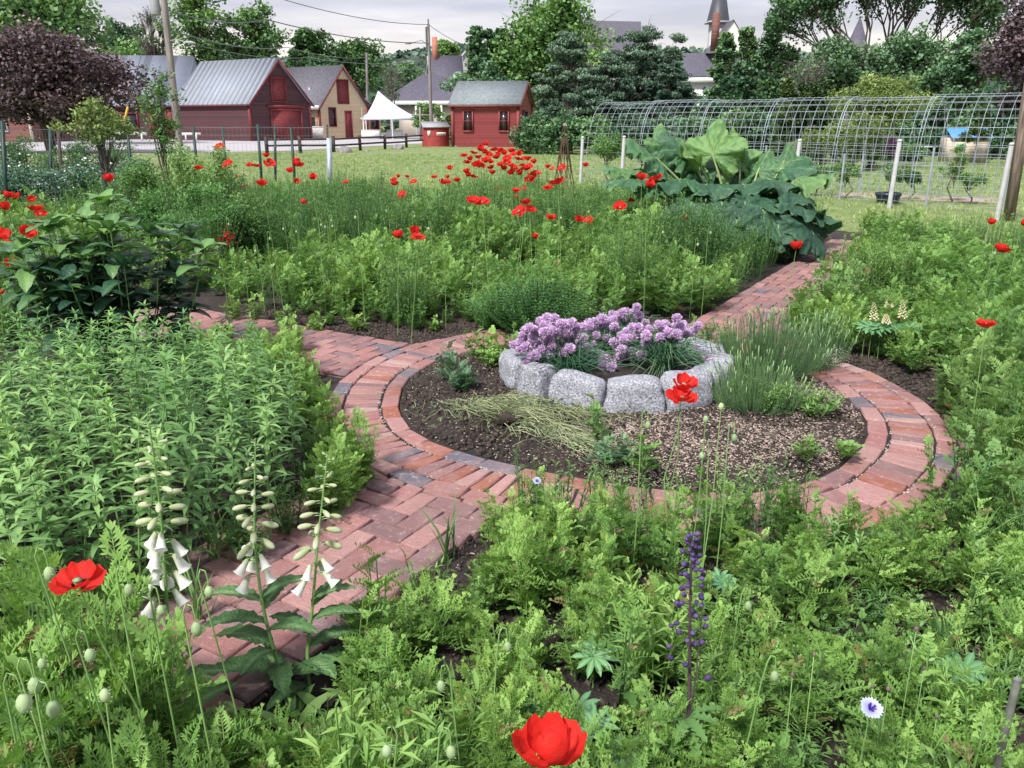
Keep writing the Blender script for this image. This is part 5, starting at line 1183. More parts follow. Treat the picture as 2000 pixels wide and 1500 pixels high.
bedplant(1655, 885, FB(.06, .05, 4), M['mid'], 'low_weed', 'tiny weed near the right brick rim')
bedplant(1490, 800, wiry(.2, .2, 30, rb), M['mid'], 'creeping_plant', 'dark creeping plant beside the front lavender')
bedplant(1580, 800, wiry(.12, .22, 34, rb), M['mid'], 'dull_creeper', 'dull green creeping mat right of the lavender')
bedplant(1150, 640, FB(.3, .2, 12), M['mid'], 'leafy_plant', 'leafy plant behind the chives')
individuals('back_leaf_plant', 'plant', 'leafy green plant between the stone ring and the back of the brick ring', 'leafy plants at the back of the round bed', FT, [M['fresh']], [(.75, 5.75), (1.0, 5.7), (1.25, 5.62), (1.5, 5.5), (1.7, 5.4), (.5, 5.72), (.25, 5.65), (1.15, 5.85), (1.4, 5.75), (.0, 5.5), (1.2, 5.2), (1.3, 5.0), (1.15, 4.9), (-.12, 5.25), (1.1, 4.55), (1.25, 4.75)], (.5, .8), .2, rb)
individuals('chive_ring_weed', 'plant', 'low green weed inside the stone ring among the chives', 'weeds inside the stone ring', FE, [M['fresh']], [(.55, 4.5), (.62, 4.42), (1.05, 4.5), (.35, 4.35), (.75, 4.38), (.22, 4.5)], (.5, .8), .2, rb)
o = Geo()
for k in range(150):
    a = rb.uniform(0, 6.3); q = rb.uniform(0, .09); V, Fc = lobe(.006, .005, a); o.add(V+[math.cos(a)*q, math.sin(a)*q*.8, .12+rb.uniform(0, .12)], Fc, rb.random())
o2 = o.build('white_flowering_plant', [M['pinkwhite']]); o2.location = (1.95, 4.75, .07); tag(o2, 'sprinkling of tiny white flowers between the two lavender bushes', 'flowers', kind='stuff')
# ------------------------------------------------------------------ dense aromatic bush behind the left chives
def bushy(H, sp, n, leaf, wid, r, up=.75):
    """dense bush of small paired leaves on upright twigs"""
    g = Geo(); bl = blade(leaf, wid, 2, .25, .7)
    for s in range(n):
        az = r.uniform(0, 2*PI); ro = sp*r.random()**.6; h = H*r.uniform(.7, 1.05)*(1-.4*(ro/sp)**2); b = np.array([math.cos(az)*ro*.4, math.sin(az)*ro*.4, 0]); top = np.array([math.cos(az)*ro*1.1, math.sin(az)*ro*1.1, h])
        g.tube([b, (b+top)/2+[0, 0, .03], top], [.003, .002, .0012], 3, .2, cap=False); q = 12; tt = np.repeat(np.linspace(.25, 1, q), 2); P = b+(top-b)*tt[:, None]
        a2 = np.repeat(np.arange(q)*PI/2+r.uniform(0, 3), 2)+np.tile([0, PI], q); g.many(bl[0], bl[1], rz(a2)@rx(np.full(2*q, .3)), P, 1.15-.45*tt, .15+.5*tt+RNG.uniform(-.15, .15, 2*q))
    return g
def bush(name, label, cat, loc, geo, mat, group=None, rot=0):
    o = geo.build(name, [mat]); o.location = loc; o.rotation_euler = (0, 0, rot); tag(o, label, cat, group); return o
bush('mint_bush', 'dense dark green bush of tiny paired leaves behind the left chives', 'bush', (.20, 6.15, .01), bushy(.52, .42, 230, .036, .018, rb), M['bushleaf'])
bush('mint_bush', 'smaller green bush at the back rim of the brick ring, left of the dense one', 'bush', (-.1, 6.35, .01), bushy(.42, .25, 110, .034, .017, rb), M['bushleaf'])
bush('feathery_bush', 'fine grey green bush by the back left path above the brick ring', 'bush', (-.85, 6.55, .01), wiry(.62, .30, 70, rb), M['mid'])
bush('feathery_bush', 'tall dark fine-stemmed bush behind the dense dark bush', 'bush', (1.1, 7.3, .01), wiry(.86, .42, 130, rb), M['mid'])
bush('feathery_bush', 'dark fine leaved bush far behind the back left path', 'bush', (-2.6, 9.2, .01), wiry(.95, .5, 130, rb), M['deep3'])
bush('feathery_bush', 'darker fine bush in the middle distance below the wire fence', 'bush', (-1.9, 10.5, .01), wiry(.95, .55, 130, rb), M['deep3'])
bush('feathery_bush', 'dark shrubby growth behind the dark leaved clump', 'bush', (-3.2, 8.6, .01), wiry(1.0, .5, 130, rb), M['deep3'])
for x, y, H in ((620, 660, .18), (560, 650, .22), (700, 655, .15), (640, 648, .16), (460, 640, .3), (500, 640, .35), (850, 655, .13)): p = at(x, y-6); bush('lime_plant', 'small lime plant at the dark soil edge of the back left path', 'plant', (p.x, p.y, .01), feathery(H, .1, 7, 6, .07, .03, .014, True, 3, rb, .4), M['lime'], 'lime plants along the back left path')
individuals('lime_ruff', 'plant', 'lime plant standing on the near edge of the back left path', 'lime plants on the near side of the back left path', FT, [M['lime']], [(-1.5, 5.25), (-1.75, 5.45), (-1.35, 5.0), (-2.1, 5.75), (-1.6, 5.6), (-2.3, 5.6), (-2.45, 5.9), (-1.95, 5.3)], (.6, .9), .2, rb)
individuals('corner_plant', 'plant', 'bushy green plant overhanging the left side of the back right path', 'plants beside the back right path', LO, [M['lime']], [(2.3, 8.5), (2.45, 8.9), (2.1, 8.1), (1.85, 7.7), (1.6, 7.3), (2.7, 9.3), (3.0, 9.7), (1.4, 7.1)], (.7, .95), .15, rb)
bush('spindly_shrub', 'loose leafy shrub leaning over the right edge of the back right path', 'shrub', (2.5, 6.35, .01), feathery(.66, .26, 16, 10, .10, .045, .013, True, 4, rb, .1), M['mid'])
bush('spindly_shrub', 'leafy shrub behind the one leaning over the brick path', 'shrub', (2.75, 6.9, .01), feathery(.6, .26, 14, 10, .10, .045, .013, True, 4, rb, .1), M['fresh'])
# ------------------------------------------------------------------ dark big-leaved clump on the left
rd = random.Random(41)
c0 = np.array([-2.66, 5.35, .01]); t = thing('dark_leaved_clump', 'large clump of dark green pointed leaves on many stems at the left', 'plant', tuple(c0))
for s in range(42):
    az = rd.uniform(0, 6.3); q = rd.random()**.6; top = np.array([math.cos(az)*q*.66, math.sin(az)*q*.45, rd.uniform(.75, 1.12)*(1-.25*q*q)]); b = np.array([top[0]*.45, top[1]*.45, 0])
    g = Geo(); m = (b+top)/2+np.array([top[0]*.1, 0, .03]); g.tube([b, m, top], [.006, .005, .003], 5, .4)
    lv = Geo(); nn = rd.randrange(6, 8)
    for k in range(nn):
        f = .34+.66*k/(nn-1); p = b+(top-b)*f; a0 = k*1.57+rd.uniform(-.4, .4)
        for w_ in (0, PI)+((PI/2, -PI/2) if k == nn-1 else ()):
            sz = rd.uniform(.8, 1.15)*(.8 if k == nn-1 else 1); V, Fs, T = big_leaf(.215*sz, .095*sz, rd.uniform(.5, 1.3), .03, rd, 6)
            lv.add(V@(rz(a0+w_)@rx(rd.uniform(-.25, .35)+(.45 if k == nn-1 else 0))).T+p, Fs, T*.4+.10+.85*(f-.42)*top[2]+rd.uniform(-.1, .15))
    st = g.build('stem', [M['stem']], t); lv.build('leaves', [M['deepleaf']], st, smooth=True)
# ------------------------------------------------------------------ rhubarb
def rhubarb_leaf(R, r, dish=.3):
    """huge palmate leaf: stalk joins at the origin, blade spreads along +Y"""
    nu, nv = 16, 80; V = []; T = []; ph = [r.uniform(0, 6) for _ in range(4)]; lobes = 9
    for j in range(nv+1):
        v = j/nv*2-1; a = v*2.55
        ridge = math.cos(v*lobes*PI/2*1.0); cut = 1-.17*(1-ridge)*(1-.3*abs(v)); base = .60+.40*math.cos(a/2.2)**1.2; base *= 1+.05*abs(math.sin(a*13+ph[0]))+.025*math.sin(a*31+ph[1])
        for i in range(nu+1):
            u = i/nu; rad = R*base*(u*(1-(1-cut)*u**2))
            z = R*(-dish*u*u*(.5+.5*abs(v))+.085*u*ridge+.09*u**2.5*math.sin(a*6.5+ph[2])+.06*u**2*math.sin(a*15+ph[3])+.025*math.sin(u*17+abs(ridge)*6)*u)
            V.append((math.sin(a)*rad, math.cos(a)*rad+.0, z-R*.10*abs(v)**2*u)); T.append(.32+(.30 if ridge > .97 and u > .03 else 0)+.10*math.sin(u*20+abs(a)*9))
    m = nu+1; Fs = [(j*m+i, (j+1)*m+i, (j+1)*m+i+1, j*m+i+1) for j in range(nv) for i in range(nu)]
    return np.array(V), Fs, np.array(T)
rh = random.Random(9); D0 = 10.6
foot = atD(1440, 470, D0); foot.z = .02; t = thing('rhubarb', 'giant rhubarb plant with huge crinkled leaves in front of the wire arch', 'rhubarb', tuple(foot)); ft = np.array(foot)
# photo position of the stalk end, distance, leaf radius in photo px, heading (deg, 90 = away from camera), pitch up, light tone
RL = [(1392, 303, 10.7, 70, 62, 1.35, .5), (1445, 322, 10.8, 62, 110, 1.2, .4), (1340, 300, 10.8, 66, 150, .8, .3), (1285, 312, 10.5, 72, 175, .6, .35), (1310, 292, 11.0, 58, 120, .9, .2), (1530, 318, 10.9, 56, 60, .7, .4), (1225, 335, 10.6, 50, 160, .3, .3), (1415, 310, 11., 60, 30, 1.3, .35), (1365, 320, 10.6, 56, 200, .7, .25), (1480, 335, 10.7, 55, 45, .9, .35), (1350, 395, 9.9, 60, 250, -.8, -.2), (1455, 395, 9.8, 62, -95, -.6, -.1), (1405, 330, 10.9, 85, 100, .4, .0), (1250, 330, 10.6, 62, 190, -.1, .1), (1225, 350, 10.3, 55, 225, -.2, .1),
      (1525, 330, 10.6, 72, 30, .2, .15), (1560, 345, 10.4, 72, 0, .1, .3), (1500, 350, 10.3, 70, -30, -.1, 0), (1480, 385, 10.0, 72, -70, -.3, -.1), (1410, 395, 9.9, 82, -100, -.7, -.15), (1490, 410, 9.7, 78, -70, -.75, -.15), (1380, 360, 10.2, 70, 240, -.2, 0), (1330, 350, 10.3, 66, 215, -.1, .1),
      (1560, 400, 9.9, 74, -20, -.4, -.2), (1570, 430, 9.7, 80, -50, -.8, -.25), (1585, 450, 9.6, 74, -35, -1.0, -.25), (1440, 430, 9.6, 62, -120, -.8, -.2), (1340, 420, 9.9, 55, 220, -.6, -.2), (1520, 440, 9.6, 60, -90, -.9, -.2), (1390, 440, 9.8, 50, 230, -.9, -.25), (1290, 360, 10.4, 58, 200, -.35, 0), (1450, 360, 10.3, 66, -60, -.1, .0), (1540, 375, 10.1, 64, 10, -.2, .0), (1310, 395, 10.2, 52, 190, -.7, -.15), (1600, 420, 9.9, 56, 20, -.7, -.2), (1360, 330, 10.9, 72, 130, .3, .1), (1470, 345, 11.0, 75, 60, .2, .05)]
for x, y, D, rp_, hd, up, dt in RL:
    p = np.array(atD(x, y, D)); R = rp_*.92*D/F; a = math.radians(hd)
    V, Fs, T = rhubarb_leaf(R*1.04, rh, rh.uniform(.15, .4)); g = Geo(); Rm = rz(a-PI/2)@rx(up); pl = p-ft
    s = Geo(); s.tube([(rh.uniform(-.08, .08), rh.uniform(-.08, .08), 0), pl*.5+[0, 0, .08], pl*.85+[0, 0, .03], pl, pl+Rm@np.array([0, R*.5, -.01])], [.022, .018, .014, .011, .005], 6, .5, mi=0)
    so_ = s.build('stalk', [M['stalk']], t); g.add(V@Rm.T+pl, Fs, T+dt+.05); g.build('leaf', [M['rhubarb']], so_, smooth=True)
# ------------------------------------------------------------------ metal stake
p = atD(1987, 1328, 1.45); g = Geo(); b = np.array([p.x-.005, 1.45, 0.]); tp = np.array(p); d = tp-b
g.tube([b, tp], [.008, .008], 12, .5); g.lathe([(.0055, 0), (.0055, .001), (.008, .001)], 12, c=tp, tone=.2)
o = g.build('steel_stake', [M['steel']], smooth=False); tag(o, 'grey steel stake standing at the lower right corner', 'stake')
# ------------------------------------------------------------------ fences, posts, arch
def post_tube(g, a, b, rad, n=8, tone=.5): g.tube([a, b], [rad, rad], n, tone)
def P3(px, py, D): return np.array(atD(px, py, D))
# wire arch tunnel of six bent panels
A0 = P3(1975, 300, 16.2); A1 = P3(1146, 300, 23.5); A0[2] = A1[2] = 0
ax = (A1-A0); LA = np.linalg.norm(ax); ax /= LA; bx = np.array([ax[1], -ax[0], 0]);
if bx[1] < 0: bx = -bx                                   # away from the camera
AW, AH = 1.75, 2.12; NP = 6; pl = LA/NP
t = thing('arch_tunnel', 'long tunnel of bent galvanised wire mesh panels standing on the lawn', 'garden arch', tuple(A0))
def hoop(s, off=0.):
    th = np.linspace(0, PI, 21); v = AH+off; c = np.cos(th); sn = np.sin(th)
    q = .8; u = AW/2*(1-np.sign(c)*np.abs(c)**q); z = v*np.abs(sn)**.85
    return ax[None]*s+bx[None]*u[:, None]+np.array([0, 0, 1.])[None]*z[:, None]
for k in range(NP):
    g = Geo(); s0, s1 = k*pl-.03, (k+1)*pl+.03; off = (.03, -.01, .02, 0, .025, .0)[k]
    for i in range(9): g.tube(hoop(s0+(s1-s0)*i/8, off), .0048 if i % 8 else .0075, 4, .5, cap=False)
    H0, H1 = hoop(s0, off), hoop(s1, off)
    d = np.r_[0, np.cumsum(np.linalg.norm(np.diff(H0, axis=0), axis=1))]; n = 27
    for j in range(n+1):
        u = d[-1]*j/n; a = np.array([np.interp(u, d, H0[:, c]) for c in range(3)]); b = np.array([np.interp(u, d, H1[:, c]) for c in range(3)])
        m = (a+b)/2-[0, 0, .008*random.random()]; g.tube([a, m, b], .0040, 4, .5, cap=False)
    g.build('mesh_panel', [M['galv']], t)
# white posts of the arch's fence
WP = [(1138, 270, 22.6, 'first white post at the far left end of the wire arch'), (1219, 269, 21.3, 'second white post from the left end of the wire arch'), (1294, 252, 21.5, 'white post rising behind the rhubarb leaves'), (1562, 276, 18.6, 'white post right of the rhubarb in front of the arch'), (1757, 277, 16.2, 'white post beside the potted tree in front of the arch'), (1976, 284, 14.2, 'white post at the right end before the wooden post')]
tops = []
for x, y, D, lab in WP:
    p = P3(x, y, D); g = Geo(); g.tube([(0, 0, 0), (.03, 0, p[2])], [.042, .042], 12, .5); g.lathe([(.042, 0), (.046, 0), (.046, .03), (.02, .05), (0, .05)], 12, c=(.03, 0, p[2]), tone=.6)
    o = g.build('white_post', [M['pvc']]); o.location = (p[0]-.03, p[1], 0); tag(o, lab, 'post', 'white posts along the arch'); tops.append(p)
t = thing('wire_fence', 'thin horizontal wires strung between the white posts', 'fence', tuple(tops[0]*[1, 1, 0])); g = Geo(); o0 = tops[0]*[1, 1, 0]
for hz in (.15, .38, .62, .86, 1.08):
    for i in (0, 1, 3, 4):
        a, b = tops[i]*[1, 1, 0], tops[i+1 if i != 1 else 3]*[1, 1, 0]; g.tube([a-o0+[0, 0, hz], (a+b)/2-o0+[0, 0, hz-.015], b-o0+[0, 0, hz]], .0032, 4, .5, cap=False)
g.build('wires', [M['galv']], t); g = Geo()
for i in range(3, 5):
    a, b = tops[i]*[1, 1, 0], tops[i+1]*[1, 1, 0]
    for k in range(16): q = a+(b-a)*(k+.5)/16-o0; g.tube([q, q+[0, 0, 1.1]], .0022, 3, .5, cap=False)
g.build('mesh', [M['galv']], t)
for x, y0, D, lab in ((1650, 300, 18, 'thin grey post in the arch row behind the low bushes'), (1687, 300, 19, 'thin grey rod beside the potted tree'), (1825, 288, 16.8, 'grey metal post right of the tall white post'), (1497, 288, 21, 'short grey post behind the right rhubarb leaf')):
    p = P3(x, y0, D); g = Geo(); g.tube([(0, 0, 0), (0, 0, p[2])], .022, 8, .4); o = g.build('grey_post', [M['galv']]); o.location = (p[0], p[1], 0); tag(o, lab, 'post')
# wooden post at the right edge
p = P3(1998, 152, 14.0); q = P3(1972, 398, 14.0); g = Geo(); g.beam((0, 0, 0), (p[0]-q[0]+.1, 0, p[2]), .13, .13); o = g.build('wooden_post', [M['oldwood']]); o.location = (q[0]+.03, 14., 0); tag(o, 'tall weathered wooden post at the right edge of the picture', 'post')
# mulch strip, pot, little tree
g = Geo(); g.poly([(*at(x, y, .008).xy, .008) for x, y in ((1625, 384), (1960, 398), (1950, 388), (1700, 376), (1640, 376))]); tag(g.build('bark_mulch', [M['chip']]), 'strip of bark mulch under the wire arch', 'mulch', kind='stuff')
p = P3(1737, 366, 17.2); t = thing('potted_tree', 'little ball-topped tree in a dark blue pot behind a white post', 'potted tree', (p[0], p[1], 0))
g = Geo(); g.lathe([(0, 0), (.19, 0), (.24, .16), (.24, .165), (.26, .165), (.26, .22), (.235, .22), (.235, .18), (0, .18)], 18); g.build('pot', [M['pot']], t, smooth=False)
g = Geo(); g.tube([(0, 0, .15), (.01, 0, .5)], .013, 6); g.build('trunk', [M['bark']], t); g = Geo(); n = 420; d = RNG.normal(size=(n, 3)); d = d/np.linalg.norm(d, axis=1)[:, None]*(RNG.random(n)**.33)[:, None]*.19
g.many([(-.5, -.3, 0), (.5, -.3, 0), (.5, .3, 0), (-.5, .3, 0)], [(0, 1, 2, 3)], rand_rot(n), d+[0, 0, .66], .04, RNG.random(n)); g.build('crown', [M['blue']], t)
# obelisk
p = P3(1103, 258, 20.0); t = thing('obelisk', 'rusty twisted metal obelisk with a ball on top beside the drift of poppies', 'plant support', (p[0], p[1], 0)); g = Geo()
for k in range(4):
    for sgn in (1, -1):
        for m_ in (0, .5):
            P_ = [np.array([(.30-.24*u**.8)*math.cos(k*PI/2+m_+sgn*u*1.0+.03*math.sin(u*19+k)), (.30-.24*u**.8)*math.sin(k*PI/2+m_+sgn*u*1.0), 1.25*u]) for u in np.linspace(0, 1, 12)]; g.tube(P_, .009, 4, .4, cap=False)
    P_ = [np.array([w_*math.cos(k*PI/2), w_*math.sin(k*PI/2), z]) for w_, z in ((.06, 1.2), (.075, 1.3), (.05, 1.42), (.01, 1.5))]; g.tube(P_, .009, 4, .4, cap=False)
for z, w_ in ((1.2, .065), (.6, .16)): g.tube([np.array([w_*math.cos(a), w_*math.sin(a), z]) for a in np.linspace(0, 2*PI, 13)], .008, 4, .4, cap=False)
g.build('frame', [M['rust']], t); g = Geo(); g.lathe([(0, -.05)]+[(.05*math.cos(a), .05*math.sin(a)) for a in np.linspace(-1.2, 1.2, 7)]+[(0, .05)], 10, c=(0, 0, 1.53)); g.build('ball', [M['boulder']], t, smooth=True)
# left wire fence with green posts
LP = [(4, 236, 386, 11.5, 'dark green metal post at the left edge of the picture', 'tpost'), (98, 250, 330, 15.5, 'thin green post behind the left hedge', 'tpost'), (192, 268, 408, 12.6, 'leaning dark green post in front of the left hedge, above the dark clump', 'tpost'), (248, 246, 330, 16.5, 'green post below the yellow guy wire guard', 'tpost'),
      (377, 246, 330, 17, 'green post behind the sapling', 'tpost'), (434, 246, 330, 17.5, 'green post behind the highest red poppy of the fence', 'tpost'), (503, 243, 352, 16.6, 'leftmost of three dark posts near the barn door, leaning', 'tpost'), (537, 244, 350, 17, 'middle one of three dark posts near the barn door', 'tpost'), (568, 248, 352, 16.6, 'rightmost of three dark posts near the barn door, leaning', 'tpost'),
      (643, 270, 355, 16.2, 'thick grey corner post at the end of the wire fence', 'galv'), (639, 243, 290, 22, 'dark wooden stick behind the grey corner post', 'darkwood'), (113, 250, 350, 15, 'dark brown wooden stake in the left hedge', 'darkwood')]
for x, y, yb, D, lab, mt in LP:
    p = P3(x, y, D); q = P3(x+(8 if x < 600 and x != 537 and x != 98 else 1)+ (12 if x == 192 else 0), yb, D); dx = (q[0]-p[0])/(p[2]-q[2])*p[2]; g = Geo()
    if mt == 'galv': g.beam((dx, 0, 0), (0, 0, p[2]), .085, .085)
    else: g.beam((dx, 0, 0), (0, 0, p[2]), .045, .035); g.beam((dx, .02, 0), (0, .02, p[2]), .012, .045, tone=.3)
    o = g.build('fence_post', [M[mt]]); o.location = (p[0], p[1], 0); tag(o, lab, 'post', 'posts of the left wire fence')
t = thing('wire_mesh_fence', 'fine wire mesh fence running along the left side of the garden', 'fence', (0, 0, 0))
FP = [P3(x, 246, D)*[1, 1, 0] for x, D in ((-60, 11.3), (4, 11.6), (192, 14.5), (377, 17.1), (503, 17.1), (643, 16.3))]
for i in range(5):
    a, b = FP[i], FP[i+1]; g = Geo(); n = int(np.linalg.norm(b-a)/.085)
    for k in range(n+1): q = a+(b-a)*k/n; g.tube([q, q+[0, 0, 1.5]], .0016, 3, .5, cap=False)
    for z in (.02, .15, .3, .45, .6, .75, .9, 1.05, 1.2, 1.35, 1.5): g.tube([a+[0, 0, z], (a+b)/2+[0, 0, z-.01], b+[0, 0, z]], .0022 if z < 1.5 else .004, 3, .5, cap=False)
    g.build('mesh_panel', [M['wiregrey']], t)
# ------------------------------------------------------------------ split rail fence, stones
t = thing('split_rail_fence', 'low dark wooden two-rail fence along the gravel drive', 'fence', (0, 0, 0))
RP = [(522, 300), (587, 299), (652, 297), (704, 294), (752, 291.5), (794, 288), (834, 285)]; RPp = [np.array(at(x, y)) for x, y in RP]
for i, q in enumerate(RPp):
    g = Geo(); g.beam(q, q+[random.uniform(-.03, .03), 0, .86], .16, .14); g.build('post', [M['darkwood']], t)
    if i:
        a = RPp[i-1]
        for z in (.38, .70): g = Geo(); g.beam(a+[0, 0, z+random.uniform(-.03, .03)], q+[0, 0, z+random.uniform(-.03, .03)], .07, .10); g.build('rail', [M['darkwood']], t)
def boulder(px, py, w_, h_, lab, seed, mat='boulder'):
    p = at(px, py); r = random.Random(seed); g = Geo(); V = []; nu, nv = 10, 14; ph = [r.uniform(0, 6) for _ in range(4)]
    for i in range(nu+1):
        for j in range(nv):
            a = j/nv*2*PI; e = -.3+i/nu*(PI/2+.3); k = 1+.15*math.sin(a*2+ph[0]+e*2)+.10*math.sin(a*3+ph[1])*math.cos(e*3+ph[2])+.05*math.sin(a*7+ph[3])
            V.append((math.cos(a)*math.cos(e)*w_/2*k, math.sin(a)*math.cos(e)*w_/2*.8*k, math.sin(e)*h_*k))
    g.add(V, [(i*nv+j, i*nv+(j+1) % nv, (i+1)*nv+(j+1) % nv, (i+1)*nv+j) for i in range(nu) for j in range(nv)]); o = g.build('boulder', [M[mat]], smooth=True); o.location = (p.x, p.y, 0); tag(o, lab, 'boulder', 'boulders along the rail fence')
boulder(674, 298, .75, .32, 'grey pointed boulder by the second fence post', 1); boulder(777, 291.5, .75, .27, 'rounded dark boulder under the rail fence', 2); boulder(864, 281.5, .85, .42, 'pale boulder in front of the red bin', 3); boulder(846, 281.5, .5, .25, 'small boulder left of the pale one at the red bin', 4); boulder(716, 296, .3, .1, 'flat stone in the grass by the rail fence', 5); boulder(885, 278, .6, .25, 'flat grey boulder between the red bin and the red shed', 6)
# ------------------------------------------------------------------ buildings
def gable(name, label, cat, C, u, w_, ze, zr, wall, roofm, over=.35, trim=None, group=None, ov_g=.3):
    """C: near corner (world), u: long side vector, w_: gable side vector (world xy). Built in local axes so boards and ribs run true."""
    u = np.array(u, float); w_ = np.array(w_, float); Lu, Lw = np.linalg.norm(u), np.linalg.norm(w_); an = math.atan2(u[1], u[0])
    t = thing(name, label, cat, (C[0], C[1], 0), an, group); wl = rz(-an)@np.array([w_[0], w_[1], 0]); X = Lu; Wx, Wy = wl[0], wl[1]
    def p(a, b, z): return np.array([a*X+b*Wx, b*Wy, z])
    g = Geo()
    g.add([p(0, 0, 0), p(1, 0, 0), p(1, 0, ze), p(0, 0, ze), p(0, 1, 0), p(1, 1, 0), p(1, 1, ze), p(0, 1, ze)], [(0, 1, 2, 3), (4, 7, 6, 5)])
    g.poly([p(0, 0, 0), p(0, 0, ze), p(0, .5, zr), p(0, 1, ze), p(0, 1, 0)]); g.poly([p(1, 0, 0), p(1, 1, 0), p(1, 1, ze), p(1, .5, zr), p(1, 0, ze)])
    g.build('wall', [wall], t)
    s = (zr-ze)/.5; e = over/Lw; o_ = ov_g/Lu; th = .14
    g = Geo()
    for b0, b1, z0, z1 in ((-e, .5, ze-s*e, zr), (.5, 1+e, zr, ze-s*e)):
        V = [p(-o_, b0, z0+.03), p(1+o_, b0, z0+.03), p(1+o_, b1, z1+.03), p(-o_, b1, z1+.03)]; V2 = [v+[0, 0, th] for v in V]
        g.add(V+V2, [(0, 1, 2, 3), (7, 6, 5, 4), (0, 4, 5, 1), (1, 5, 6, 2), (2, 6, 7, 3), (3, 7, 4, 0)])
    rf = g.build('roof', [roofm], t)
    if trim is not None:
        g = Geo()
        for a, sg in ((-o_, -1), (1+o_, 1)):
            for b0, b1, z0, z1 in ((-e, .5, ze-s*e, zr), (.5, 1+e, zr, ze-s*e)):
                A, B = p(a, b0, z0+.0), p(a, b1, z1+.0); d = np.array([sg*.03, 0, 0]); g.beam(A+d, B+d, .05, .13)
        g.beam(p(-o_, -e, ze-s*e+.02)-np.array([0, .05, 0])*np.sign(Wy), p(1+o_, -e, ze-s*e+.02)-np.array([0, .05, 0])*np.sign(Wy), .05, .09); g.build('roof_trim', [trim], rf)
        for a, b in ((0, 0), (0, 1), (1, 0)): g = Geo(); q = p(a, b, 0); g.box(q+[0, 0, ze/2], (.18, .18, ze-.05)); g.build('corner_board', [trim], t)
    return t, p, Lu, Lw
def opening(t, a, b, z0, z1, nrm, name, matf, frame=None, fw=.12, dep=.05, panes=None, label=None, handle=False):
    """a, b: local ground points of the two ends, nrm: outward local normal"""
    a = np.array([a[0], a[1], 0.]); b = np.array([b[0], b[1], 0.]); d = (b-a); l = np.linalg.norm(d); d /= l; n_ = np.array([nrm[0], nrm[1], 0.]); n_ /= np.linalg.norm(n_); R = np.stack([d, n_, [0, 0, 1]], 1); c = (a+b)/2
    g = Geo(); g.box(c+n_*.02+[0, 0, (z0+z1)/2], (l, .05, z1-z0), R=R); o = g.build(name, [matf], t)
    if label: o['label'] = label
    if frame is not None:
        g = Geo(); g.box(c+n_*dep+[0, 0, z1+fw/2], (l+2*fw, .09, fw), R=R); g.box(c+n_*dep+[0, 0, z0-fw/2], (l+2*fw, .10, fw), R=R)
        for e_ in (a-d*fw/2, b+d*fw/2): g.box(e_+n_*dep+[0, 0, (z0+z1)/2], (fw, .09, z1-z0-.002), R=R)
        if panes:
            nx, nz = panes
            for i in range(1, nx): g.box(a+d*l*i/nx+n_*.055+[0, 0, (z0+z1)/2], (.035, .03, z1-z0-.004), R=R)
            for i in range(1, nz): g.box(c+n_*.057+[0, 0, z0+(z1-z0)*i/nz], (l-.004, .03, .05 if i*2 == nz else .03), R=R)
        g.build('frame', [frame], o)
    return o
nrmw = lambda p: (p(0, 0, 0)-p(1, 0, 0))[:2]            # outward normal of the a=0 gable for near-orthogonal plans
# barn 2 (open gable towards the right)
C = P3(492, 272, 74); C[2] = 0; al = math.radians(40)
# long side runs to the left and away, gable to the right and away
t, p, Lu, Lw = gable('barn', 'dark red barn with ribbed grey metal roof and a big red gable door', 'barn', C, (P3(404, 135, 81)[0]-P3(548, 131, 76.5)[0], 4.5), (P3(604, 205, 79)[0]-C[0], 5.), 3.2, 6.75, M['barn'], M['metalroof'], .25, M['barnred'])
n0 = p(0, 0, 0)-p(1, 0, 0)
def onw(b): return p(0, b, 0)[:2]
opening(t, onw(.35), onw(.83), .0, 2.55, n0, 'door', M['barnred'], M['barnred'], .16, .06); opening(t, onw(.38), onw(.60), 3.35, 5.2, n0, 'loft_door', M['barnred'], M['barnred'], .12, .05)
g = Geo(); q0, q1 = p(0, .28, 2.9), p(0, .9, 2.9); nn = n0/np.linalg.norm(n0); g.beam(q0+nn*.1, q1+nn*.1, .10, .22); g.build('door_rail', [M['barnred']], t)
# barn 1
C = P3(411, 268, 82); C[2] = 0
t, p, Lu, Lw = gable('barn', 'long dark red barn with plain blue grey metal roof behind the plum tree', 'barn', C, (-20, -1.5), (-6.2, 11), 3.1, 7.7, M['barn'], M['metalroof2'], .25, M['barnred'])
for a0, a1, mt, z in ((.12, .19, 'barnred', 2.6), (.235, .27, 'barnred', 2.6), (.33, .40, 'black', 2.3), (.5, .6, 'barnred', 2.6)):
    opening(t, p(a1, 0, 0)[:2], p(a0, 0, 0)[:2], .0 if mt != 'black' else 1.0, z, (0, 1 if p(0, 0, 0)[1] > p(0, 1, 0)[1] else -1), 'door' if mt != 'black' else 'window', M[mt], M['barnred'], .12, .05)
# brick barn end far left
C = P3(62, 262, 70); C[2] = 0
t, p, Lu, Lw = gable('brick_building', 'low brick building with a dark window seen under the plum tree at the left edge', 'building', C, (-9, .5), (.5, 6), 3.1, 4.6, M['brickwall'], M['shingle'], .2, M['cream2'])
opening(t, p(.32, 0, 0)[:2], p(.22, 0, 0)[:2], .9, 2.5, (0, -1 if p(0, 1, 0)[1] > 0 else 1), 'window', M['black'], M['cream2'], .1, .05, (2, 2))
# low red wing between
C = P3(180, 262, 78); C[2] = 0
t, p, Lu, Lw = gable('red_lean_to', 'low red wing between the brick building and the long barn', 'shed', C, (-6, .3), (.3, 5), 2.6, 3.6, M['barn'], M['metalroof2'], .2, M['barnred'])
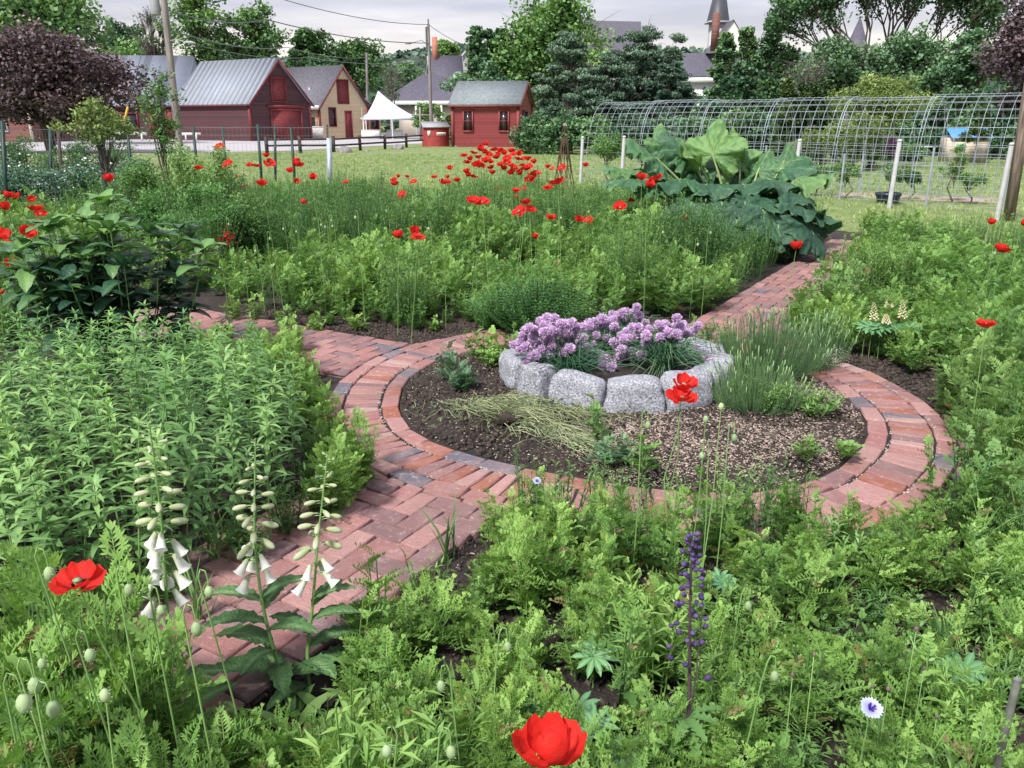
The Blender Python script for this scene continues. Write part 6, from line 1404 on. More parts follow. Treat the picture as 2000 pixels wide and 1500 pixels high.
# yellow house
C = P3(627, 268, 86); C[2] = 0
t, p, Lu, Lw = gable('yellow_house', 'small yellow clapboard house with dark red door and loft shutter', 'house', C, (P3(567, 147, 91.5)[0]-P3(667, 144, 88)[0], 3.5), (P3(716, 210, 90)[0]-C[0], 4.), 3.1, 6.85, M['yellow'], M['shingle'], .3, M['barnred'])
n0 = p(0, 0, 0)-p(1, 0, 0); n0[2] = 0
opening(t, onw(.40), onw(.61), 3.4, 5.6, n0, 'loft_shutter', M['barnred'], M['barnred'], .08, .04); opening(t, onw(.20), onw(.32), 1.2, 2.9, n0, 'window', M['black'], M['barnred'], .09, .04, (2, 2)); opening(t, onw(.53), onw(.65), .0, 2.6, n0, 'door', M['barnred'], M['barnred'], .08, .04)
g = Geo(); nn = n0/np.linalg.norm(n0)
for b, z in ((.86, 1.9), (.9, 1.3), (.93, 1.5)): g.box(p(0, b, z)+nn*.1, (.16, .12, .22))
g.beam(p(0, .88, 0)+nn*.06, p(0, .88, 3.)+nn*.06, .03, .03); g.build('meter_box', [M['cream2']], t)
# right lean-to
g = Geo(); a0, a1 = p(0.0, 1.0, 0), p(0., 1.30, 0); b0, b1 = p(.8, 1.0, 0), p(.8, 1.30, 0); z1, z2 = 3.3, 2.3
g.add([a0+nn*-.02, a1-nn*.02, a1-nn*.02+[0, 0, z2], a0-nn*.02+[0, 0, z1], b1, b1+[0, 0, z2]], [(0, 1, 2, 3), (1, 4, 5, 2)]); g.build('lean_to_wall', [M['yellow']], t)
g = Geo(); dz = np.array([0, 0, .12]); k = [p(-.05, .9, 3.85), p(-.05, 1.38, 2.1), p(.85, 1.38, 2.1), p(.85, .9, 3.85)]; g.add(k+[q+dz for q in k], [(0, 1, 2, 3), (7, 6, 5, 4), (0, 4, 5, 1), (1, 5, 6, 2), (2, 6, 7, 3), (3, 7, 4, 0)]); g.build('lean_to_roof', [M['shingle']], t)
opening(t, p(0, 1.08, 0)[:2], p(0, 1.24, 0)[:2], .9, 2.1, n0, 'window', M['black'], M['barnred'], .08, .05)
g = Geo(); g.tube([p(.35, .2, 3.9), p(.35, .2, 4.9)], .09, 8); g.build('vent_pipe', [M['white']], t)
# side porch of the yellow house
q = P3(612, 262, 87); g = Geo(); t2 = thing('porch', 'yellow side porch with a pale flat roof between the barn and the yellow house', 'porch', (q[0], q[1], 0), -.25)
g.box((0, 0, 1.4), (1.9, 1.4, 2.8)); g.build('wall', [M['yellow']], t2); g = Geo(); g.box((0, -.2, 2.95), (2.6, 2.3, .4)); g.build('roof', [M['white']], t2); g = Geo(); g.box((.1, -.72, 1.55), (1.1, .06, .95)); g.build('window', [M['black']], t2)
q = P3(614, 262, 82); t2 = thing('lattice_panel', 'white lattice panel leaning by the yellow house', 'lattice', (q[0], q[1], 0)); g = Geo()
for k in range(15):
    x = -.62+k*.09; g.beam((x, 0, 0), (x+.25, 0, 1.15), .05, .02); g.beam((x+.25, .03, 0), (x, .03, 1.15), .05, .02)
g.build('slats', [M['white']], t2); g = Geo(); g.box((.12, 0, 1.17), (1.6, .05, .06)); g.build('top_rail', [M['white']], t2)
# small red shed
C = P3(1012, 283, 56.5); C[2] = 0
t, p, Lu, Lw = gable('red_shed', 'small red clapboard shed with grey roof and two paned windows on the lawn', 'shed', C, (-4.35, .55), (.95, 3.6), 2.72, 4.05, M['shed'], M['shingle_green'], .22, M['shedtrim'], ov_g=.2)
sgn = -1 if p(0, 1, 0)[1] > 0 else 1
for a0, a1 in ((.155, .275), (.70, .82)): opening(t, p(a1, 0, 0)[:2], p(a0, 0, 0)[:2], 1.05, 2.25, (0, sgn), 'window', M['black'], M['shedtrim'], .09, .05, (2, 2))
n0 = (p(0, 0, 0)-p(1, 0, 0)); opening(t, p(0, .35, 0)[:2], p(0, .62, 0)[:2], 1.05, 2.25, n0, 'side_window', M['black'], M['shedtrim'], .08, .05)
for a, b in ((.03, .03), (.5, .03), (.97, .03), (.03, .9)): q = p(a, b, 0); g = Geo(); g.box(q+[0, 0, -.0], (.3, .3, .16)); g.build('footing_block', [M['boulder']], t)
# red wooden bin
q = P3(850, 279, 58); t = thing('red_bin', 'red wooden bin with a slanted grey lid beside the utility pole', 'bin', (q[0], q[1]+.4, 0), .2); g = Geo()
V = [(-.85, -.6, 0), (.85, -.6, 0), (.85, .7, 0), (-.85, .7, 0), (-.85, -.6, 1.22), (.85, -.6, 1.22), (.85, .7, 1.5), (-.85, .7, 1.5)]; g.add(V, [(0, 1, 5, 4), (1, 2, 6, 5), (2, 3, 7, 6), (3, 0, 4, 7)]); g.build('box', [M['shedbright']], t)
g = Geo(); g.add([(-.92, -.7, 1.22), (.92, -.7, 1.22), (.92, .8, 1.54), (-.92, .8, 1.54), (-.92, -.7, 1.3), (.92, -.7, 1.3), (.92, .8, 1.62), (-.92, .8, 1.62)], [(0, 3, 2, 1), (4, 5, 6, 7), (0, 1, 5, 4), (1, 2, 6, 5), (2, 3, 7, 6), (3, 0, 4, 7)]); g.build('lid', [M['lid']], t)
g = Geo(); g.box((.32, -.612, .82), (.62, .02, .2)); sg_ = g.build('sign', [M['white']], t); g = Geo(); g.box((-.5, -.612, .85), (.2, .02, .35)); g.build('notice', [M['white']], t)
g = Geo(); 
for k in range(9): g.box((.08+k*.06, -.626, .82), (.035, .01, .09))
g.build('lettering', [M['barnred']], sg_)
# tent
q = P3(768, 266, 86); t = thing('event_tent', 'white pole tent with a pointed top on the far side of the drive', 'tent', (q[0], q[1], 0), .12); W_ = 2.75; g = Geo(); n = 9; V = []
pk = (-1.3, .6, 4.55)
for i in range(n):
    for j in range(n):
        u, v = i/(n-1)*2-1, j/(n-1)*2-1; d = max(abs(u), abs(v)); h = 2.0+(pk[2]-2.0)*(1-d)**1.45+(.0 if d < 1 else .12*abs(u*v)**4); V.append((u*W_+pk[0]*(1-d), v*W_+pk[1]*(1-d), h))
g.add(V, [(i*n+j, (i+1)*n+j, (i+1)*n+j+1, i*n+j+1) for i in range(n-1) for j in range(n-1)]); g.build('canopy', [M['tent']], t, smooth=True)
g = Geo()
for a, b in (((-W_, -W_), (W_, -W_)), ((W_, -W_), (W_, W_)), ((-W_, -W_), (-W_, W_))): g.beam((a[0], a[1], 1.9), (b[0], b[1], 1.9), .03, .25)
g.build('valance', [M['tent']], t)
for x, y in ((-W_, -W_), (0, -W_), (W_, -W_), (W_, 0), (W_, W_), (-W_, W_)): g = Geo(); g.tube([(x, y, 0), (x, y, 2.0)], .05, 8); g.build('pole', [M['white']], t)
for i, (dx, dy, w_, lab) in enumerate(((-1.7, -3.2, 1.7, 'white covered table left under the tent'), (.3, -1.0, 1.5, 'white covered table in the middle under the tent'))):
    o = Geo(); o.box((0, 0, .42), (w_, .8, .84)); o.box((0, 0, .85), (w_+.06, .86, .03)); b = o.build('table', [M['white']]); b.location = (q[0]+dx, q[1]+dy, 0); tag(b, lab, 'table')
# grey hip-roofed building behind
q = P3(824, 262, 104); t = thing('hip_roof_building', 'low building with dark grey hip roof and white eaves behind the tent', 'building', (q[0], q[1], 0)); g = Geo(); g.box((2., 3, 1.7), (9.5, 6, 3.4)); g.build('wall', [M['cream2']], t)
g = Geo(); g.add([(-4.6, -1, 3.95), (8, -1, 3.95), (8, 8, 3.95), (-4.6, 8, 3.95), (0, 3.2, 7.2), (4, 3.2, 6.9)], [(0, 1, 5, 4), (2, 3, 4, 5)]); g.add([(-4.6, -1, 3.95), (8, -1, 3.95), (8, 8, 3.95), (-4.6, 8, 3.95), (0, 3.2, 7.2), (4, 3.2, 6.9)], [(1, 2, 5), (3, 0, 4)]); g.build('roof', [M['slate']], t)
g = Geo(); g.box((1.7, -1.0, 3.75), (12.8, .15, .45)); g.box((-4.6, 3.5, 3.75), (.15, 9, .45)); g.build('eave_board', [M['white']], t)
for x in (-3.5, -.5, 2.5, 6): g = Geo(); g.box((x, -.9, 1.8), (.25, .25, 3.6)); g.build('column', [M['white']], t)
# pale post frame right of the tent
q = P3(824, 268, 80); t = thing('post_frame', 'pale wooden frame with a crossbar beside the tent', 'frame', (q[0], q[1], 0)); 
for a, b in (((-.1, 0, 0), (-.1, 0, 2.9)), ((1.1, 0, 0), (1.1, 0, 2.2))): g = Geo(); g.beam(a, b, .16, .16); g.build('post', [M['pole']], t)
g = Geo(); g.beam((-.9, 0, 2.2), (1.3, 0, 2.2), .1, .12); g.build('crossbar', [M['pole']], t)
# brick house with steep slate roof
C = P3(846, 255, 130); C[2] = 0
t, p, Lu, Lw = gable('brick_house', 'tall brick house with a steep purple slate roof and chimneys behind the utility pole', 'house', C, (4.6, .8), (-1.2, 8), 6.8, 11.1, M['brickpink'], M['slate'], .3, M['white'])
g = Geo(); g.box((.9, 3.8, 11.8), (.75, .75, 4.)); g.build('chimney', [M['brickpink']], t); g = Geo(); g.box((1.4, -1.2, 5.), (.9, .8, 4.6)); g.build('lower_chimney', [M['brickwall']], t)
C = P3(884, 255, 138); C[2] = 0
gable('white_gable_house', 'pale gable end peeping out behind the brick house', 'house', C, (-1.2, 8), (6, 1), 9.5, 13.0, M['palewall'], M['slate'], .3, M['white'])
# church
q = P3(1402, 45, 140); t = thing('church', 'white church with a dark pointed spire rising above the pines', 'church', (q[0], q[1], 0)); g = Geo(); g.box((0, 0, 8.2), (2.3, 2.3, 16.4)); g.build('tower', [M['palewall']], t)
g = Geo(); V = [(1.8*math.cos(a), 1.8*math.sin(a), 16.5) for a in np.arange(8)*PI/4+PI/8]+[(0, 0, 25.2)]; g.add(V, [(i, (i+1) % 8, 8) for i in range(8)]); g.build('spire', [M['spire']], t); g = Geo(); g.box((0, 0, 16.45), (3.5, 3.5, .2)); g.build('cornice', [M['palewall']], t)
g = Geo(); V = [(-2.4, -6, 11.6), (4.2, -6, 11.6), (.9, -6, 16.2), (-2.4, -2, 11.6), (4.2, -2, 11.6), (.9, -2, 16.2)]; g.add(V, [(0, 1, 2)]); g.build('gable_wall', [M['white']], t); g = Geo(); g.add([v+np.array([0, -.3 if i < 3 else 0, .05]) for i, v in enumerate(np.array(V))], [(0, 2, 5, 3), (2, 1, 4, 5)]); g.build('gable_roof', [M['slate']], t)
g = Geo(); g.add([(-6, -8, 8.2), (2, -8, 8.2), (2, -3, 11.8), (-6, -3, 11.8)], [(0, 1, 2, 3)]); g.build('nave_roof', [M['slate']], t); g = Geo(); g.box((-2, -7.7, 7.7), (8, .3, .9)); g.box((-2, -7, 3.6), (7.6, .3, 7.2)); g.build('nave_wall', [M['white']], t)
g = Geo(); g.box((-1.75, -6.4, 14.5), (1.0, .8, 5.2)); g.build('chimney', [M['brickwall']], t)
q = P3(1208, 250, 150); t = thing('slate_roofed_house', 'house with a broad dark slate roof behind the pines', 'house', (q[0], q[1], 0)); g = Geo(); g.box((-2, 2, 6.5), (16, 5, 13)); g.build('wall', [M['palewall']], t); g = Geo(); g.add([(-11, -1.2, 12.8), (3.4, -1.2, 12.8), (3.4, 2, 17.9), (-11, 2, 18.2)], [(0, 1, 2, 3)]); g.add([(-11, 2, 18.2), (3.4, 2, 17.9), (3.4, 5, 12.8), (-11, 5, 12.8)], [(0, 1, 2, 3)]); g.build('roof', [M['slate']], t)
q = P3(1676, 70, 120); t = thing('small_turret', 'small grey pyramid roofed turret seen through the tall open tree', 'tower', (q[0], q[1], 0)); g = Geo(); g.box((0, 0, 5.6), (2., 2., 11.2)); g.build('wall', [M['palewall']], t); g = Geo(); g.add([(-1.1, -1.1, 11.2), (1.1, -1.1, 11.2), (1.1, 1.1, 11.2), (-1.1, 1.1, 11.2), (0, 0, 15.2)], [(0, 1, 4), (1, 2, 4), (2, 3, 4), (3, 0, 4)]); g.build('roof', [M['slate']], t)
# playhouse
q = P3(1878, 312, 34.6); t = thing('playhouse', 'cream children\'s playhouse with a blue roof seen through the wire arch', 'playhouse', (q[0], q[1], 0), -.05); g = Geo(); g.box((0, 0, .5), (1.45, 1.1, 1.0)); g.add([(.1, -.56, 1.0), (.66, -.56, 1.0), (.38, -.56, 1.27)], [(0, 1, 2)]); g.build('wall', [M['cream']], t)
g = Geo(); g.add([(-.8, -.66, .98), (.82, -.66, .98), (.82, 0, 1.36), (-.8, 0, 1.36), (.82, .66, .98), (-.8, .66, .98)], [(0, 1, 2, 3), (3, 2, 4, 5)]); g.add([(.02, -.72, .98), (.38, -.72, 1.34), (.38, -.1, 1.34), (.02, -.60, .985)], [(0, 1, 2, 3)]); g.add([(.38, -.72, 1.34), (.76, -.72, .98), (.76, -.6, .985), (.38, -.1, 1.34)], [(0, 1, 2, 3)]); g.build('roof', [M['blue_roof']], t)
g = Geo(); g.box((-.38, -.565, .62), (.36, .03, .32)); g.build('window', [M['green_plastic']], t); g = Geo(); g.box((.4, -.565, .4), (.4, .03, .72)); g.build('door', [M['cream2']], t)
q = P3(1800, 286, 42); t = thing('picnic_table', 'pale blue grey A-framed picnic table behind the wire arch', 'picnic table', (q[0], q[1], 0), .2)
g = Geo(); g.box((0, 0, .76), (1.9, .75, .06)); g.build('table_top', [M['tent']], t)
for s in (-1, 1):
    g = Geo(); g.box((0, s*.75, .45), (1.9, .28, .05)); g.build('seat', [M['tent']], t)
    for z in (-1, 1): g = Geo(); g.beam((s*.7, z*.6, 0), (s*.7, z*.2, .74), .05, .1); g.build('leg', [M['tent']], t)
# white rail by the barns
t = thing('white_guardrail', 'low white barrier plank in front of the long red barn', 'barrier', tuple(at(250, 276))); g = Geo(); g.beam((-1.6, 0, .75), (1.6, .2, .62), .08, .28); g.beam((4.5, .3, .6), (6.2, .4, .6), .08, .22); g.build('plank', [M['white']], t)
for x in (-1.2, 1.2, 5, 5.9): g = Geo(); g.box((x, .1, .3), (.12, .1, .6)); g.build('leg', [M['white']], t)
# ------------------------------------------------------------------ poles and wires
def pole(label, a, b, r0, r1): 
    t = thing('utility_pole', label, 'utility pole', tuple(a)); g = Geo(); h = np.array(b)-np.array(a); g.tube([np.zeros(3), h*.5, h], [r0, (r0+r1)/2, r1], 10); g.build('shaft', [M['pole']], t, smooth=True); return t, h
a = P3(352, 238+1.6*F/40, 40); a[2] = 0; b = P3(316, -40, 40); t, h = pole('large leaning wooden utility pole with a grey transformer at the upper left', a, b, .17, .14)
q = P3(309, 10, 40)-a; g = Geo(); g.lathe([(0, -.42), (.2, -.42), (.22, -.36), (.22, .36), (.18, .44), (0, .46)], 14, c=q+np.array([-.15, 0, 0])); g.box(q+[.1, 0, 0], (.2, .06, .5)); g.build('transformer', [M['lid']], t, smooth=False)
# lamp arm of the left pole
q0 = P3(330, 80, 40)-a; q1 = P3(362, 82, 39.5)-a; g = Geo(); g.tube([q0, (q0+q1)/2+[0, 0, .08], q1], .025, 6); g.tube([q1, q1+[.25, 0, -.03], q1+[.45, 0, -.05]], [.05, .09, .03], 6); g.build('lamp_arm', [M['lid']], t)
a2 = P3(843, 262, 68); a2[2] = 0; b2 = P3(836.5, 47, 68); t, h = pole('tall utility pole with a street lamp arm behind the red bin', a2, b2, .15, .10)
q0 = P3(836, 88, 68)-a2; q1 = P3(806, 83, 67.5)-a2; g = Geo(); g.tube([q0, (q0+q1)/2+[.1, 0, .25], q1], .035, 6); g.build('lamp_arm', [M['lid']], t); g = Geo(); g.tube([q1+[.05, 0, 0], q1+[-.25, 0, -.02], q1+[-.6, 0, -.08]], [.05, .12, .05], 8); g.build('lamp_head', [M['lid']], t)
g = Geo(); g.tube([h-[0, 0, .1], h+[0, 0, .35]], [.05, .05], 8, .5); g.tube([h+[-.15, 0, -1.9], h+[-.15, 0, -.2]], [.09, .09], 8); g.build('cable_guard', [M['wire']], t)
a3 = P3(718, 255, 100); a3[2] = 0; b3 = P3(716, 103, 100); t, h = pole('distant pale utility pole behind the yellow house', a3, b3, .17, .13)
def cable(label, pts, rad=.028):
    P_ = [P3(*q) for q in pts]; n = 10; out_ = []
    for i in range(len(P_)-1):
        for k in range(n): u = k/n; q = P_[i]*(1-u)+P_[i+1]*u; q = q-[0, 0, 4*.35*u*(1-u)]; out_.append(q)
    out_.append(P_[-1]); g = Geo(); g.tube(out_, rad, 4, cap=False); o = g.build('overhead_cable', [M['wire']]); tag(o, label, 'cable', 'overhead cables')
cable('uppermost cable from the upper left to the tall lamp pole', [(530, -8, 50), (836, 48, 68)], .022); cable('cable from the tall lamp pole down to the right behind the spruces', [(837, 48, 68), (930, 92, 100)], .025)
cable('thick cable from the left edge of the sky to the lamp arm pole', [(322, 18, 40), (520, 38, 52), (838, 84, 68)], .03); cable('cable crossing behind the barns to the distant pole', [(335, 60, 40), (560, 92, 66), (717, 112, 100)], .028); cable('lower cable from the distant pole to the lamp pole', [(717, 122, 100), (840, 132, 68)], .022); cable('low cable crossing in front of the trees', [(335, 75, 40), (600, 112, 66), (840, 118, 68)], .02)
q0 = P3(275, 110, 40); g = Geo(); q1 = P3(238, 255, 39); g.tube([P3(316, 0, 40), q0, q1], .014, 5); t = thing('guy_wire', 'slanting guy wire with a yellow guard left of the large utility pole', 'cable', tuple(q1)); o = g.build('wire', [M['wire']], t); o.location = -Vector(q1); g = Geo(); g.tube([q1+(q0-q1)*.32, q1], .05, 6); o = g.build('guard', [M['guard']], t); o.location = -Vector(q1)
# ------------------------------------------------------------------ trees
QL = np.array([(-.5, -.32, 0), (.1, -.42, .08), (.55, 0, .02), (.1, .42, .08), (-.5, .32, 0)])
def leaf_cloud(g, C, rad, n, size, rn, tone=0., squash=1., el=1.):
    n = int(n*1.7); size = size*.78
    d = rn.normal(size=(n, 3)); d /= np.linalg.norm(d, axis=1)[:, None]; q = rn.random(n)**.45; P_ = C+d*q[:, None]*np.array([rad, rad, rad*squash])
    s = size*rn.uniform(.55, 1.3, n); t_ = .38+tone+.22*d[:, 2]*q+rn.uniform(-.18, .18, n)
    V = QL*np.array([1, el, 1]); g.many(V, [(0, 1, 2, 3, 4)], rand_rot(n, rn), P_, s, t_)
def tree(name, label, cat, base, H, blobs, lsize, nleaf, mat, seed, group=None, trunk=.25, bark='bark', squash=.75, limbs=True, tone=0., el=1., bare=0):
    """blobs: (dx, dy, z, r) in metres from the base"""
    rn = np.random.default_rng(seed); r = random.Random(seed); t = thing(name, label, cat, tuple(base), group=group)
    g = Geo(); top = np.array([r.uniform(-.3, .3), 0, H*.75]); g.tube([(0, 0, 0), top*.3+[r.uniform(-.2, .2), 0, 0], top*.65, top], [trunk, trunk*.8, trunk*.5, trunk*.12], 8)
    if limbs:
        for (dx, dy, z, rad) in blobs:
            z0 = min(H*.6, max(H*.15, z*.55)); a = np.array([top[0]*z0/H, 0, z0]); b = np.array([dx, dy, z]); m = (a+b)/2+[0, 0, .05*H*r.uniform(-.5, 1)]
            g.tube([a, m, b], [trunk*.32, trunk*.2, trunk*.06], 5, cap=False)
            for _ in range(4+bare): e_ = b+np.array([r.gauss(0, .6), r.gauss(0, .6), r.gauss(.2, .5)])*rad; g.tube([m+(b-m)*.5, (b+e_)/2+[0, 0, .05], e_], [trunk*.08, trunk*.05, trunk*.02], 3, cap=False)
    g.build('trunk', [M[bark]], t)
    g = Geo(); tot = sum(q[3]**2 for q in blobs)
    for (dx, dy, z, rad) in blobs:
        n = max(12, int(nleaf*rad**2/tot)); tb = tone+r.uniform(-.14, .14)
        k = 5
        for _ in range(k):
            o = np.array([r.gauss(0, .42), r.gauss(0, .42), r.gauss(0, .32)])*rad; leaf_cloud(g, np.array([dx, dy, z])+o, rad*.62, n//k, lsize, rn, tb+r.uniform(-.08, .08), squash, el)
    g.build('crown', [M[mat]], t); return t
def crown(W, H0, H1, n, r, rad, dep=.7, shape=lambda u: math.sin(PI*min(1, max(0, u*.85+.12)))):
    """blob list filling a crown of width W between heights H0 and H1"""
    out_ = []
    for k in range(n):
        u = (k+.5)/n; z = H0+(H1-H0)*u; w_ = W/2*shape(u); a = r.uniform(0, 2*PI); q = r.random()**.5
        out_.append((math.cos(a)*w_*q, math.sin(a)*w_*q*dep, z, rad*r.uniform(.7, 1.25)*(.75+.35*shape(u))))
    return out_
rt = random.Random(123)
def pxtree(name, label, x0, x1, yt, D, mat, ls, nl, nb, yb=None, group='trees behind the garden', z0=None, rad=None, seed=None, cat='tree', shape=None, **kw):
    """tree whose crown spans x0..x1 and tops out at yt in the photo when standing D metres away"""
    x = (x0+x1)/2; top = P3(x, yt, D); W = (x1-x0)/F*D; H = top[2]; b = (top[0], D, 0); low = (P3(x, yb, D)[2] if yb is not None else H*.25) if z0 is None else z0
    rd_ = rad or W*.2; sd_ = seed or int(x*7+D)
    bl = crown(W-rd_, max(low, rd_*.5), H-rd_*.7, nb, random.Random(sd_), rd_, **({'shape': shape} if shape else {}))
    return tree(name, label, cat, b, H, bl, ls, nl, mat, sd_, group, **kw)
G_ = 'trees behind the garden'
cone = lambda u: max(.06, 1-u*.95)
pxtree('plum_tree', 'rounded purple-brown leaved tree at the left in front of the barns', -110, 232, 44, 46, 'tree_plum', .20, 19000, 56, yb=222, trunk=.3, rad=1.5)
pxtree('maple_tree', 'tall dark green tree at the upper left corner behind the purple tree', -90, 175, -70, 62, 'tree_mid', .34, 9000, 34, yb=120, trunk=.4)
pxtree('round_tree', 'dark domed tree on the skyline between the plum tree and the utility pole', 168, 285, 38, 110, 'tree_dark', .38, 5000, 18, yb=110)
pxtree('light_tree', 'bright mid green tree right behind the long barn roof', 168, 335, 78, 96, 'tree_mid', .36, 6000, 24, yb=150, tone=.15)
pxtree('bare_tree', 'nearly leafless twiggy tree left of the utility pole', 235, 345, 5, 92, 'tree_dark', .3, 250, 22, yb=110, bare=22, trunk=.22)
pxtree('airy_tree', 'tall airy tree with visible sky gaps right of the utility pole', 325, 440, -60, 90, 'tree_mid', .36, 4200, 34, yb=120, rad=1.4, trunk=.3)
pxtree('airy_tree', 'airy tree with upswept branches above the ribbed barn roof', 425, 545, 2, 92, 'tree_mid', .36, 3800, 30, yb=120, rad=1.3, trunk=.28)
pxtree('dark_tree', 'dark tree mass directly behind the ribbed barn roof', 380, 560, 80, 100, 'tree_dark', .4, 8000, 34, yb=170)
pxtree('dark_tree', 'dark green tree with a notched outline behind the yellow house', 548, 640, 48, 104, 'tree_mid', .38, 5200, 22, yb=150, tone=-.05)
pxtree('round_tree', 'rounded mid green tree behind the yellow house and the distant pole', 610, 752, 64, 108, 'tree_mid', .38, 8200, 30, yb=170, tone=.12)
pxtree('dark_tree', 'low dark tree left of the distant pole', 560, 660, 110, 98, 'tree_dark', .36, 5000, 20, yb=170)
pxtree('dark_tree', 'dark tree between the distant pole and the brick house', 735, 850, 118, 128, 'tree_dark', .38, 7000, 24, yb=190)
pxtree('bare_tree', 'grey leafless tree behind the tent', 728, 800, 118, 94, 'tree_dark', .3, 120, 16, yb=190, bare=16, trunk=.18, bark='bark_grey')
pxtree('light_tree', 'small light green tree right of the tall lamp pole', 840, 902, 70, 155, 'tree_mid', .36, 3600, 14, yb=130, tone=.25)
pxtree('green_tree', 'small green tree in front of the hip-roofed building', 805, 872, 195, 82, 'tree_mid', .2, 2600, 14, yb=255)
pxtree('green_tree', 'light green shrub between the red bin and the red shed', 862, 892, 222, 62, 'tree_mid', .18, 1500, 8, yb=268, tone=.2, cat='shrub')
for x0, x1, yt, lab in ((900, 958, 44, 'tallest spruce left of the big deciduous tree'), (935, 978, 48, 'thin spruce top in the middle of the spruce group'), (955, 1000, 44, 'right spruce of the group behind the red shed')):
    pxtree('spruce_tree', lab, x0-8, x1+8, yt, 66, 'tree_dark', .26, 4200, 34, yb=215, shape=cone, rad=.7, squash=.5, trunk=.16, tone=.05)
pxtree('cedar_tree', 'brownish green cedar behind the red shed roof', 895, 1010, 118, 64, 'tree_grey', .24, 6000, 26, yb=215, tone=-.1)
pxtree('oak_tree', 'large green deciduous tree rising above the pines', 985, 1185, -25, 66, 'tree_mid', .32, 13000, 50, yb=170, rad=1.9, trunk=.35)
def pine(label, x0, x1, yt, D, n, nl, seed, yb=250, tone=0.):
    r = random.Random(seed); x = (x0+x1)/2; top = P3(x, yt, D); W = (x1-x0)/F*D; H = top[2]; low = P3(x, yb, D)[2]; bl = []
    for k in range(n):
        u = (k+.5)/n; z = low+(H-low)*u; w_ = W/2*(1-u**2.2)*(.75+.35*r.random()); a = k*2.4; q = .35+.65*r.random(); bl.append((math.cos(a)*w_*q, math.sin(a)*w_*q*.6, z, W*.13*r.uniform(.8, 1.3)*(1.1-.4*u)))
    return tree('pine_tree', label, 'pine tree', (top[0], D, 0), H, bl, .21, int(nl*1.5), 'tree_pine', seed, G_, trunk=.28, squash=.42, tone=tone, el=.45)
pine('blue green pine with tiered branches right of the red shed', 1030, 1195, 72, 52, 30, 15000, 5, 262, .1); pine('broad pine left of the church spire with drooping tiers', 1150, 1370, 62, 50, 34, 18000, 6, 235); pine('lower pine whose branches reach over the far end of the arch', 1085, 1290, 120, 47, 28, 15000, 7, 262, .05); pine('pine at the right end of the pine group below the slate roof', 1245, 1375, 128, 48, 20, 9000, 8, 225, -.05)
for x0, x1, yt, D, lab in ((1385, 1450, 58, 52, 'dark pointed evergreen just right of the church'), (1425, 1500, 44, 54, 'second dark evergreen right of the church'), (1470, 1560, 30, 56, 'broad dark evergreen left of the tall open tree'), (1395, 1490, 120, 50, 'low bulky evergreen behind the arch right of the pines'), (1480, 1600, 95, 52, 'brown tinged evergreen behind the thuja hedge')):
    pxtree('evergreen_tree', lab, x0, x1, yt, D, 'tree_dark', .22, 6500, 30, yb=235, shape=lambda u: max(.15, 1-u**1.6*.9), tone=.06, squash=.8)
# tall open maple with several bare stems
x, D = 1712, 50; b = P3(x, 240, D); t = thing('open_tree', 'tall wide tree with several bare forking stems and thin foliage against the sky', 'tree', (b[0], D, 0), group=G_); g = Geo(); lf = Geo(); r = random.Random(19); rn = np.random.default_rng(19)
def grow(g, p, d, ln, rad, dep):
    q = p+d*ln; m = (p+q)/2+np.array([r.gauss(0, .04), r.gauss(0, .04), 0])*ln; g.tube([p, m, q], [rad, rad*.85, rad*.68], 6 if dep < 3 else 4, cap=False)
    if dep >= 6 or ln < .35: leaf_cloud(lf, q, .7, 26, .19, rn, .1*r.uniform(-1, 1), .7); return
    if dep >= 3: leaf_cloud(lf, q, .6, 12, .19, rn, 0, .7)
    for _ in range(3 if dep < 4 else 2):
        a = r.uniform(0, 6.3); sp = r.uniform(.3, .62); d2 = d+np.array([math.cos(a)*sp, math.sin(a)*sp*.7, r.uniform(-.05, .25)]); d2 /= np.linalg.norm(d2); grow(g, q, d2, ln*r.uniform(.66, .84), rad*.66, dep+1)
g.tube([(0, 0, 0), (.1, 0, 1.6), (0, 0, 3.5)], [.36, .28, .22], 10)
for dx, ln in ((-1.7, 2.3), (-1.1, 2.1), (-.62, 2.0), (-.08, 2.1), (.15, 2.2), (.5, 2.0), (1.0, 2.2), (1.7, 2.3)):
    d = np.array([dx, r.uniform(-.2, .2), 1.2]); d /= np.linalg.norm(d); grow(g, np.array([dx*.3, 0, 3.3]), d, ln, .10, 1)
g.build('trunk', [M['bark']], t); lf.build('crown', [M['tree_dark']], t)
pxtree('grey_green_tree', 'grey green shrubby tree below the small turret', 1560, 1730, 62, 46, 'tree_grey', .2, 9000, 30, yb=200, bark='bark_grey', bare=6)
pxtree('grey_green_tree', 'wide grey green tree right of the yellow green weeping one', 1700, 1880, 52, 47, 'tree_grey', .2, 11000, 34, yb=200, tone=-.05)
pxtree('green_tree', 'mid green tree near the right edge left of the purple maple', 1840, 1960, 52, 44, 'tree_grey', .2, 7500, 24, yb=215, tone=.12)
pxtree('purple_maple', 'dark purple leaved maple cut by the right edge', 1960, 2170, -40, 38, 'tree_plum', .18, 13000, 40, yb=200, tone=-.16)
pxtree('twiggy_shrub', 'pale leafless branches spreading left above the thuja hedge', 1535, 1650, 108, 44, 'tree_grey', .14, 500, 18, yb=165, bare=22, bark='bark_grey', trunk=.12, cat='shrub')
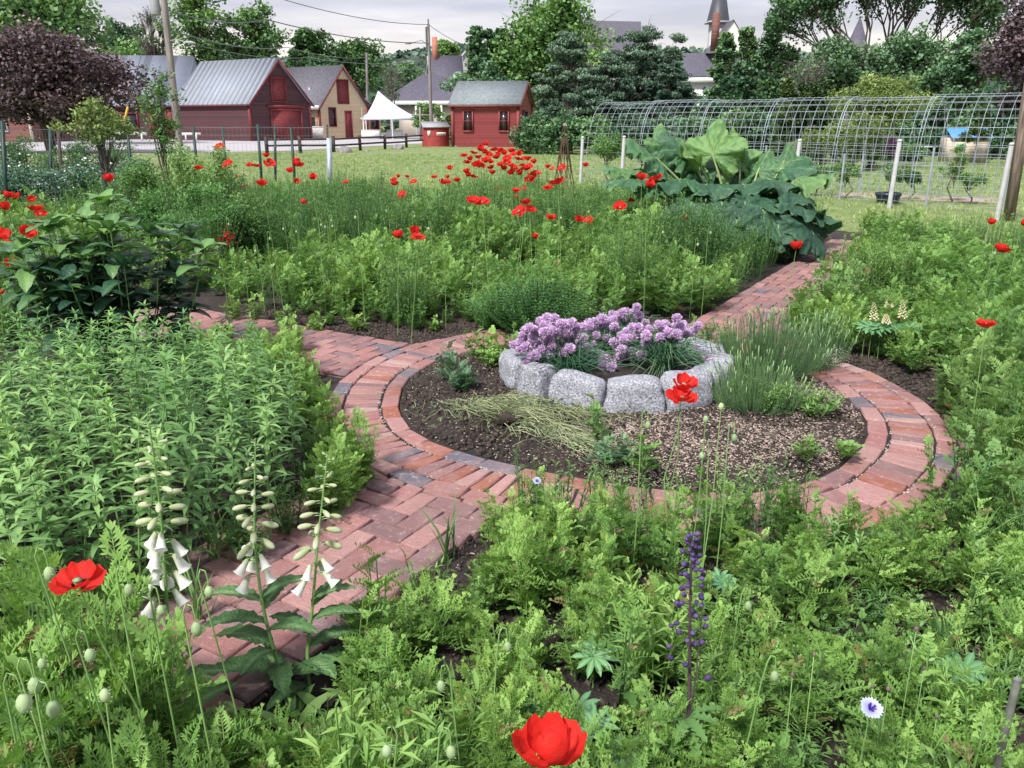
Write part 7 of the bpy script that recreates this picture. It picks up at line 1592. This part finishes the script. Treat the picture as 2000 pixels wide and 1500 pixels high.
for i, (x0, x1, yt, lab) in enumerate(((1522, 1562, 150, 'leftmost thuja of the clipped hedge behind the arch'), (1552, 1592, 152, 'second thuja of the hedge behind the arch'), (1580, 1612, 154, 'third thuja of the hedge behind the arch'), (1602, 1640, 152, 'rightmost thuja of the hedge behind the arch'))):
    pxtree('thuja', lab, x0-4, x1+4, yt, 33, 'thuja', .10, 5200, 26, yb=300, shape=lambda u: max(.12, 1-u**2.2), squash=1., trunk=.07, rad=.24, group='thuja hedge', limbs=False)
pxtree('thuja', 'small conical conifer beside the playhouse', 1893, 1948, 205, 33, 'thuja', .09, 3000, 18, yb=268, shape=cone, squash=1., trunk=.05, rad=.2, limbs=False, tone=.1)
pxtree('weeping_tree', 'yellow green weeping tree behind the arch', 1638, 1805, 138, 30, 'tree_lime', .13, 9000, 30, yb=225, trunk=.12, squash=.8, el=.45, rad=.55)
pxtree('weeping_tree', 'lower hanging part of a yellow green tree behind the arch mesh', 1600, 1760, 210, 29, 'tree_lime', .12, 5000, 22, yb=300, trunk=.08, squash=1., el=.45, rad=.45, tone=-.12)
# dark hedge and shrubs along the back of the lawn
hx = [(1050, 45, 222, 110), (1105, 44, 215, 120), (1165, 43, 220, 120), (1225, 42, 215, 130), (1290, 42, 212, 130), (1360, 41, 214, 130), (1425, 40, 205, 130), (1490, 40, 212, 120), (1545, 40, 222, 110), (1850, 42, 196, 130), (1790, 42, 215, 120), (1915, 39, 196, 120), (1975, 38, 205, 120), (1700, 38, 215, 120), (1640, 36, 232, 110), (1760, 36, 236, 110), (1940, 38, 240, 80), (1995, 33, 238, 60)]
for i, (x, D, yt, w_) in enumerate(hx):
    pxtree('hedge_shrub', 'dark shrub in the shady hedge behind the arch and the pines', x-w_/2, x+w_/2, yt, D, 'tree_dark', .17, 2600, 14, yb=272, group='dark shrubs behind the arch', cat='shrub', trunk=.05, tone=-.06+.1*(i % 3), limbs=False, z0=.35)
for i, (x, D, yt, w_, m_, lab) in enumerate(((1600, 19, 318, 70, 'mid', 'low leafy bush behind the arch wires right of the rhubarb'), (1655, 18.3, 312, 60, 'mid', 'small bush beside the thin grey post'), (1780, 18, 330, 60, 'fresh', 'small green bush right of the tall white post'), (1880, 17.5, 275, 60, 'mid', 'slender sapling in front of the playhouse'), (1905, 17, 345, 70, 'mid', 'low bush at the foot of the sapling by the playhouse'), (1195, 22, 262, 110, 'fresh', 'yellow green bush inside the left end of the arch'), (1250, 22.5, 272, 70, 'fresh', 'light green bush behind the second white post'), (1570, 30, 262, 60, 'tree_lime', 'yellow flowered shrub behind the arch in the middle'), (1690, 30, 262, 110, 'fresh', 'green perennial border behind the arch'), (1790, 33, 280, 60, 'mid', 'rounded green grass clump behind the arch'), (1745, 32, 262, 40, 'magenta', 'pink flowering shrub behind the arch'))):
    pxtree('young_shrub', lab, x-w_/2, x+w_/2, yt, D, m_, .055*D/18, 1100 if m_ != 'fresh' else 2200, 12, yb=350 if D < 20 else 300, group='shrubs around the arch', cat='shrub', trunk=.02, rad=w_/F*D*.16, squash=.9, el=.6)
# left hedge with white flowers, yellow green small tree, sapling
for i, (x, D, yt, w_, m_, lab) in enumerate(((40, 17, 252, 150, 'deep3', 'dark green shrub at the left edge behind the wire fence'), (140, 16.5, 262, 130, 'deep3', 'dark green shrub in the left hedge below the red barn'), (215, 17, 275, 110, 'deep3', 'dark shrub in the hedge behind the leaning green post'), (20, 13.2, 320, 120, 'bluehedge', 'grey green flowering shrub at the left edge'), (95, 13.4, 318, 110, 'bluehedge', 'grey green shrub with white blossoms in the left hedge'), (160, 13.6, 312, 110, 'bluehedge', 'grey green blossoming shrub behind the leaning post'), (255, 14.5, 300, 110, 'bluehedge', 'grey green shrub between the leaning post and the sapling'))):
    pxtree('hedge_bush', lab, x-w_/2, x+w_/2, yt, D, m_, .055, 5200, 16, yb=400, group='left hedge', cat='shrub', trunk=.03, rad=.32, squash=.85, el=.6)
g = Geo(); n = 420; V = np.array([(-.5, -.5, 0), (.5, -.5, 0), (.5, .5, 0), (-.5, .5, 0)]); P_ = np.array([np.array(atD(rt.uniform(0, 290), rt.uniform(300, 395), 12.7+rt.random())) for _ in range(n)]); g.many(V, [(0, 1, 2, 3)], rand_rot(n), P_, RNG.uniform(.012, .03, n), RNG.random(n)); tag(g.build('white_blossom', [M['pinkwhite']]), 'sprinkled white blossoms over the left hedge', 'blossom', kind='stuff')
pxtree('yellow_green_tree', 'small tree with yellow green leaves leaning left of the sapling', 108, 262, 190, 12.5, 'tree_lime', .062, 1700, 26, yb=275, group='young trees on the left', trunk=.025, rad=.17, squash=.8, el=.6, tone=-.05)
pxtree('sapling', 'slender young tree reaching above the barn roof, in front of the leaning pole', 268, 352, 128, 10.5, 'mid', .062, 900, 26, yb=300, group='young trees on the left', trunk=.022, rad=.14, squash=1., el=.5)
for i, (x, D, yt, w_, m_, n_, lab) in enumerate(((340, 10., 278, 150, 'mid', 4200, 'loose green shrub below the sapling'), (425, 10.5, 272, 120, 'mid', 3000, 'green shrub at the left end of the row of poppies'), (270, 9.6, 300, 140, 'mid', 3600, 'grey stemmed green shrub left of the sapling'), (390, 9.0, 345, 160, 'bushleaf', 4200, 'dense darker shrub in front of the sapling'), (300, 9., 380, 140, 'bushleaf', 3400, 'leafy shrub between the dark clump and the sapling'), (470, 9.3, 380, 130, 'mid', 2800, 'low shrub right of the sapling under the poppies'))):
    pxtree('loose_shrub', lab, x-w_/2, x+w_/2, yt, D, m_, .045, n_, 20, yb=470, group='shrubs around the sapling', cat='shrub', trunk=.015, rad=.2, squash=.9, el=.5)
q = P3(740, 345, 13.2); t = pxtree('thin_shrub', 'sparse leafy twig plant standing against the lawn left of the middle', 725, 765, 322, 12.2, 'mid', .04, 140, 10, yb=390, group='twigs against the lawn', cat='shrub', trunk=.008, rad=.08, el=.4)
# red flowered twig
t = thing('red_flowered_twig', 'bare twig with dark red blossoms right of the dark leaved clump', 'branch', (0, 0, 0)); g = Geo(); g.tube([P3(370, 500, 6.9), P3(405, 492, 6.9), P3(430, 482, 6.9), P3(445, 470, 6.9)], [.006, .005, .004, .002], 5); g.build('twig', [M['bark_grey']], t); g = Geo()
for k in range(30): V, Fc = lobe(.03, .028, rt.uniform(0, 6.3)); g.add(V@rand_rot(1)[0].T+P3(445+rt.gauss(0, 5), 468+rt.gauss(0, 9), 6.9), Fc, rt.uniform(0, .6))
for k in range(9): V, Fc = lobe(.03, .028, rt.uniform(0, 6.3)); g.add(V@rand_rot(1)[0].T+P3(238+rt.gauss(0, 6), 498+rt.gauss(0, 4), 5.7), Fc, rt.uniform(0, .6))
g.build('blossoms', [M['poppy']], t)
# ------------------------------------------------------------------ wooded hills far away
def hill(name, pts, D, dep, seed):
    rn = np.random.default_rng(seed); g = Geo(); xs = np.array([q[0] for q in pts]); ys = np.array([q[1] for q in pts]); V = []; n = 60
    X = np.linspace(xs[0], xs[-1], n)
    for k, (dd, f) in enumerate(((0, 0.), (dep*.25, .45), (dep*.6, .85), (dep, 1.), (dep*1.3, .97))):
        for x in X: p = P3(x, np.interp(x, xs, ys), D+dep); V.append((p[0]*(D+dd)/(D+dep), D+dd, p[2]*f+rn.uniform(-.6, .6)))
    g.add(V, [(k*n+i, k*n+i+1, (k+1)*n+i+1, (k+1)*n+i) for k in range(4) for i in range(n-1)]); tag(g.build(name, M['hill'], smooth=True), kind='structure')
    g = Geo(); m = 9000; u = rn.random(m); X_ = xs[0]+(xs[-1]-xs[0])*u; w_ = rn.random(m)**.6; Y = D+dep*w_; Z = np.array([P3(x, np.interp(x, xs, ys), D+dep)[2] for x in X_])
    P_ = np.stack([np.array([P3(x, 100, D+dep)[0] for x in X_])*(Y/(D+dep)), Y, Z*np.interp(w_, [0, .25, .6, 1], [0, .45, .85, 1])+rn.uniform(-.5, 1.8, m)], 1)
    g.many(QL, [(0, 1, 2, 3, 4)], rand_rot(m, rn), P_, rn.uniform(1.6, 3.6, m), rn.uniform(.1, .8, m)); tag(g.build('distant_wood', M['tree_far']), 'far wood coloured bluish for haze on the hill above the brick house', 'wood', kind='stuff')
hill('hills', [(-200, 150), (300, 130), (560, 118), (700, 122), (780, 108), (860, 95), (920, 92), (1000, 96), (1100, 88), (1300, 100), (1600, 110), (2200, 120)], 330, 120, 4)
g = Geo(); rn = np.random.default_rng(66); m = 14000; X_ = rn.uniform(-75, 95, m); Y = rn.uniform(118, 150, m); Z = rn.random(m)**.8*8.5*(.8+.25*np.sin(X_*.21)+.15*np.sin(X_*.57)); g.many(QL, [(0, 1, 2, 3, 4)], rand_rot(m, rn), np.stack([X_, Y, Z], 1), rn.uniform(.6, 1.3, m), rn.uniform(0, .7, m)); tag(g.build('wood', M['tree_dark']), 'dark belt of trees behind the buildings', 'wood', kind='stuff')
